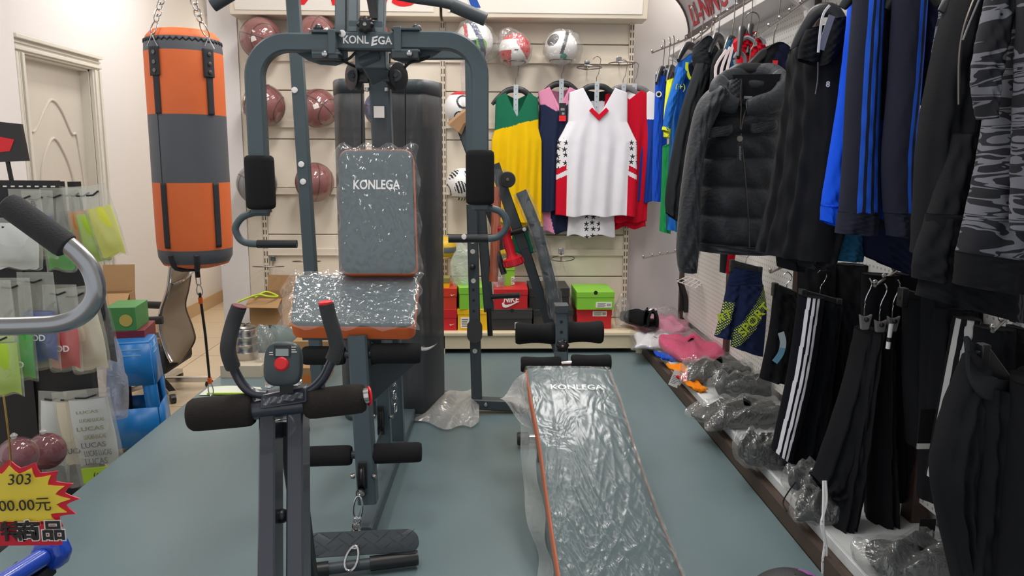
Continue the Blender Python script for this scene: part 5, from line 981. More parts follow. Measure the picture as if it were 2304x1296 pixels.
for k, (dx, dy, lab, hl) in enumerate(((0, 0, 'red sleeveless top with grey trim nearest the white stripes', 'black hanger of the red top nearest the white stripes'), (20, -4, 'second red sleeveless top with grey trim above the quilted jacket', 'black hanger of the second red top'))):
    Yr = 3.05+.06*k; t = G_('sleeveless_top', lab, 'vest', 265+dx, 90+dy, Yr); D(t, 'body', drape([(255+dx, 98+dy), (262+dx, 130), (268+dx, 200)], [(290+dx, 86+dy), (308+dx, 112), (308+dx, 200)], Yr, .1, 2, .006, 11+k, top=.02), ['f_brightred'])
    obj('arm_trim', MB().tube(smooth([P(1395+x+dx, y, Yr-.06) for x, y in ((262, 150), (258, 130), (268, 117), (280, 128), (282, 150))], 4), .007, 6), 'f_greymid', t); obj('neck_trim', MB().tube(smooth([P(1395+x+dx, y+dy, Yr-.05) for x, y in ((272, 92), (285, 84), (300, 92), (305, 104))], 4), .008, 6), 'f_greymid', t)
    H(275+dx*1.0, 62+dy*1.5, Yr, 68, hl, .12, .11, hook=.14)
t = G_('jacket', 'dark navy jacket with a red tag right behind the quilted jacket', 'jacket', 345, 120, 2.98); D(t, 'body', drape([(312, 135), (308, 200), (310, 300)], [(388, 130), (398, 200), (398, 300)], 2.98, .12, 2, .006, 14, top=.05), ['f_navy2']); D(t, 'collar', drape([(315, 122), (310, 150)], [(376, 112), (380, 150)], 2.97, .1, 1, .004, 15, nv=10, top=.03), ['f_black'])
obj('tag', MB().prism([(0, 0), (.02, .0), (.018, -.03), (.012, -.02), (.004, -.022)], P(1395+343, 136, 2.88), (1, 0, 0), (0, 0, 1), .002), 'bright_red', t); H(345, 112, 2.96, 20, 'black hanger of the navy jacket with the red tag', .13, .08, hook=.17)
# quilted jacket
mat('f_puffer', '#22262c', .6, noise=.1, nscale=10, bump=.35, bscale=70, sheen=.1, spec=.35)
YQJ = 2.72; t = G_('quilted_jacket', 'charcoal quilted hooded jacket with chest pockets in the middle of the clothes wall', 'jacket', 270, 200, YQJ)
b_ = drape([(205, 185), (182, 260), (178, 340), (176, 450), (174, 556)], [(380, 178), (372, 260), (365, 340), (352, 460), (340, 566)], YQJ, .17, 2, .004, 16, nv=120, nu=72, quilt=(7.15, .02, .5)); D(t, 'body', b_, ['f_puffer'])
D(t, 'sleeve', drape([(215, 190), (172, 240), (143, 390), (128, 540), (131, 600)], [(240, 220), (200, 300), (182, 400), (178, 540), (172, 602)], YQJ-.09, .12, 1, .004, 17, nv=80, wr=.003), ['f_puffer']); D(t, 'cuff', drape([(130, 592), (134, 611)], [(174, 594), (171, 611)], YQJ-.09, .11, 1, .002, 17, nv=6), ['f_puffer'])
D(t, 'hem', drape([(174, 546), (175, 564)], [(343, 556), (340, 572)], YQJ-.005, .175, 2, .003, 16, nv=8), ['f_puffer'])
yf = YQJ-.11
def fat(part, pts, r0, mt='f_puffer', flat=.55, Y=yf): n = len(smooth([V((0, 0, 0))]*0+[P(1395+x, y, Y+dy) for x, y, dy in pts], 6)); return obj(part, MB().sweep(smooth([P(1395+x, y, Y+dy) for x, y, dy in pts], 6), circ(r0, 18, r0*flat), (0, -1, 0), scale=[.55+.45*math.sqrt(max(0, sin(PI*min(.98, max(.02, i/(n-1)))))) for i in range(n)]), mt, t, sharp=180)
fat('hood', [(232, 178, .05), (222, 202, .0), (236, 228, -.01), (264, 238, -.01)], .034); fat('hood', [(350, 166, .06), (374, 190, .02), (352, 224, -.01), (310, 238, -.02), (286, 242, -.02)], .036); fat('hood', [(226, 188, .06), (245, 176, .1), (290, 170, .14), (340, 162, .1), (368, 176, .05)], .032)
obj('lining', MB().prism([(-.075, .045), (.09, .05), (.06, -.05), (-.055, -.06)], P(1395+302, 200, yf+.02), (1, 0, 0), (0, 0, 1), -.004), 'f_black', t); D(t, 'collar_flap', drape([(250, 178), (242, 205), (250, 236)], [(274, 176), (275, 205), (274, 240)], yf, .03, 1, .002, 18, nv=20), ['f_puffer'])
for pts in ([(273, 180), (270, 210), (272, 240), (270, 290)], [(336, 232), (318, 236), (290, 240), (278, 262), (272, 292)], [(272, 300), (278, 360), (284, 430), (289, 500), (291, 558)]): obj('zip', MB().tube(smooth([P(1395+x, y, yf-.012) for x, y in pts], 5), .0028, 6, upv=(0, 1, 0)), 'dark_steel', t)
for x0, x1, y0, y1 in ((196, 252, 288, 308), (295, 352, 277, 298)):
    D(t, 'pocket_flap', drape([(x0, y0), (x0-2, y1-6), (x0+2, y1+2)], [(x1, y0-8), (x1+2, y1-12), (x1-10, y1-2)], yf-.006, .03, 1, .001, 19, nv=14), ['f_puffer'])
obj('zip_ring', MB().lathe([(.006, 0), (.010, 0), (.010, .003), (.006, .003)], P(1395+269, 312, yf-.02), (0, -1, 0), 16), 'steel', t); q0, q1 = P(1395+264, 322, yf-.02), P(1395+274, 372, yf-.02); obj('brand_tag', MB().box((q0.x, yf-.022, q1.z), (q1.x, yf-.019, q0.z)), 'black', t); text('lettering', 'outdoor', .014, P(1395+271, 345, yf-.0225), (.05, 0, -1), (1, 0, 0), 'f_greymid', t)
q0 = P(1395+288, 219, yf+.014); obj('neck_label', MB().box((q0.x-.014, q0.y-.002, q0.z-.004), (q0.x+.014, q0.y, q0.z+.004)), 'f_greymid', t); H(292, 146, YQJ+.02, -5, 'black hanger inside the quilted jacket', .12, .07, hook=.13)
# half zip pullover
YPu = 2.15; t = G_('pullover', 'black half zip fleece pullover with white logo right of the quilted jacket', 'pullover', 460, 60, YPu)
b_ = drape([(400, 128), (380, 250), (348, 420), (316, 556)], [(520, 80), (518, 250), (500, 430), (470, 590)], YPu, .16, 4.6, .008, 20, yaw=.22, nu=90); D(t, 'body', b_, ['f_black2'])
D(t, 'sleeve', drape([(490, 300), (450, 450), (405, 565), (402, 598)], [(535, 300), (520, 450), (490, 580), (470, 608)], YPu-.06, .1, 2, .008, 21), ['f_black2']); D(t, 'sleeve', drape([(420, 400), (375, 530), (355, 572), (356, 600)], [(470, 400), (440, 560), (420, 590), (412, 612)], YPu+.02, .1, 2, .008, 22), ['f_black2'])
D(t, 'collar', drape([(418, 66), (404, 100), (400, 132)], [(470, 62), (455, 110), (446, 150)], YPu-.10, .04, 1, .003, 23, nv=20), ['f_black2']); D(t, 'collar', drape([(470, 45), (455, 110), (446, 150)], [(515, 38), (508, 90), (478, 140)], YPu-.11, .04, 1, .003, 24, nv=20), ['f_black2']); D(t, 'lining', drape([(430, 62), (428, 110), (440, 150)], [(505, 50), (490, 110), (450, 150)], YPu-.05, .02, 1, .002, 25, nv=14), ['f_black'])
obj('zip', MB().tube(smooth([P(1395+x, y, YPu-.135) for x, y in ((446, 140), (445, 180), (440, 212))], 5), .002, 6, upv=(0, 1, 0)), 'dark_steel', t); text('lettering', '8', .02, P(1395+468, 190, YPu-.15), (1, 0, 0), (0, 0, 1), 'white', t, bold=.02); H(462, 12, YPu+.02, -25, 'black hanger of the half zip pullover', .075, .10, hook=.1)
for pts in ([(518, 45), (505, 60), (518, 100)], ): obj('piping', MB().sweep(smooth([P(1395+x, y, YPu-.10) for x, y in pts], 4), octo(.008, .003), (0, -1, 0)), 'white', t)
pt = G_('hang_tag', 'grey folded hang tag at the collar of the half zip pullover', 'tag', 455, 60, YPu-.15, None); obj('card', MB().sweep(smooth([P(1395+x, y, YPu-.16) for x, y in ((477, 35), (463, 75), (452, 112))], 4), octo(.017, .002), (0, -1, 0)), 'f_greymid', pt); obj('cord', MB().sweep(smooth([P(1395+x, y, YPu-.165) for x, y in ((472, 12), (455, 40), (446, 118))], 4), octo(.006, .002), (0, -1, 0)), 'white', pt)
# blue tracksuit tops
t = G_('track_jacket', 'bright blue track jacket hanging behind the navy striped sleeves', 'jacket', 520, 30, 2.0)
D(t, 'body', drape([(520, -20), (500, 180), (480, 330), (470, 470)], [(622, -20), (618, 180), (600, 350), (560, 515)], 2.0, .12, 3, .010, 26), ['f_brightblue']); D(t, 'sleeve', drape([(518, 10), (492, 220), (458, 430), (454, 462)], [(550, 10), (545, 220), (510, 440), (502, 475)], 1.95, .07, 1, .006, 27), ['f_brightblue']); D(t, 'cuff', drape([(454, 462), (453, 495)], [(501, 474), (488, 510)], 1.95, .07, 1, .003, 27, nv=8), ['f_brightblue'])
def s3(*cs): return lambda s, v, f: 1 if f and v < .985 and any(abs(s-c) < w_ for c, w_ in cs) else 0
t = G_('track_jacket', 'navy track jacket with three blue stripes down its sleeve, left of two', 'jacket', 550, 0, 1.88)
D(t, 'sleeve', drape([(530, -30), (512, 180), (503, 350), (494, 478)], [(592, -30), (585, 180), (580, 350), (582, 478)], 1.88, .09, .6, .003, 28, wr=.0006, nu=112, rule=s3((.31, .065), (.53, .065), (.74, .065))), ['f_navygrey', 'f_stripe']); D(t, 'cuff', drape([(492, 476), (485, 524)], [(582, 476), (577, 530)], 1.88, .085, 2, .004, 29, nv=14), ['f_navygrey'])
D(t, 'body', drape([(575, -30), (572, 200), (570, 380), (570, 500)], [(640, -30), (625, 200), (612, 380), (600, 520)], 1.93, .07, 2, .008, 30, rule=lambda s, v, f: 0 if (v < .45 and s > .2*v*4-.3) or v > .93 else 1), ['f_navygrey', 'f_royal'])
t = G_('track_jacket', 'navy track jacket with two visible blue stripes, right of two', 'jacket', 640, 0, 1.82)
D(t, 'sleeve', drape([(618, -30), (606, 180), (592, 350), (596, 478)], [(690, -30), (675, 180), (660, 350), (658, 478)], 1.82, .085, .6, .003, 31, wr=.0006, nu=112, rule=s3((.58, .07), (.82, .05), (.93, .025))), ['f_navygrey', 'f_stripe']); D(t, 'cuff', drape([(597, 476), (604, 530)], [(658, 476), (656, 535)], 1.82, .08, 2, .004, 32, nv=12), ['f_navygrey'])
D(t, 'body', drape([(650, -30), (655, 120), (660, 240)], [(740, -30), (728, 120), (700, 230)], 1.86, .08, 2, .006, 33), ['f_navy2'])
t = G_('pullover', 'petrol blue top whose hem shows under the bright blue track jacket', 'pullover', 505, 540, 2.08); D(t, 'hem', drape([(490, 500), (480, 550), (474, 585)], [(555, 500), (550, 560), (545, 588)], 2.08, .07, 2, .006, 34), ['f_teal'])
t = G_('pullover', 'dark navy top whose hem shows under the striped sleeves', 'pullover', 575, 540, 2.02); D(t, 'hem', drape([(545, 470), (545, 540), (550, 575)], [(690, 470), (668, 560), (655, 620)], 2.05, .08, 2, .006, 35), ['f_navy2'])
t = G_('jacket', 'dark camouflage jacket whose shoulder shows behind the long black fleece', 'jacket', 720, 60, 1.72); 
def camo():
    m = bpy.data.materials.new('camouflage'); m.use_nodes = True; n = m.node_tree.nodes; l = m.node_tree.links; b = n['Principled BSDF']; b.inputs['Roughness'].default_value = .85; b.inputs['Specular IOR Level'].default_value = .2
    tc = n.new('ShaderNodeTexCoord'); mp = n.new('ShaderNodeMapping'); mp.inputs['Scale'].default_value = (3.2, 1.2, 13); mp.inputs['Rotation'].default_value = (.0, .32, .0); l.new(tc.outputs['Object'], mp.inputs[0])
    x = n.new('ShaderNodeTexNoise'); x.inputs['Scale'].default_value = 2.3; x.inputs['Detail'].default_value = 1.5; x.inputs['Distortion'].default_value = 1.5; l.new(mp.outputs[0], x.inputs[0])
    r = n.new('ShaderNodeValToRGB'); r.color_ramp.interpolation = 'CONSTANT'; e = r.color_ramp.elements; e[0].color = L('#24252a'); e[1].position = .47; e[1].color = L('#6c6d75'); q = e.new(.56); q.color = L('#26272c'); q = e.new(.62); q.color = L('#686971'); l.new(x.outputs['Fac'], r.inputs[0]); l.new(r.outputs[0], b.inputs['Base Color']); MATS['camouflage'] = m
camo()
D(t, 'body', drape([(735, -30), (715, 60), (700, 160)], [(790, -30), (765, 60), (740, 150)], 1.72, .06, 2, .006, 36), ['camouflage'])
t = G_('pullover', 'long black half zip fleece hanging left of the camouflage jacket', 'pullover', 760, 20, 1.6)
b_ = drape([(755, -40), (712, 120), (680, 290), (668, 450), (662, 570)], [(840, -40), (822, 120), (808, 290), (790, 450), (772, 560)], 1.6, .13, 3, .010, 37, nu=80); D(t, 'body', b_, ['f_black2']); obj('zip', MB().tube(smooth([P(1395+x, y, 1.6-.078) for x, y in ((800, -10), (775, 60), (764, 130), (763, 235))], 5), .003, 6, upv=(0, 1, 0)), 'dark_steel', t); obj('drawcord', MB().tube(smooth([P(1395+x, y, 1.6-.084) for x, y in ((812, -10), (785, 55), (772, 90))], 4), .002, 6), 'f_greymid', t)
D(t, 'sleeve', drape([(745, 300), (705, 450), (665, 570), (660, 625)], [(800, 300), (780, 450), (768, 560), (757, 640)], 1.55, .08, 2, .006, 38), ['f_black2'])
t = G_('jacket', 'grey camouflage fleece jacket at the right edge', 'jacket', 860, 100, 1.45)
D(t, 'body', drape([(862, -40), (845, 150), (812, 350), (790, 450), (762, 568)], [(975, -40), (965, 150), (950, 350), (940, 450), (915, 590)], 1.45, .12, 2, .008, 39), ['camouflage']); D(t, 'sleeve', drape([(838, -40), (806, 90), (797, 180), (815, 268)], [(895, -40), (870, 90), (850, 180), (832, 268)], 1.40, .06, 1, .004, 40), ['camouflage']); D(t, 'hem_band', drape([(762, 566), (757, 640)], [(920, 585), (915, 660)], 1.44, .12, 2, .005, 41, nv=12), ['f_black'])
D(t, 'sleeve', drape([(905, -40), (895, 200), (890, 400), (886, 520)], [(1000, -40), (990, 200), (985, 400), (980, 530)], 1.34, .08, 1, .006, 42), ['camouflage'])
t = G_('pullover', 'black sweater with grey stripes at its hem below the camouflage jacket', 'pullover', 780, 600, 1.52); D(t, 'hem', drape([(690, 480), (682, 590), (667, 664)], [(925, 480), (920, 620), (912, 728)], 1.55, .12, 3, .006, 43, nu=120, rule=lambda s, v, f: 1 if f and v > .3 and any(abs(s-c) < .022 for c in (.78, .85, .93)) else 0), ['f_black', 'f_greystripe'])
for px_, Y_, lab in ((565, 2.0, 'black hanger of the bright blue track jacket'), (560, 1.9, 'black hanger of the left striped navy track jacket'), (660, 1.84, 'black hanger of the right striped navy track jacket'), (800, 1.6, 'black hanger of the long black fleece'), (915, 1.44, 'black hanger of the grey camouflage jacket')): H(px_, -42, Y_, -20, lab, .055, .05, hook=.07)
# ------------------------------------------------------------------ trousers
def clip_hanger(px0, py0, px1, py1, Y, label, hook=.08, m='hanger_black', hk=True):
    a, b = P(1395+px0, py0, Y), P(1395+px1, py1, Y); c = (a+b)/2; t = thing('trouser_hanger', label, 'hanger', c, world=True, group='trouser hangers'); obj('rail', MB().bar(a, b, .032, .014, (0, 1, 0), c=.2), m, t)
    if hk: obj('hook', MB().tube(smooth([c, c+V((0, 0, hook*.5)), c+V((.01, 0, hook*.7)), c+V((.018, 0, hook)), c+V((.0, 0, hook+.018)), c+V((-.014, 0, hook+.006))], 3), .002, 6, upv=(0, 1, 0)), 'chrome', t)
    for q in (.06, .94): p = a.lerp(b, q); obj('clip', MB().box((p.x-.010, p.y-.014, p.z-.035), (p.x+.010, p.y+.014, p.z+.018)), m, t, bevel=.003)
    return t
mat('f_lime2', '#c3d92f', .7)
def dotmat():
    m = bpy.data.materials.new('lime_print'); m.use_nodes = True; n = m.node_tree.nodes; l = m.node_tree.links; b = n['Principled BSDF']; b.inputs['Roughness'].default_value = .8
    tc = n.new('ShaderNodeTexCoord'); mp = n.new('ShaderNodeMapping'); mp.inputs['Scale'].default_value = (1, .01, 1); mp.inputs['Rotation'].default_value = (0, .7, 0); l.new(tc.outputs['Object'], mp.inputs[0]); v = n.new('ShaderNodeTexVoronoi'); v.inputs['Scale'].default_value = 120; v.inputs['Randomness'].default_value = .05; l.new(mp.outputs[0], v.inputs[0]); lt = n.new('ShaderNodeMath'); lt.operation = 'LESS_THAN'; lt.inputs[1].default_value = .30; l.new(v.outputs['Distance'], lt.inputs[0])
    mx = n.new('ShaderNodeMix'); mx.data_type = 'RGBA'; l.new(lt.outputs[0], mx.inputs['Factor']); mx.inputs[6].default_value = L('#1b2547'); mx.inputs[7].default_value = L('#c3d92f'); l.new(mx.outputs[2], b.inputs['Base Color']); MATS['lime_print'] = m
dotmat(); fabric('f_shorts', '#1c2647')
YSh = 3.35; t = G_('shorts', 'navy sports shorts with lime lettering hanging over the magenta pack', 'shorts', 280, 620, YSh, 'shorts under the jerseys')
D(t, 'waist', drape([(250, 600), (238, 650)], [(318, 612), (322, 650)], YSh, .07, 2, .003, 50, nv=14), ['f_shorts'])
D(t, 'leg', drape([(241, 640), (228, 700), (212, 756)], [(284, 640), (272, 700), (266, 765)], YSh, .08, 2, .006, 51, rule=lambda s, v, f: 1 if f and s < .42 and .32 < v < .95-s*.8 else 0), ['f_shorts', 'lime_print']); D(t, 'leg', drape([(268, 640), (256, 720), (248, 778)], [(322, 640), (330, 700), (322, 802)], YSh-.03, .09, 2, .006, 52, rule=lambda s, v, f: 1 if f and .62-.62*s < v-.02 < .98-.62*s else 0), ['f_shorts', 'lime_print'])
text('lettering', 'SPORT', .058, P(1395+302, 720, YSh-.105), (.62, 0, .74), (-.74, 0, .62), 'f_lime2', t, bold=.02); text('lettering', 'RT', .055, P(1395+236, 712, YSh-.06), (.8, 0, .3), (-.3, 0, .9), 'f_lime2', t, bold=.02); clip_hanger(248, 592, 318, 610, YSh, 'black clip hanger of the navy shorts', .07)
t = G_('sports_top', 'small red and grey top behind the navy shorts hanger', 'top', 245, 580, 3.5); D(t, 'body', drape([(226, 560), (224, 612)], [(262, 560), (252, 615)], 3.5, .06, 1, .004, 53, nv=14, rule=lambda s, v, f: 1 if s < .35 else 0), ['f_brightred', 'f_char'])
t = G_('trousers', 'black trousers with a light blue paper tag', 'trousers', 370, 660, 2.9, TR); D(t, 'leg', drape([(346, 648), (336, 740), (314, 850)], [(402, 668), (396, 750), (372, 862)], 2.9, .09, 2, .008, 54), ['f_black']); clip_hanger(345, 645, 404, 668, 2.9, 'black clip hanger of the trousers with the blue tag', .06)
tg = G_('paper_tag', 'light blue and white curved paper tag on the black trousers', 'tag', 358, 760, 2.84, None); obj('card', MB().sweep(smooth([P(1395+x, y, 2.83) for x, y in ((362, 748), (367, 770), (362, 795), (348, 815))], 4), octo(.024, .001), (0, -1, 0), mi=lambda t_, a: 0 if t_ > .45 else 1), [mat('tag_blue', '#7db9d6', .5), mat('tag_pale', '#cfdfe8', .5)], tg)
fabric('f_ink', '#12141b')
t = G_('track_trousers', 'black track trousers with three white side stripes hanging over the shelf', 'trousers', 440, 670, 2.5, TR)
D(t, 'leg', drape([(404, 664), (378, 840), (342, 1010)], [(458, 668), (432, 850), (385, 1042)], 2.48, .10, .6, .003, 55, wr=.0006, nu=120, rule=lambda s, v, f: 1 if f and any(abs(s-c) < .05 for c in (.20-.08*v, .37-.08*v, .54-.08*v)) else 0), ['f_ink', 'f_white']); D(t, 'leg', drape([(440, 668), (412, 850), (370, 1050)], [(498, 684), (474, 880), (442, 1078)], 2.52, .11, 3, .009, 56), ['f_ink']); clip_hanger(405, 660, 495, 684, 2.5, 'black clip hanger of the trousers with three white stripes')
t = G_('track_trousers', 'plain black track trousers pressed behind the striped pair', 'trousers', 510, 670, 2.56, TR); D(t, 'leg', drape([(480, 668), (465, 850), (440, 1000)], [(548, 690), (530, 850), (505, 1010)], 2.58, .1, 3, .009, 57), ['f_ink']); clip_hanger(430, 650, 550, 668, 2.58, 'black clip hanger behind the one with three white stripes')
def clips(px, py, Y, label):
    t = thing('clip', label, 'clip', P(1395+px, py, Y), group='grey trouser clips'); obj('jaw', MB().prism([(-.018, .018), (-.006, .012), (.006, .012), (.018, .018), (.010, -.026), (-.010, -.026)], (0, 0, 0), (1, 0, 0), (0, 0, 1), .012), mat('clip_grey', '#7d7879', .45), t, bevel=.002); obj('spring', MB().sphere((0, -.014, .004), .007, 10), 'black_plastic', t); obj('hook', MB().tube(smooth([(0, 0, .014), (.0, 0, .06), (.014, 0, .1), (.006, 0, .12)], 4), .0018, 6), 'chrome', t)
clips(549, 720, 2.1, 'grey clip at the left corner of the gathered black joggers'); clips(583, 732, 2.1, 'grey clip in the middle of the gathered black joggers'); clips(612, 724, 2.1, 'grey clip with striped cord on the gathered black joggers')
t = G_('joggers', 'black joggers gathered in grey clips with a white drawstring below', 'trousers', 555, 745, 2.15, TR)
D(t, 'leg', drape([(538, 742), (500, 880), (448, 1030), (436, 1072)], [(572, 742), (560, 950), (535, 1110), (470, 1120)], 2.15, .12, 4, .012, 58), ['f_black2']); D(t, 'leg', drape([(560, 742), (520, 950), (490, 1100), (474, 1216)], [(585, 742), (565, 950), (545, 1110), (520, 1206)], 2.12, .1, 3, .010, 59), ['f_black2'])
t = G_('joggers', 'black joggers right of the gathered pair reaching down to the shelf', 'trousers', 605, 740, 2.18, TR)
D(t, 'leg', drape([(572, 740), (568, 900), (560, 1060), (556, 1170)], [(606, 738), (610, 900), (618, 1060), (625, 1180)], 2.16, .12, 3, .012, 60), ['f_black2']); D(t, 'leg', drape([(598, 738), (605, 900), (612, 1060), (620, 1130)], [(636, 732), (655, 880), (668, 980), (666, 1045)], 2.2, .1, 3, .010, 61), ['f_black2'])
t = G_('trousers', 'black trousers hanging behind the gathered joggers near the pegboard', 'trousers', 690, 690, 2.05, TR); D(t, 'leg', drape([(640, 670), (640, 850), (650, 1000)], [(735, 690), (725, 860), (712, 1010)], 2.05, .12, 4, .010, 62), ['f_black']); clip_hanger(630, 660, 740, 690, 2.05, 'black clip hanger partly hidden behind the grey clips')
t = G_('trousers', 'black trousers high behind the striped trousers under the pullover hems', 'trousers', 520, 640, 2.8, TR); D(t, 'leg', drape([(400, 600), (400, 760), (405, 900)], [(560, 600), (565, 760), (570, 900)], 2.62, .1, 5, .010, 63), ['f_black'])
t = G_('trousers', 'added black trousers filling the dark gap beside the white striped pair', 'trousers', 745, 700, 2.02, TR); D(t, 'leg', drape([(700, 690), (690, 880), (688, 1060)], [(800, 690), (800, 880), (790, 1080)], 1.93, .1, 4, .010, 64), ['f_black'])  # extra pair added so the dark gap between the trousers turns black
for k, (x0, x1, y0, y1, Yk, lab) in enumerate(((400, 560, 592, 960, 2.55, 'added black trousers covering the pegboard behind the plain black pair'), (545, 700, 615, 1090, 2.22, 'added black trousers darkening the shaded pegboard behind the grey clips'), (680, 830, 660, 1120, 1.95, 'added black trousers darkening the shaded pegboard behind the white striped leg'), (800, 960, 735, 1250, 1.76, 'added black trousers darkening the shaded pegboard behind the open waist'))):  # pairs added as shade, so the pegboard behind the clothes reads black
    t = G_('trousers', lab, 'trousers', x0, y0, Yk, TR); D(t, 'leg', drape([(x0, y0), (x0-4, (y0+y1)/2), (x0-8, y1)], [((x0+x1)/2+6, y0+4), ((x0+x1)/2, (y0+y1)/2), ((x0+x1)/2-6, y1+6)], Yk, .08, 2.3, .009, 80+k), ['f_black']); D(t, 'leg', drape([((x0+x1)/2-6, y0), ((x0+x1)/2-8, (y0+y1)/2), ((x0+x1)/2-8, y1)], [(x1, y0+4), (x1-4, (y0+y1)/2), (x1-10, y1+8)], Yk+.02, .08, 2.3, .009, 90+k), ['f_black'])
t = G_('track_trousers', 'black track trousers with a broad grey white stripe beside the open waist', 'trousers', 775, 730, 1.85, TR)
D(t, 'leg', drape([(756, 715), (726, 870), (690, 1070)], [(806, 715), (800, 880), (770, 1085)], 1.85, .08, 2, .006, 65, nu=110, rule=lambda s, v, f: 1 if f and (abs(s-(.28-.1*v)) < .10 or abs(s-.68) < .03 and v < .2 or abs(s-.03) < .025) else 0), ['f_black', mat('f_stripe_grey', '#b9bab8', .8)])
YT7 = 1.6; t = G_('trousers', 'large charcoal trousers with open waist at the bottom right', 'trousers', 830, 850, YT7, TR)
D(t, 'leg', drape([(788, 790), (738, 900), (702, 1050), (730, 1200), (770, 1330)], [(835, 870), (812, 980), (800, 1120), (800, 1250), (800, 1360)], YT7, .10, 3, .012, 66), ['f_black2']); D(t, 'leg', drape([(805, 860), (800, 980), (790, 1120), (780, 1250), (770, 1380)], [(888, 880), (890, 1000), (885, 1130), (885, 1250), (880, 1380)], YT7-.03, .10, 3, .012, 67), ['f_black2'])
obj('waistband', MB().sweep(smooth([P(1395+x, y, YT7+dy) for x, y, dy in ((790, 775, .06), (800, 830, -.02), (830, 872, -.06), (872, 882, -.04), (892, 878, .02))], 5), octo(.05, .012, .3), (0, -1, 0)), 'f_char', t); D(t, 'back_panel', drape([(795, 775), (800, 900)], [(892, 870), (890, 960)], YT7+.07, .01, 1, .002, 68, nv=10), ['f_black']); clip_hanger(812, 785, 882, 880, YT7+.03, 'black clip hanger slanting in the open waist of the charcoal trousers', hk=False)
t = G_('trousers', 'black trousers cut off by the right edge of the picture', 'trousers', 910, 850, 1.5, TR); D(t, 'leg', drape([(892, 860), (876, 1050), (862, 1200), (850, 1360)], [(990, 830), (990, 1050), (990, 1200), (990, 1360)], 1.5, .12, 3, .010, 69), ['f_black']); t = G_('trousers', 'dark trousers above the slanted hanger at the right edge', 'trousers', 900, 770, 1.75, TR); D(t, 'leg', drape([(852, 760), (850, 860), (850, 960)], [(960, 750), (960, 860), (960, 960)], 1.78, .1, 3, .008, 70), ['f_black'])
ds = thing('drawstring', 'white drawstring dangling from the gathered joggers', 'cord', P(1857, 1085, 2.02), world=True)
for dx in (0, 4): obj('cord', MB().tube(smooth([P(1853+dx, 1082, 2.02), P(1853+dx*1.5, 1130, 2.01), P(1852-dx, 1180, 2.0), P(1856+dx*.5, 1220, 2.0), P(1851+dx*1.8, 1265, 2.0), P(1852, 1296, 2.0)], 5), .0042, 6), 'white', ds)
cc_ = thing('cord_end', 'black and white striped cord end at the grey clip', 'cord', P(2004, 745, 2.05)); obj('tassel', MB().tube([(0, 0, .02), (-.004, 0, -.05)], .006, 8, mi=lambda t_, a: 0), 'white', cc_); obj('tassel_band', MB().tube([(-.002, 0, -.018), (-.003, 0, -.03)], .0066, 8), 'black', cc_)
def swing_tag(px, py, Y, label, h=.085, w=.045, mark=True):
    t = thing('swing_tag', label, 'tag', P(px, py, Y)); obj('card', MB().box((-w/2, -.001, -h), (w/2, .001, 0)), 'black', t); obj('card_edge', MB().box((-w/2, -.0016, -h), (w/2, .0016, -h*.86)), 'label_white', t)
    if mark: 
        m = MB()
        for k, hh in enumerate((.010, .016, .022)): m.prism([(-.018+.012*k, -h*.62), (-.008+.012*k, -h*.62), (-.012+.012*k+.003, -h*.62+hh), (-.018+.012*k, -h*.62+hh*.7)], (0, -.0016, 0), (1, 0, 0), (0, 0, 1), .0005)
        obj('stripe_logo', m, 'white', t)
swing_tag(2088, 1168, 1.95, 'black swing tag with white triangle logo under the broad striped trousers'); swing_tag(2092, 920, 1.9, 'black and white swing tag with barcode beside the white stripe', .11, .05, False)
# ------------------------------------------------------------------ things on the low shelf

def pack(label, x0, y0, x1, y1, m, seed, th=.07, filmm='film_frost', rz=0, inner=.86, cat='clothes pack', zoff=0, tails=()):
    a = PZ((x0+x1)/2, (y0+y1)/2, SZ+th*.5+zoff); wd = min(.34, W(x1-x0, a.y)); a.x = min(a.x, WX+.02-wd*.5); dp = max(.14, (PZ((x0+x1)/2, y0, SZ+th+zoff).y-PZ((x0+x1)/2, y1, SZ+zoff).y)); r2 = random.Random(seed); ph = [r2.random()*6 for _ in range(8)]
    t = thing('clothes_pack', label, cat, (a.x, a.y, SZ+zoff), rz, group='packed clothes on the low shelf')
    def body(k, e, am, film_=False):
        def fn(u, v):
            th_ = 2*PI*u; f_ = PI*(v-.5); c_ = max(.01, cos(f_))**e; s_ = (abs(sin(f_))**(e*1.3))*(1 if f_ > 0 else -1); ct, st = cos(th_), sin(th_); cx2 = (abs(ct)**e)*(1 if ct > 0 else -1); sy2 = (abs(st)**e)*(1 if st > 0 else -1)
            d = 1+am*(sin(4*th_+ph[0])+.8*sin(7*th_+ph[1]+4*v)+.5*sin(13*v+ph[2]+3*th_)); x = wd/2*k*c_*cx2*d; y = dp/2*k*c_*sy2*d
            top = th*(1+.16*sin(11*x/wd+ph[3])*sin(9*y/dp+ph[4])+.12*sin(19*x/wd-13*y/dp+ph[5]))
            for ta, ln in tails:
                q = max(0, cos(th_-ta))**14*c_**3; x += cos(ta)*ln*q; y += sin(ta)*ln*q; top *= 1-.6*q
            return V((x, y, max(.001, top*(.5+.5*k*s_))))
        return fn
    obj('folded_clothes', MB().grid(body(inner, .5, .025), 56, 22, True), m, t, sharp=180)
    if filmm: obj('plastic_bag', MB().grid(body(1.05, .5, .06, True), 72, 30, True), filmm, t, sharp=180)
    return t
film('film_pink', '#e8a8b8', .35, .2, 18, .5, .2, .02)
pack('crumpled pink plastic bag at the far end of the low shelf', 1398, 700, 1560, 765, 'f_pink', 1, .09, 'film_pink', .1)
pack('white shirt in a clear bag in front of the pink bag', 1425, 738, 1525, 792, 'f_white', 2, .06, tails=((3.6, .04),))
pack('magenta shirt in a clear bag on the low shelf', 1500, 738, 1655, 828, 'f_magenta', 3, .09, 'film_thin', .1)
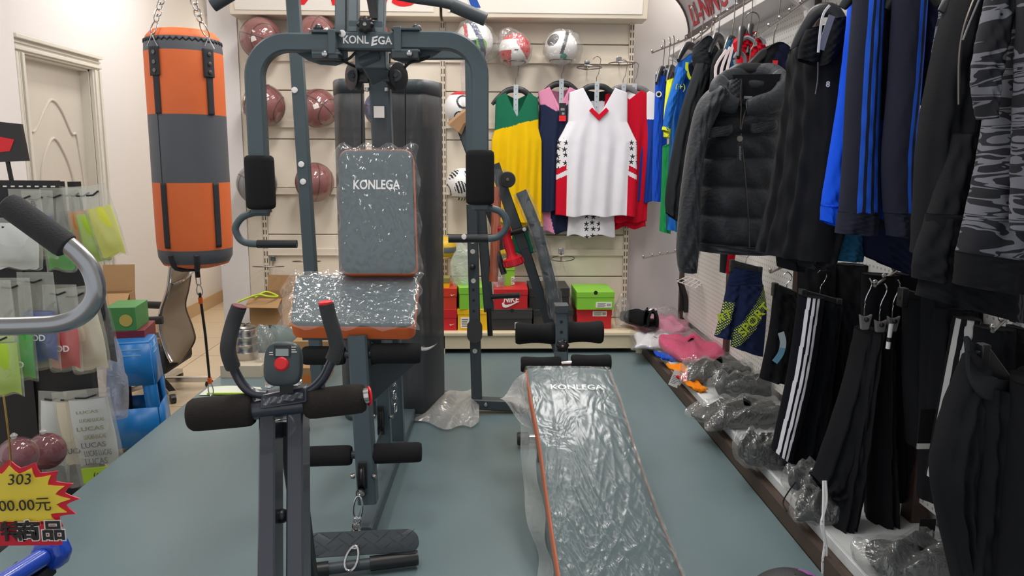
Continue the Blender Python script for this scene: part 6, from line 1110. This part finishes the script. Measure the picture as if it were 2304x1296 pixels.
pack('black jersey with white trim in a crinkled clear bag next to the magenta shirt', 1562, 800, 1715, 872, 'f_black', 4, .10, tails=((3.5, .03),))
pack('dark clothes in a clear bag under the striped trousers', 1625, 840, 1765, 905, 'f_char', 5, .11, 'film_frost', zoff=.0)
pack('greenish dark clothes in a wrinkled clear bag spilling over the shelf edge', 1585, 885, 1775, 970, 'f_char', 6, .09, tails=((3.0, .08), (3.9, .05)))
t = pack('black clothes in a clear bag with a dark three stripe logo', 1655, 965, 1785, 1062, 'f_black', 7, .11)
m = MB()
for k in range(3): m.bar((-.03+.022*k, -.045, .125), (-.015+.022*k, -.02, .128+.0*k), .012, .002, (0, 0, 1))
obj('stripe_logo', m, 'black', t)
pack('grey clear bag of clothes behind the white striped trousers', 1770, 1045, 1905, 1120, 'f_char', 8, .09)
pack('small dark clear bag at the shelf edge behind the white drawstring', 1792, 1100, 1905, 1175, 'f_black2', 9, .08, tails=((3.4, .03),))
pack('large clear bag of dark clothes at the bottom of the shelf', 1930, 1185, 2230, 1330, 'f_char', 10, .09)
for lab, x0, y0, x1, y1, m in (('flat royal blue cloth lying on the shelf edge', 1478, 792, 1535, 815, 'f_royal'), ('flat orange cloth on the shelf edge beside the card', 1512, 822, 1560, 842, 'f_orange'), ('flat red cloth between two orange ones on the shelf edge', 1530, 838, 1572, 866, 'f_red'), ('flat orange cloth nearest on the shelf edge', 1555, 858, 1592, 884, 'f_orange')):
    a = PZ((x0+x1)/2, (y0+y1)/2, SZ+.01); w_ = W(x1-x0, a.y)*.8; t = thing('folded_cloth', lab, 'cloth', (max(a.x, SX+w_/2-.03)-.02, a.y, SZ+.004), .1, group='flat cloths on the shelf edge'); obj('fold', MB().grid(lambda u, v: V(((u-.5)*w_, (v-.5)*.14, .012+.005*sin(9*u+7*v)+.004*sin(23*u))), 16, 12), m, t, solid=.012)
t = thing('price_card', 'white printed price card hanging from the shelf edge', 'card', PX(1530, 836, SX-.03), rot=(0, rad(20), rad(-15))); obj('card', MB().box((-.028, -.001, -.085), (.028, .001, 0)), 'label_white', t)
m = MB()
for k in range(6): m.box((-.022, -.0016, -.03-.008*k), (.01-.004*(k % 3), -.001, -.028-.008*k))
obj('print', m, 'label_ink', t); obj('green_mark', MB().box((.008, -.0016, -.026), (.022, -.001, -.010)), mat('mark_green', '#4f8a5a', .5), t)
# shoes
def shoe(px, py, rz, label):
    a = PZ(px, py+18, SZ+.085); t = thing('shoe', label, 'shoe', (a.x, a.y+.03, SZ+.085), rz, group='black shoes on the low shelf')
    def fn(u, v):
        x = -.135+.27*u; wd = .038*(1-.25*abs(u-.35)*2)*(1-.5*max(0, u-.85)/.15)*(1-.35*max(0, .08-u)/.08); hgt = .095-.055*max(0, (u-.35)/.65)**.8; th = PI*v
        return V((wd*cos(th)*(1.0 if v else 1), x, .012+hgt*sin(th)**.7*(1-.12*sin(PI*min(1, u*2.2)))))
    obj('upper', MB().grid(fn, 28, 20), 'f_black', t, sharp=180, solid=.004)
    obj('sole', MB().sweep([V((0, -.14, .008)), V((0, -.1, .008)), V((0, 0, .008)), V((0, .1, .008)), V((0, .138, .008))], octo(.078, .018, .3), (0, 0, 1), scale=[.55, .9, 1, .85, .45]), 'black', t)
    obj('heel_loop', MB().tube(smooth([(-.012, -.125, .09), (0, -.14, .125), (.012, -.125, .09)], 5), .003, 6), 'black', t)
    m = MB(); 
    for k in range(4): m.tube([(-.028, .0+.022*k, .085-.009*k), (.028, .008+.022*k, .085-.009*k)], .0028, 6)
    obj('laces', m, 'f_black2', t)
shoe(1428, 712, .4, 'left black sports shoe on the pink bag by the corner'); shoe(1470, 715, -.2, 'right black sports shoe on the pink bag by the corner')
pouch('plastic_bag', 'clear crumpled bag behind the pair of black shoes', 'plastic bag', V((1.15, 4.86, SZ+.02)), .22, .14, .1, 'film_frost', seed=21)
# white wire basket clipped to the pegboard and dark straps
wb = thing('wire_shelf', 'small white wire shelf fixed on the pegboard', 'wire shelf', PX(1570, 640, WX-.02), world=True); m = MB(); A0 = P(1525, 635, 4.3); A1 = P(1575, 650, 4.3)
for k in range(5): m.tube([P(1524+10*k, 632+4*k, 4.35), P(1546+9*k, 622+3*k, 4.6)], .003, 5)
for k in range(3): m.tube([P(1524+11*k, 633-6*k, 4.35+.12*k), P(1566+11*k, 649-6*k, 4.35+.12*k)], .003, 5)
obj('wires', m, 'white', wb); st_ = thing('strap_pair', 'dark belt hanging on the far brown post', 'belt', P(1535, 640, 4.85), world=True); obj('belt', MB().sweep(smooth([P(1528, 628, 4.82), P(1535, 660, 4.82), P(1533, 700, 4.82)], 4), octo(.03, .008), (0, 1, 0)), 'black', st_); obj('belt_end', MB().sweep(smooth([P(1534, 640, 4.8), P(1543, 670, 4.8), P(1543, 703, 4.8)], 4), octo(.028, .008), (0, 1, 0)), 'black', st_)
tie = thing('cable_tie', 'black cord lying over the brown toe board', 'cord', (SX, 2.6, SZ), world=True); obj('cord', MB().tube(smooth([PX(1790, 1085, SX-.015), PX(1775, 1105, SX-.03), PX(1762, 1130, PR-.004), PX(1770, 1150, PR-.004)], 5), .0025, 6), 'black', tie)
# ------------------------------------------------------------------ left: supports rack
mat('rack_black', '#1c1c1e', .6); mat('placard', '#2e2a29', .5)
rk = thing('display_rack', 'black display rack holding packaged sports supports at the left edge', 'display rack', (-1.75, 2.75, GZ), world=True)
def Rk(n, mb, m='rack_black', **k): return obj(n, mb, m, k.pop('parent', rk), **k)
Rk('top_bar', MB().box((P(-60, 425, 2.85).x, 2.83, P(60, 440, 2.85).z), (P(130, 425, 2.85).x, 2.87, P(60, 406, 2.85).z)))
m = MB()
for k in range(7): m.box((P(5+18*k, 430, 2.82).x, 2.826, P(60, 421, 2.82).z), (P(13+18*k, 430, 2.82).x, 2.831, P(60, 418, 2.82).z))
Rk('slot_holes', m, 'label_white', kind='stuff')
zr = [P(100, y, 2.9).z for y in (425, 600, 840, 1000)]
Rk('back_panel', MB().box((-2.05, 3.13, GZ), (P(165, 700, 3.13).x, 3.15, P(100, 410, 3.0).z))); Rk('back_panel', MB().box((-2.05, 3.10, GZ), (P(215, 900, 3.1).x, 3.125, P(100, 610, 2.98).z)))
for z in zr[1:3]: Rk('cross_bar', MB().box((-2.05, 3.06, z-.02), (P(205, 700, 3.07).x, 3.1, z+.02)))
for x in (P(10, 600, 3.0).x, P(150, 600, 3.0).x): Rk('upright', MB().box((x-.015, 3.085, GZ), (x+.015, 3.13, P(100, 410, 3.0).z)))
Rk('base_shelf', MB().box((-2.05, 2.5, GZ), (-1.48, 3.0, GZ+.05)))
# placard on a stalk
pc = thing('placard', 'dark placard with a red mark on a stalk above the supports rack', 'sign', P(20, 405, 2.84), world=True)
q4 = [P(-40, 270, 2.84), P(46, 279, 2.84), P(62, 362, 2.84), P(-40, 366, 2.84)]; m = MB(); m.add(q4+[p+V((0, .015, 0)) for p in q4], [(0, 1, 2, 3), (7, 6, 5, 4), (0, 4, 5, 1), (1, 5, 6, 2), (2, 6, 7, 3), (3, 7, 4, 0)]); obj('board', m, 'placard', pc)
q4 = [P(-20, 304, 2.838), P(32, 314, 2.838), P(22, 340, 2.838), P(-20, 345, 2.838)]; m = MB(); m.add(q4+[p+V((0, .004, 0)) for p in q4], [(0, 1, 2, 3), (7, 6, 5, 4), (0, 4, 5, 1), (1, 5, 6, 2), (2, 6, 7, 3), (3, 7, 4, 0)]); obj('red_mark', m, 'bright_red', pc)
obj('stalk', MB().tube([P(17, 362, 2.848), P(26, 406, 2.848)], .008, 8), 'rack_black', pc)
# hanging packs
for n_, c_ in (('in_blue', '#1d3f9c'), ('in_green', '#35b845'), ('in_lime', '#a9cc30'), ('in_red', '#cf1f30'), ('in_black', '#222428'), ('in_orange', '#e08a2c'), ('in_grey', '#6c7075'), ('in_navy', '#2c3856'), ('in_white', '#cfd2cf'), ('in_maroon', '#6b2530'), ('in_cream', '#d6cdb4'), ('in_yellow', '#dede4a')): mat(n_, c_, .7, noise=.08, bump=.1, bscale=300)
def support(label, x0, y0, x1, y1, Y, inner, seed, frac=(.35, .95), lean=0, txt=None, textm='white', filmm='film_bag', rz=0, ty=.6, th=.05):
    a, b = P(x0, y1, Y), P(x1, y0, Y); w_ = b.x-a.x; h_ = b.z-a.z; r2 = random.Random(seed); ph = [r2.random()*6 for _ in range(4)]
    t = thing('support_pack', label, 'packaged support', ((a.x+b.x)/2, Y, b.z), rot=(0, lean, rz), group='packaged supports on the rack')
    def fn(k, f0, f1, am):
        def g(u, v): th_ = 2*PI*u; z = -h_*(f0+(f1-f0)*v); dd = th/2*k*(sin(PI*min(1, .12+v*.95))**.6 if f0 > 0 else min(1, v*1.4)**.7*(1-.9*max(0, v-.8)/.2)); return V((w_/2*k*cos(th_)*(1-.03*sin(6*v+ph[0])), -(.001+dd)*sin(th_)*(1+am*sin(5*th_+ph[1]+7*v)), z+.006*sin(3*th_+ph[2])*(v > .95)))
        return g
    obj('product', MB().grid(fn(.84, frac[0], frac[1], .1), 32, 16, True), inner, t, sharp=180)
    obj('pouch', MB().grid(fn(1, 0, 1, .12), 36, 22, True), filmm, t, sharp=180)
    obj('hang_slot', MB().sweep([(-w_*.22, -.012, -.030), (.0, -.012, -.034), (w_*.22, -.012, -.024)], octo(.006, .004), (0, 1, 0)), 'rack_black', t)
    if txt: text('lettering', txt, .03, (0, -th/2*1.0-.004, -h_*ty), (1, 0, 0), (0, 0, 1), textm, t, bold=.02)
    return t
support('clear support pouch with dark navy pad at the left end of the top row', 30, 425, 92, 560, 2.74, 'in_navy', 1, (.55, .95))
support('frosted support pouch with blue pad and small printed mark in the top row', 62, 428, 118, 580, 2.78, 'in_blue', 2, (.38, .6), txt='B', textm='in_black', ty=.2)
support('tall frosted pouch with green pad in the top row', 105, 423, 160, 610, 2.82, 'in_green', 3, (.5, .97))
support('pouch with black insole in the top row', 138, 420, 178, 560, 2.86, 'in_black', 4, (.4, .95), .06)
support('pouch with grey and orange insole in the top row', 152, 420, 196, 575, 2.84, 'in_orange', 5, (.35, .97), -.08)
support('pouch with lime insole in the top row', 166, 420, 222, 592, 2.82, 'in_lime', 6, (.35, .97), -.13)
support('slim yellow edged pouch swinging out rightmost in the top row', 186, 418, 240, 582, 2.80, 'in_yellow', 7, (.3, .97), -.24, th=.03)
support('white and black packaged knee guard behind the foam grip', -12, 490, 88, 605, 2.6, 'in_white', 8, (.1, .98))
support('pouch with lime support at the left edge of the middle row', -45, 630, 24, 860, 2.5, 'in_lime', 9, (.45, .97))
support('pouch with bright green support and white lettering in the middle row', 8, 625, 66, 855, 2.55, 'in_green', 10, (.4, .97), txt='LOD', ty=.83)
support('pouch with royal blue support and white lettering in the middle row', 58, 612, 120, 830, 2.6, 'in_blue', 11, (.4, .9), txt='LOD', ty=.66)
support('pouch with red support and white lettering in the middle row', 112, 640, 172, 835, 2.65, 'in_red', 12, (.5, .95), txt='LOD', ty=.72)
support('cream pouch with orange edge beside the red support', 140, 645, 215, 838, 2.72, 'in_cream', 13, (.3, .96), -.12)
support('black support pouch at the right end of the middle row', 175, 648, 240, 820, 2.8, 'in_black', 14, (.05, .97), -.10, filmm='film_thin')
support('lime honeycomb pouch low at the left edge', -20, 740, 40, 890, 2.42, 'in_lime', 15, (.2, .97))
support('leftmost green and white printed pouch in the bottom row', 105, 880, 150, 1085, 3.02, 'in_white', 16, (.1, .8), .05)
support('middle green and white printed pouch in the bottom row', 135, 880, 195, 1095, 2.99, 'in_cream', 17, (.1, .75), -.08, txt='LUCAS', textm='in_grey', ty=.6)
t = support('frontmost printed pouch with lime foot in the bottom row', 158, 875, 248, 1090, 2.97, 'in_white', 18, (.1, .78), -.10, ty=.62)
for k in range(7): text('lettering', 'LUCAS LUCAS' if k % 2 else 'LUCAS', .016+.0035*k, (.012*(k % 2)+.005, -.032, -.085-.034*k), (1, 0, 0), (0, 0, 1), mat('olive', '#8f9066', .6) if k < 4 else 'in_grey', t, width=.085+.01*(k % 3))
obj('foot_strip', MB().box((-.062, -.030, -.375), (.062, -.024, -.315)), 'in_lime', t); text('lettering', '(+)', .03, (0, -.031, -.345), (1, 0, 0), (0, 0, 1), 'in_black', t)
def soft_ball(px, py, r, Y, label):
    t = thing('wrapped_ball', label, 'ball', P(px, py, Y), group='maroon wrapped balls on the rack'); obj('ball', MB().sphere((0, 0, 0), r, 24), 'in_maroon', t); obj('plastic_wrap', MB().sphere((0, 0, 0), r*1.06, 24), 'wrap', t); obj('knot', MB().lathe([(.006, 0), (.012, .012), (.004, .02)], (0, -.01, r*1.04), (0, 0, 1), 10), 'film_milky', t)
soft_ball(105, 1015, .065, 2.7, 'small maroon wrapped ball beside the printed pouches'); soft_ball(40, 1025, .06, 2.5, 'small maroon wrapped ball behind the starburst price card')
support('clear packet of yellow and red bands lying at the platform edge', 225, 1035, 285, 1085, 3.12, 'in_orange', 30, (.1, .9), -.6)
# starburst price card
YT = 1.2; sb_ = thing('price_card', 'red and yellow starburst price card with handwritten price', 'price card', P(60, 1225, YT), world=True)
c0 = P(28, 1125, YT); sR, sH = W(148, YT), W(95, YT)
def star(n, r0, r1, cut): 
    o = []
    for i in range(n*4):
        a = 2*PI*i/(n*4); k = abs((i % 4)/4-.0); r = r1+(r0-r1)*(abs(1-2*((i % 4)/4)))**1.6; o.append((sR*r*cos(a), max(-cut, sH*r*sin(a))))
    return o
obj('card', MB().prism(star(16, 1, .80, 9), c0+V((0, .002, 0)), (1, 0, 0), (0, 0, 1), -.002), mat('card_red', '#d5243a', .4), sb_); obj('card_center', MB().prism(star(16, .86, .66, sH*.55), c0, (1, 0, 0), (0, 0, 1), -.002), mat('card_yellow', '#f5d94a', .4), sb_)
cb0 = P(64, 1196, YT-.004); m = MB(); m.box((P(-40, 1196, YT).x, YT-.0035, P(60, 1225, YT).z), (P(138, 1196, YT).x, YT-.001, P(60, 1178, YT).z)); obj('card_foot', m, 'card_red', sb_)
mat('ink', '#2b2a28', .5)
text('lettering', '303', .026, P(42, 1080, YT-.004), (1, 0, .03), (0, 0, 1), 'ink', sb_, shear=.2, bold=-.006); text('lettering', '00.00元', .026, P(56, 1138, YT-.004), (1, 0, .03), (0, 0, 1), 'ink', sb_, bold=-.004)
text('lettering', '商品', .036, P(92, 1197, YT-.0045), (1, 0, 0), (0, 0, 1), 'label_white', sb_, sx=1.1, bold=.07); text('lettering', '商品', .036, P(92, 1197, YT-.0055), (1, 0, 0), (0, 0, 1), 'ink', sb_, sx=1.1, bold=.02); text('lettering', '特', .036, P(28, 1199, YT-.0055), (1, 0, 0), (0, 0, 1), 'ink', sb_, sx=1.1, bold=.02)
obj('cord', MB().tube([P(8, 890, YT+.003), P(22, 1000, YT+.003), P(25, 1055, YT+.003)], .0016, 6), 'brass', sb_)
# silver handlebar of a machine at the left edge
YH = 1.02; hbm = thing('exercise_bike', 'silver curved handlebar with black foam grip reaching in from the left', 'gym machine', P(-60, 740, YH), world=True)
hpts = smooth([P(-260, 735, YH), P(-60, 735, YH), P(60, 733, YH), P(140, 727, YH), P(190, 704, YH), P(216, 660, YH), P(206, 610, YH), P(180, 575, YH), P(146, 546, YH), P(60, 486, YH), P(0, 452, YH)], 7)
mat('silver', '#a3a5a8', .25, .85, noise=.03)
obj('handlebar', MB().tube(hpts[:-8], W(20, YH), 24, upv=(0, 1, 0)), 'silver', hbm)
gp = [P(152, 556, YH), P(90, 510, YH), P(40, 475, YH), P(12, 455, YH)]; gr = W(29, YH); obj('foam_grip', MB().lathe([(gr*.8, 0), (gr*.95, .002), (gr, .008), (gr*.98, (gp[3]-gp[0]).length-.012), (gr*.85, (gp[3]-gp[0]).length-.003), (gr*.6, (gp[3]-gp[0]).length)], gp[0], gp[3]-gp[0], 26), mat('foam_grey', '#343436', .9, noise=.1, nscale=120, bump=.3, bscale=400), hbm)
obj('mast', MB().tube([P(-260, 735, YH), V((P(-260, 735, YH).x, YH, 0))], .03, 14), 'silver', hbm); obj('mast_foot', MB().box((P(-260, 735, YH).x-.25, YH-.04, 0), (P(-260, 735, YH).x+.2, YH+.04, .05)), 'black_plastic', hbm)
# blue dumbbell on a stand below the price card
db = thing('dumbbell', 'shiny blue dumbbell below the starburst price card', 'dumbbell', P(85, 1270, 1.3), world=True); mat('vinyl_blue', '#1a47b4', .22, coat=.4)
d0, d1 = P(30, 1296, 1.25), P(95, 1255, 1.32); obj('head', MB().lathe([(.01, 0), (.028, .004), (.034, .014), (.034, .034), (.028, .044), (.014, .05)], d1, d1-d0, 8), 'vinyl_blue', db, bevel=.004); obj('grip', MB().tube([d0-(d1-d0)*.6, d1], .017, 14), 'vinyl_blue', db); obj('head', MB().lathe([(.01, 0), (.028, .004), (.034, .014), (.034, .034), (.028, .044), (.014, .05)], d0-(d1-d0)*.6, d0-d1, 8), 'vinyl_blue', db, bevel=.004)
stt = thing('dumbbell_stand', 'dark stand carrying the blue dumbbell', 'stand', (d0.x, 1.28, 0), world=True); obj('column', MB().box((d0.x-.03, 1.25, .03), (d0.x+.005, 1.31, d0.z-.02)), 'rack_black', stt); obj('cradle', MB().box((d0.x-.05, 1.22, d0.z-.045), (d0.x+.02, 1.34, d0.z-.022)), 'rack_black', stt); obj('base', MB().box((d0.x-.15, 1.15, 0), (d0.x+.06, 1.42, .03)), 'rack_black', stt)
# ------------------------------------------------------------------ office chair
YO = 4.55; ch = thing('office_chair', 'office chair with dark mesh back and chrome frame behind the punching bag', 'chair', (P(390, 830, YO).x, YO, GZ), world=True)
mat('mesh_back', '#8a7a67', .6, noise=.1, nscale=60, bump=.2, bscale=600); mat('seat_black', '#24262b', .7)
Lc = smooth([P(384, 600, YO-.05), P(378, 650, YO-.05), P(362, 700, YO-.05), P(360, 740, YO-.05), P(374, 790, YO-.06), P(386, 815, YO-.08)], 5); Rc = smooth([P(430, 600, YO+.2), P(422, 650, YO+.2), P(415, 690, YO+.2), P(432, 740, YO+.2), P(434, 770, YO+.18), P(400, 818, YO+.1)], 5)
obj('mesh_back', MB().grid(lambda u, v: Lc[min(len(Lc)-1, int(v*(len(Lc)-1)+.5))].lerp(Rc[min(len(Rc)-1, int(v*(len(Rc)-1)+.5))], u)+V((.02*sin(PI*u), 0, 0)), 12, len(Lc)), 'mesh_back', ch, sharp=180, solid=.012)
obj('back_frame', MB().tube(Lc, .012, 10, upv=(0, 1, 0)), 'chrome', ch); obj('back_frame', MB().tube(Rc, .012, 10, upv=(0, 1, 0)), 'dark_steel', ch); obj('head_bar', MB().sweep(smooth([P(388, 640, YO-.06), P(412, 628, YO+.0), P(436, 606, YO+.15)], 5), octo(.03, .012), (0, 0, 1)), 'chrome', ch)
sxm = smooth([P(372, 780, YO-.06), P(380, 825, YO-.06), P(355, 840, YO-.06), P(320, 838, YO-.06)], 4)
obj('seat', MB().box((P(285, 800, YO).x, YO-.08, P(330, 838, YO).z), (P(384, 800, YO).x, YO+.36, P(330, 775, YO).z)), 'seat_black', ch, bevel=.03)
for y0, Y_ in ((687, YO+.3), (720, YO-.1)): obj('armrest', MB().sweep(smooth([P(366, y0, Y_), P(320, y0-1 if y0 < 700 else y0+2, Y_), P(296, y0+4, Y_), P(286, y0+16, Y_), P(284, y0+70, Y_)], 5), octo(.045, .028, .3), (0, 1, 0)), 'black_plastic', ch, sharp=60)
obj('gas_lift', MB().tube([(P(335, 800, YO).x, YO+.14, GZ+.08), (P(335, 800, YO).x, YO+.14, P(330, 838, YO).z)], .028, 14), 'chrome', ch); gl = V((P(335, 800, YO).x, YO+.14, GZ+.08))
for k in range(5): a = 2*PI*k/5+.3; e_ = gl+V((.28*cos(a), .28*sin(a), -.02)); obj('base_leg', MB().bar(gl, e_, .045, .03, (0, 0, 1)), 'chrome', ch); obj('caster', MB().lathe([(.012, -.018), (.027, -.014), (.027, .014), (.012, .018)], (e_.x, e_.y, GZ+.027), (sin(a), -cos(a), 0), 14), 'black_plastic', ch)
# ------------------------------------------------------------------ stool, boxes, bag at the left
YSt = 3.62; s0 = P(300, 785, YSt+.13); stc = V((s0.x, YSt+.13, GZ)); ht = P(305, 775, YSt).z-GZ
so = thing('plastic_stool', 'blue plastic stool behind the bottom row of pouches', 'stool', stc, rad(14)); mat('blue_plastic', '#1d7ac6', .35)
tw, bw = .09, .135
obj('seat', MB().box((-tw, -tw, ht-.02), (tw, tw, ht)), 'blue_plastic', so, bevel=.008); m = MB()
for sx_ in (-1, 1):
    for sy_ in (-1, 1):
        a = V((sx_*tw, sy_*tw, ht-.01)); b = V((sx_*bw, sy_*bw, 0)); lg = MB(); 
        for dx, dy in ((.07, .008), (.008, .07)): lg.add([a, a+V((-sx_*dx*.9, -sy_*dy*.9, 0)), b+V((-sx_*dx*.75, -sy_*dy*.75, 0)), b, a+V((-sx_*(.008 if dx > .05 else .0), -sy_*(.008 if dy < .05 else 0), 0))*1, ], [(0, 1, 2, 3)])
        obj('leg', lg, 'blue_plastic', so, solid=.008)
for ax_ in range(4):
    c_, s__ = cos(ax_*PI/2), sin(ax_*PI/2); pts = []
    def rp(x, z): k = tw+(bw-tw)*(1-z/ht); v_ = V((x*k/tw, -k, z)); return V((v_.x*c_-v_.y*s__, v_.x*s__+v_.y*c_, v_.z))
    obj('side_panel', MB().add([rp(-tw, ht*.08), rp(tw, ht*.08), rp(tw, ht*.42), rp(-tw, ht*.42)], [(0, 1, 2, 3)]), 'blue_plastic', so, solid=.006); obj('apron', MB().add([rp(-tw, ht*.62), rp(tw, ht*.62), rp(tw, ht-.01), rp(-tw, ht-.01)], [(0, 1, 2, 3)]), 'blue_plastic', so, solid=.006)
    m = MB()
    for k in range(2): m.box((-.05, -.004, 0), (.05, .004, .005), M=Matrix.Translation(rp(0, ht*(.93-.05*k)))@Matrix.Rotation(ax_*PI/2, 4, 'Z'))
    obj('rib', m, mat('blue_light', '#8cc6ee', .35), so)
def carton(label, x0, y0, x1, y1, Y, dep, m, rz=0, flaps=0, z=None, cat='box', name='cardboard_box', print_=None):
    a, b = P(x0, y1, Y), P(x1, y0, Y); w_, h_ = b.x-a.x, b.z-a.z; t = thing(name, label, cat, ((a.x+b.x)/2, Y+dep/2, a.z if z is None else z), rz); d2 = dep/2; mm = MB()
    if flaps:
        for p0, p1 in (((-w_/2, -d2, 0), (w_/2, -d2+.004, h_)), ((-w_/2, d2-.004, 0), (w_/2, d2, h_)), ((-w_/2, -d2, 0), (-w_/2+.004, d2, h_)), ((w_/2-.004, -d2, 0), (w_/2, d2, h_)), ((-w_/2, -d2, 0), (w_/2, d2, .004))): mm.box(p0, p1)
        obj('carton', mm, m, t); f_ = flaps
        obj('flap', MB().box((-w_/2, -.002, 0), (w_/2, .002, f_), M=Matrix.Translation((0, d2, h_))@Matrix.Rotation(rad(-12), 4, 'X')), m, t); obj('flap', MB().box((-w_/2, -.002, 0), (w_/2, .002, f_*.8), M=Matrix.Translation((0, -d2, h_))@Matrix.Rotation(rad(125), 4, 'X')), m, t)
    else: obj('carton', mm.box((-w_/2, -d2, 0), (w_/2, d2, h_)), m, t, bevel=.002)
    return t, w_, h_, d2
mat('box_leaf', '#4c8f4f', .5, noise=.08); mat('box_wine', '#7d2433', .5, noise=.08); mat('carton_white', '#c9bda9', .6); mat('carton_side', '#8d745c', .7); mat('print_gold', '#c9b15a', .5)

t0, w0, h0, _ = carton('dark red carton under the green box', 232, 745, 310, 800, 3.75, .25, 'box_wine', .2, z=P(270, 800, 3.75).z)
t1, w1, h1, d1_ = carton('green carton with a gold round print beside the office chair', 232, 692, 294, 745, 3.75, .22, 'box_leaf', .15, z=P(270, 800, 3.75).z+h0)
obj('round_print', MB().lathe([(.028, 0), (.03, .001), (.024, .001)], (.025, -d1_-.002, h1*.45), (0, -1, 0), 24), 'print_gold', t1)
t2, w2, h2, _ = carton('tall brown cardboard box with raised flap behind the green carton', 228, 690, 288, 800, 4.02, .10, 'card', .15, flaps=.14, z=P(270, 800, 3.75).z)
tb0 = P(270, 800, 3.75); tbl = thing('low_table', 'low table under the cartons beside the stool', 'table', ((t0.location.x), 4.02, GZ)); hh_ = tb0.z-GZ; obj('top', MB().box((-.24, -.28, hh_-.03), (.03, .12, hh_)), 'card_dark', tbl)
for sx_ in (-.22, .01):
    for sy_ in (-.26, .10): obj('leg', MB().box((sx_-.015, sy_-.015, 0), (sx_+.015, sy_+.015, hh_-.03)), 'rack_black', tbl)
film('film_blue', '#cfd6e6', .42, .25, 12, .6, .18, .02)
pouch('plastic_bag', 'crumpled pale plastic bag hanging over the blue stool', 'plastic bag', P(255, 940, YSt-.12), .16, .38, .10, 'film_blue', seed=31, top=.55)
# on the mat behind the console
tA, wA, hA, dA = carton('flat pale carton on the rubber floor carrying the steel canister', 497, 832, 588, 860, 4.05, .28, 'carton_white', 0, z=0, name='carton')
cn_ = thing('canister', 'stainless steel canister with ridged body and clamp lid on the pale carton', 'canister', (P(556, 820, 4.2).x, 4.2, hA)); rC = W(25, 4.2); hC = P(556, 738, 4.2).z-hA
pr_ = [(rC*.95, 0), (rC, .006)]
for k in range(1, 4): z = hC*k/4; pr_ += [(rC, z-.006), (rC*1.05, z), (rC, z+.006)]
pr_ += [(rC, hC-.02), (rC*.96, hC-.006), (rC*.9, hC)]
obj('body', MB().lathe(pr_, (0, 0, 0), n=36), 'steel', cn_); obj('lid', MB().lathe([(rC*.92, hC), (rC*.95, hC+.008), (rC*.8, hC+.014), (.012, hC+.018)], (0, 0, 0), n=32), 'steel', cn_); m = MB()
for k in range(4): m.bar((0, 0, hC+.022), (.03*cos(k*PI/2), .03*sin(k*PI/2), hC+.03), .012, .006, (0, 0, 1))
obj('clamp', m, 'chrome', cn_)
tB, wB, hB, dB = carton('open brown cardboard box at the foot of the display wall', 568, 672, 640, 745, 4.62, .3, 'card', -.1, flaps=.10, z=DT)
rp_ = thing('skipping_rope', 'lime green skipping rope looped over the open cardboard box', 'rope', (tB.location.x, 4.62, DT), world=True); zR = DT+hB+.01
obj('rope', MB().tube(smooth([V((tB.location.x-.07, 4.60, zR)), V((tB.location.x-.02, 4.66, zR+.025)), V((tB.location.x+.06, 4.62, zR+.005)), V((tB.location.x+.02, 4.57, zR+.012)), V((tB.location.x-.05, 4.58, zR+.02)), V((tB.location.x-.16, 4.56, zR-.02))], 6), .006, 8), mat('rope_lime', '#bfd63a', .5), rp_)
t, w_, h_, d_ = carton('brown carton with orange print behind the counter', 676, 812, 728, 852, 3.9, .25, 'card', 0, z=0); obj('print', MB().box((-w_*.4, -d_-.001, h_*.2), (w_*.2, -d_+.001, h_*.6)), mat('print_orange', '#c9702c', .6), t)
t, w_, h_, d_ = carton('low brown carton hidden behind the seat', 660, 745, 760, 800, 4.3, .25, 'card', 0, z=0)
cl = thing('grey_cloth', 'grey green cloth bundle behind the steel canister', 'cloth', (P(610, 760, 4.45).x, 4.45, 0)); r2 = random.Random(5); hcl = P(610, 735, 4.45).z
obj('bundle', MB().grid(lambda u, v: V((.15*cos(2*PI*u)*sin(PI*(.02+.96*v))**.7*(1+.15*sin(5*6.28*u+9*v)), .1*sin(2*PI*u)*sin(PI*(.02+.96*v))**.7*(1+.12*sin(7*6.28*u+5*v)), hcl*.5+hcl*.5*cos(PI*v)*(1+.08*sin(9*6.28*u)))), 48, 26, True), fabric('cloth_grey', '#6d7a78'), cl, sharp=180)
pouch('plastic_bag', 'clear crumpled bag beside the steel canister', 'plastic bag', V((P(600, 800, 4.2).x, 4.15, hA)), .12, .2, .1, 'film_frost', seed=41)
pp_ = thing('leaflet', 'white and green leaflet lying on the rubber floor by the punching bag anchor', 'leaflet', PZ(540, 880, .001)); obj('sheet', MB().grid(lambda u, v: V(((u-.5)*.36, (v-.5)*.14, .002+.006*sin(5*u)*v)), 12, 6), mat('leaflet', '#dfe5d2', .5), pp_); obj('green_edge', MB().box((-.14, -.072, .004), (.16, -.06, .011)), 'in_lime', pp_)
cu = thing('blue_curtain', 'dark blue cloth edge showing beside the white column', 'cloth', P(527, 760, 5.05), world=True); obj('drape', MB().grid(lambda u, v: P(517+16*u*v+6*u, 655+110*v, 5.0+.02*sin(9*u)), 6, 12), 'f_navy', cu, solid=.006)
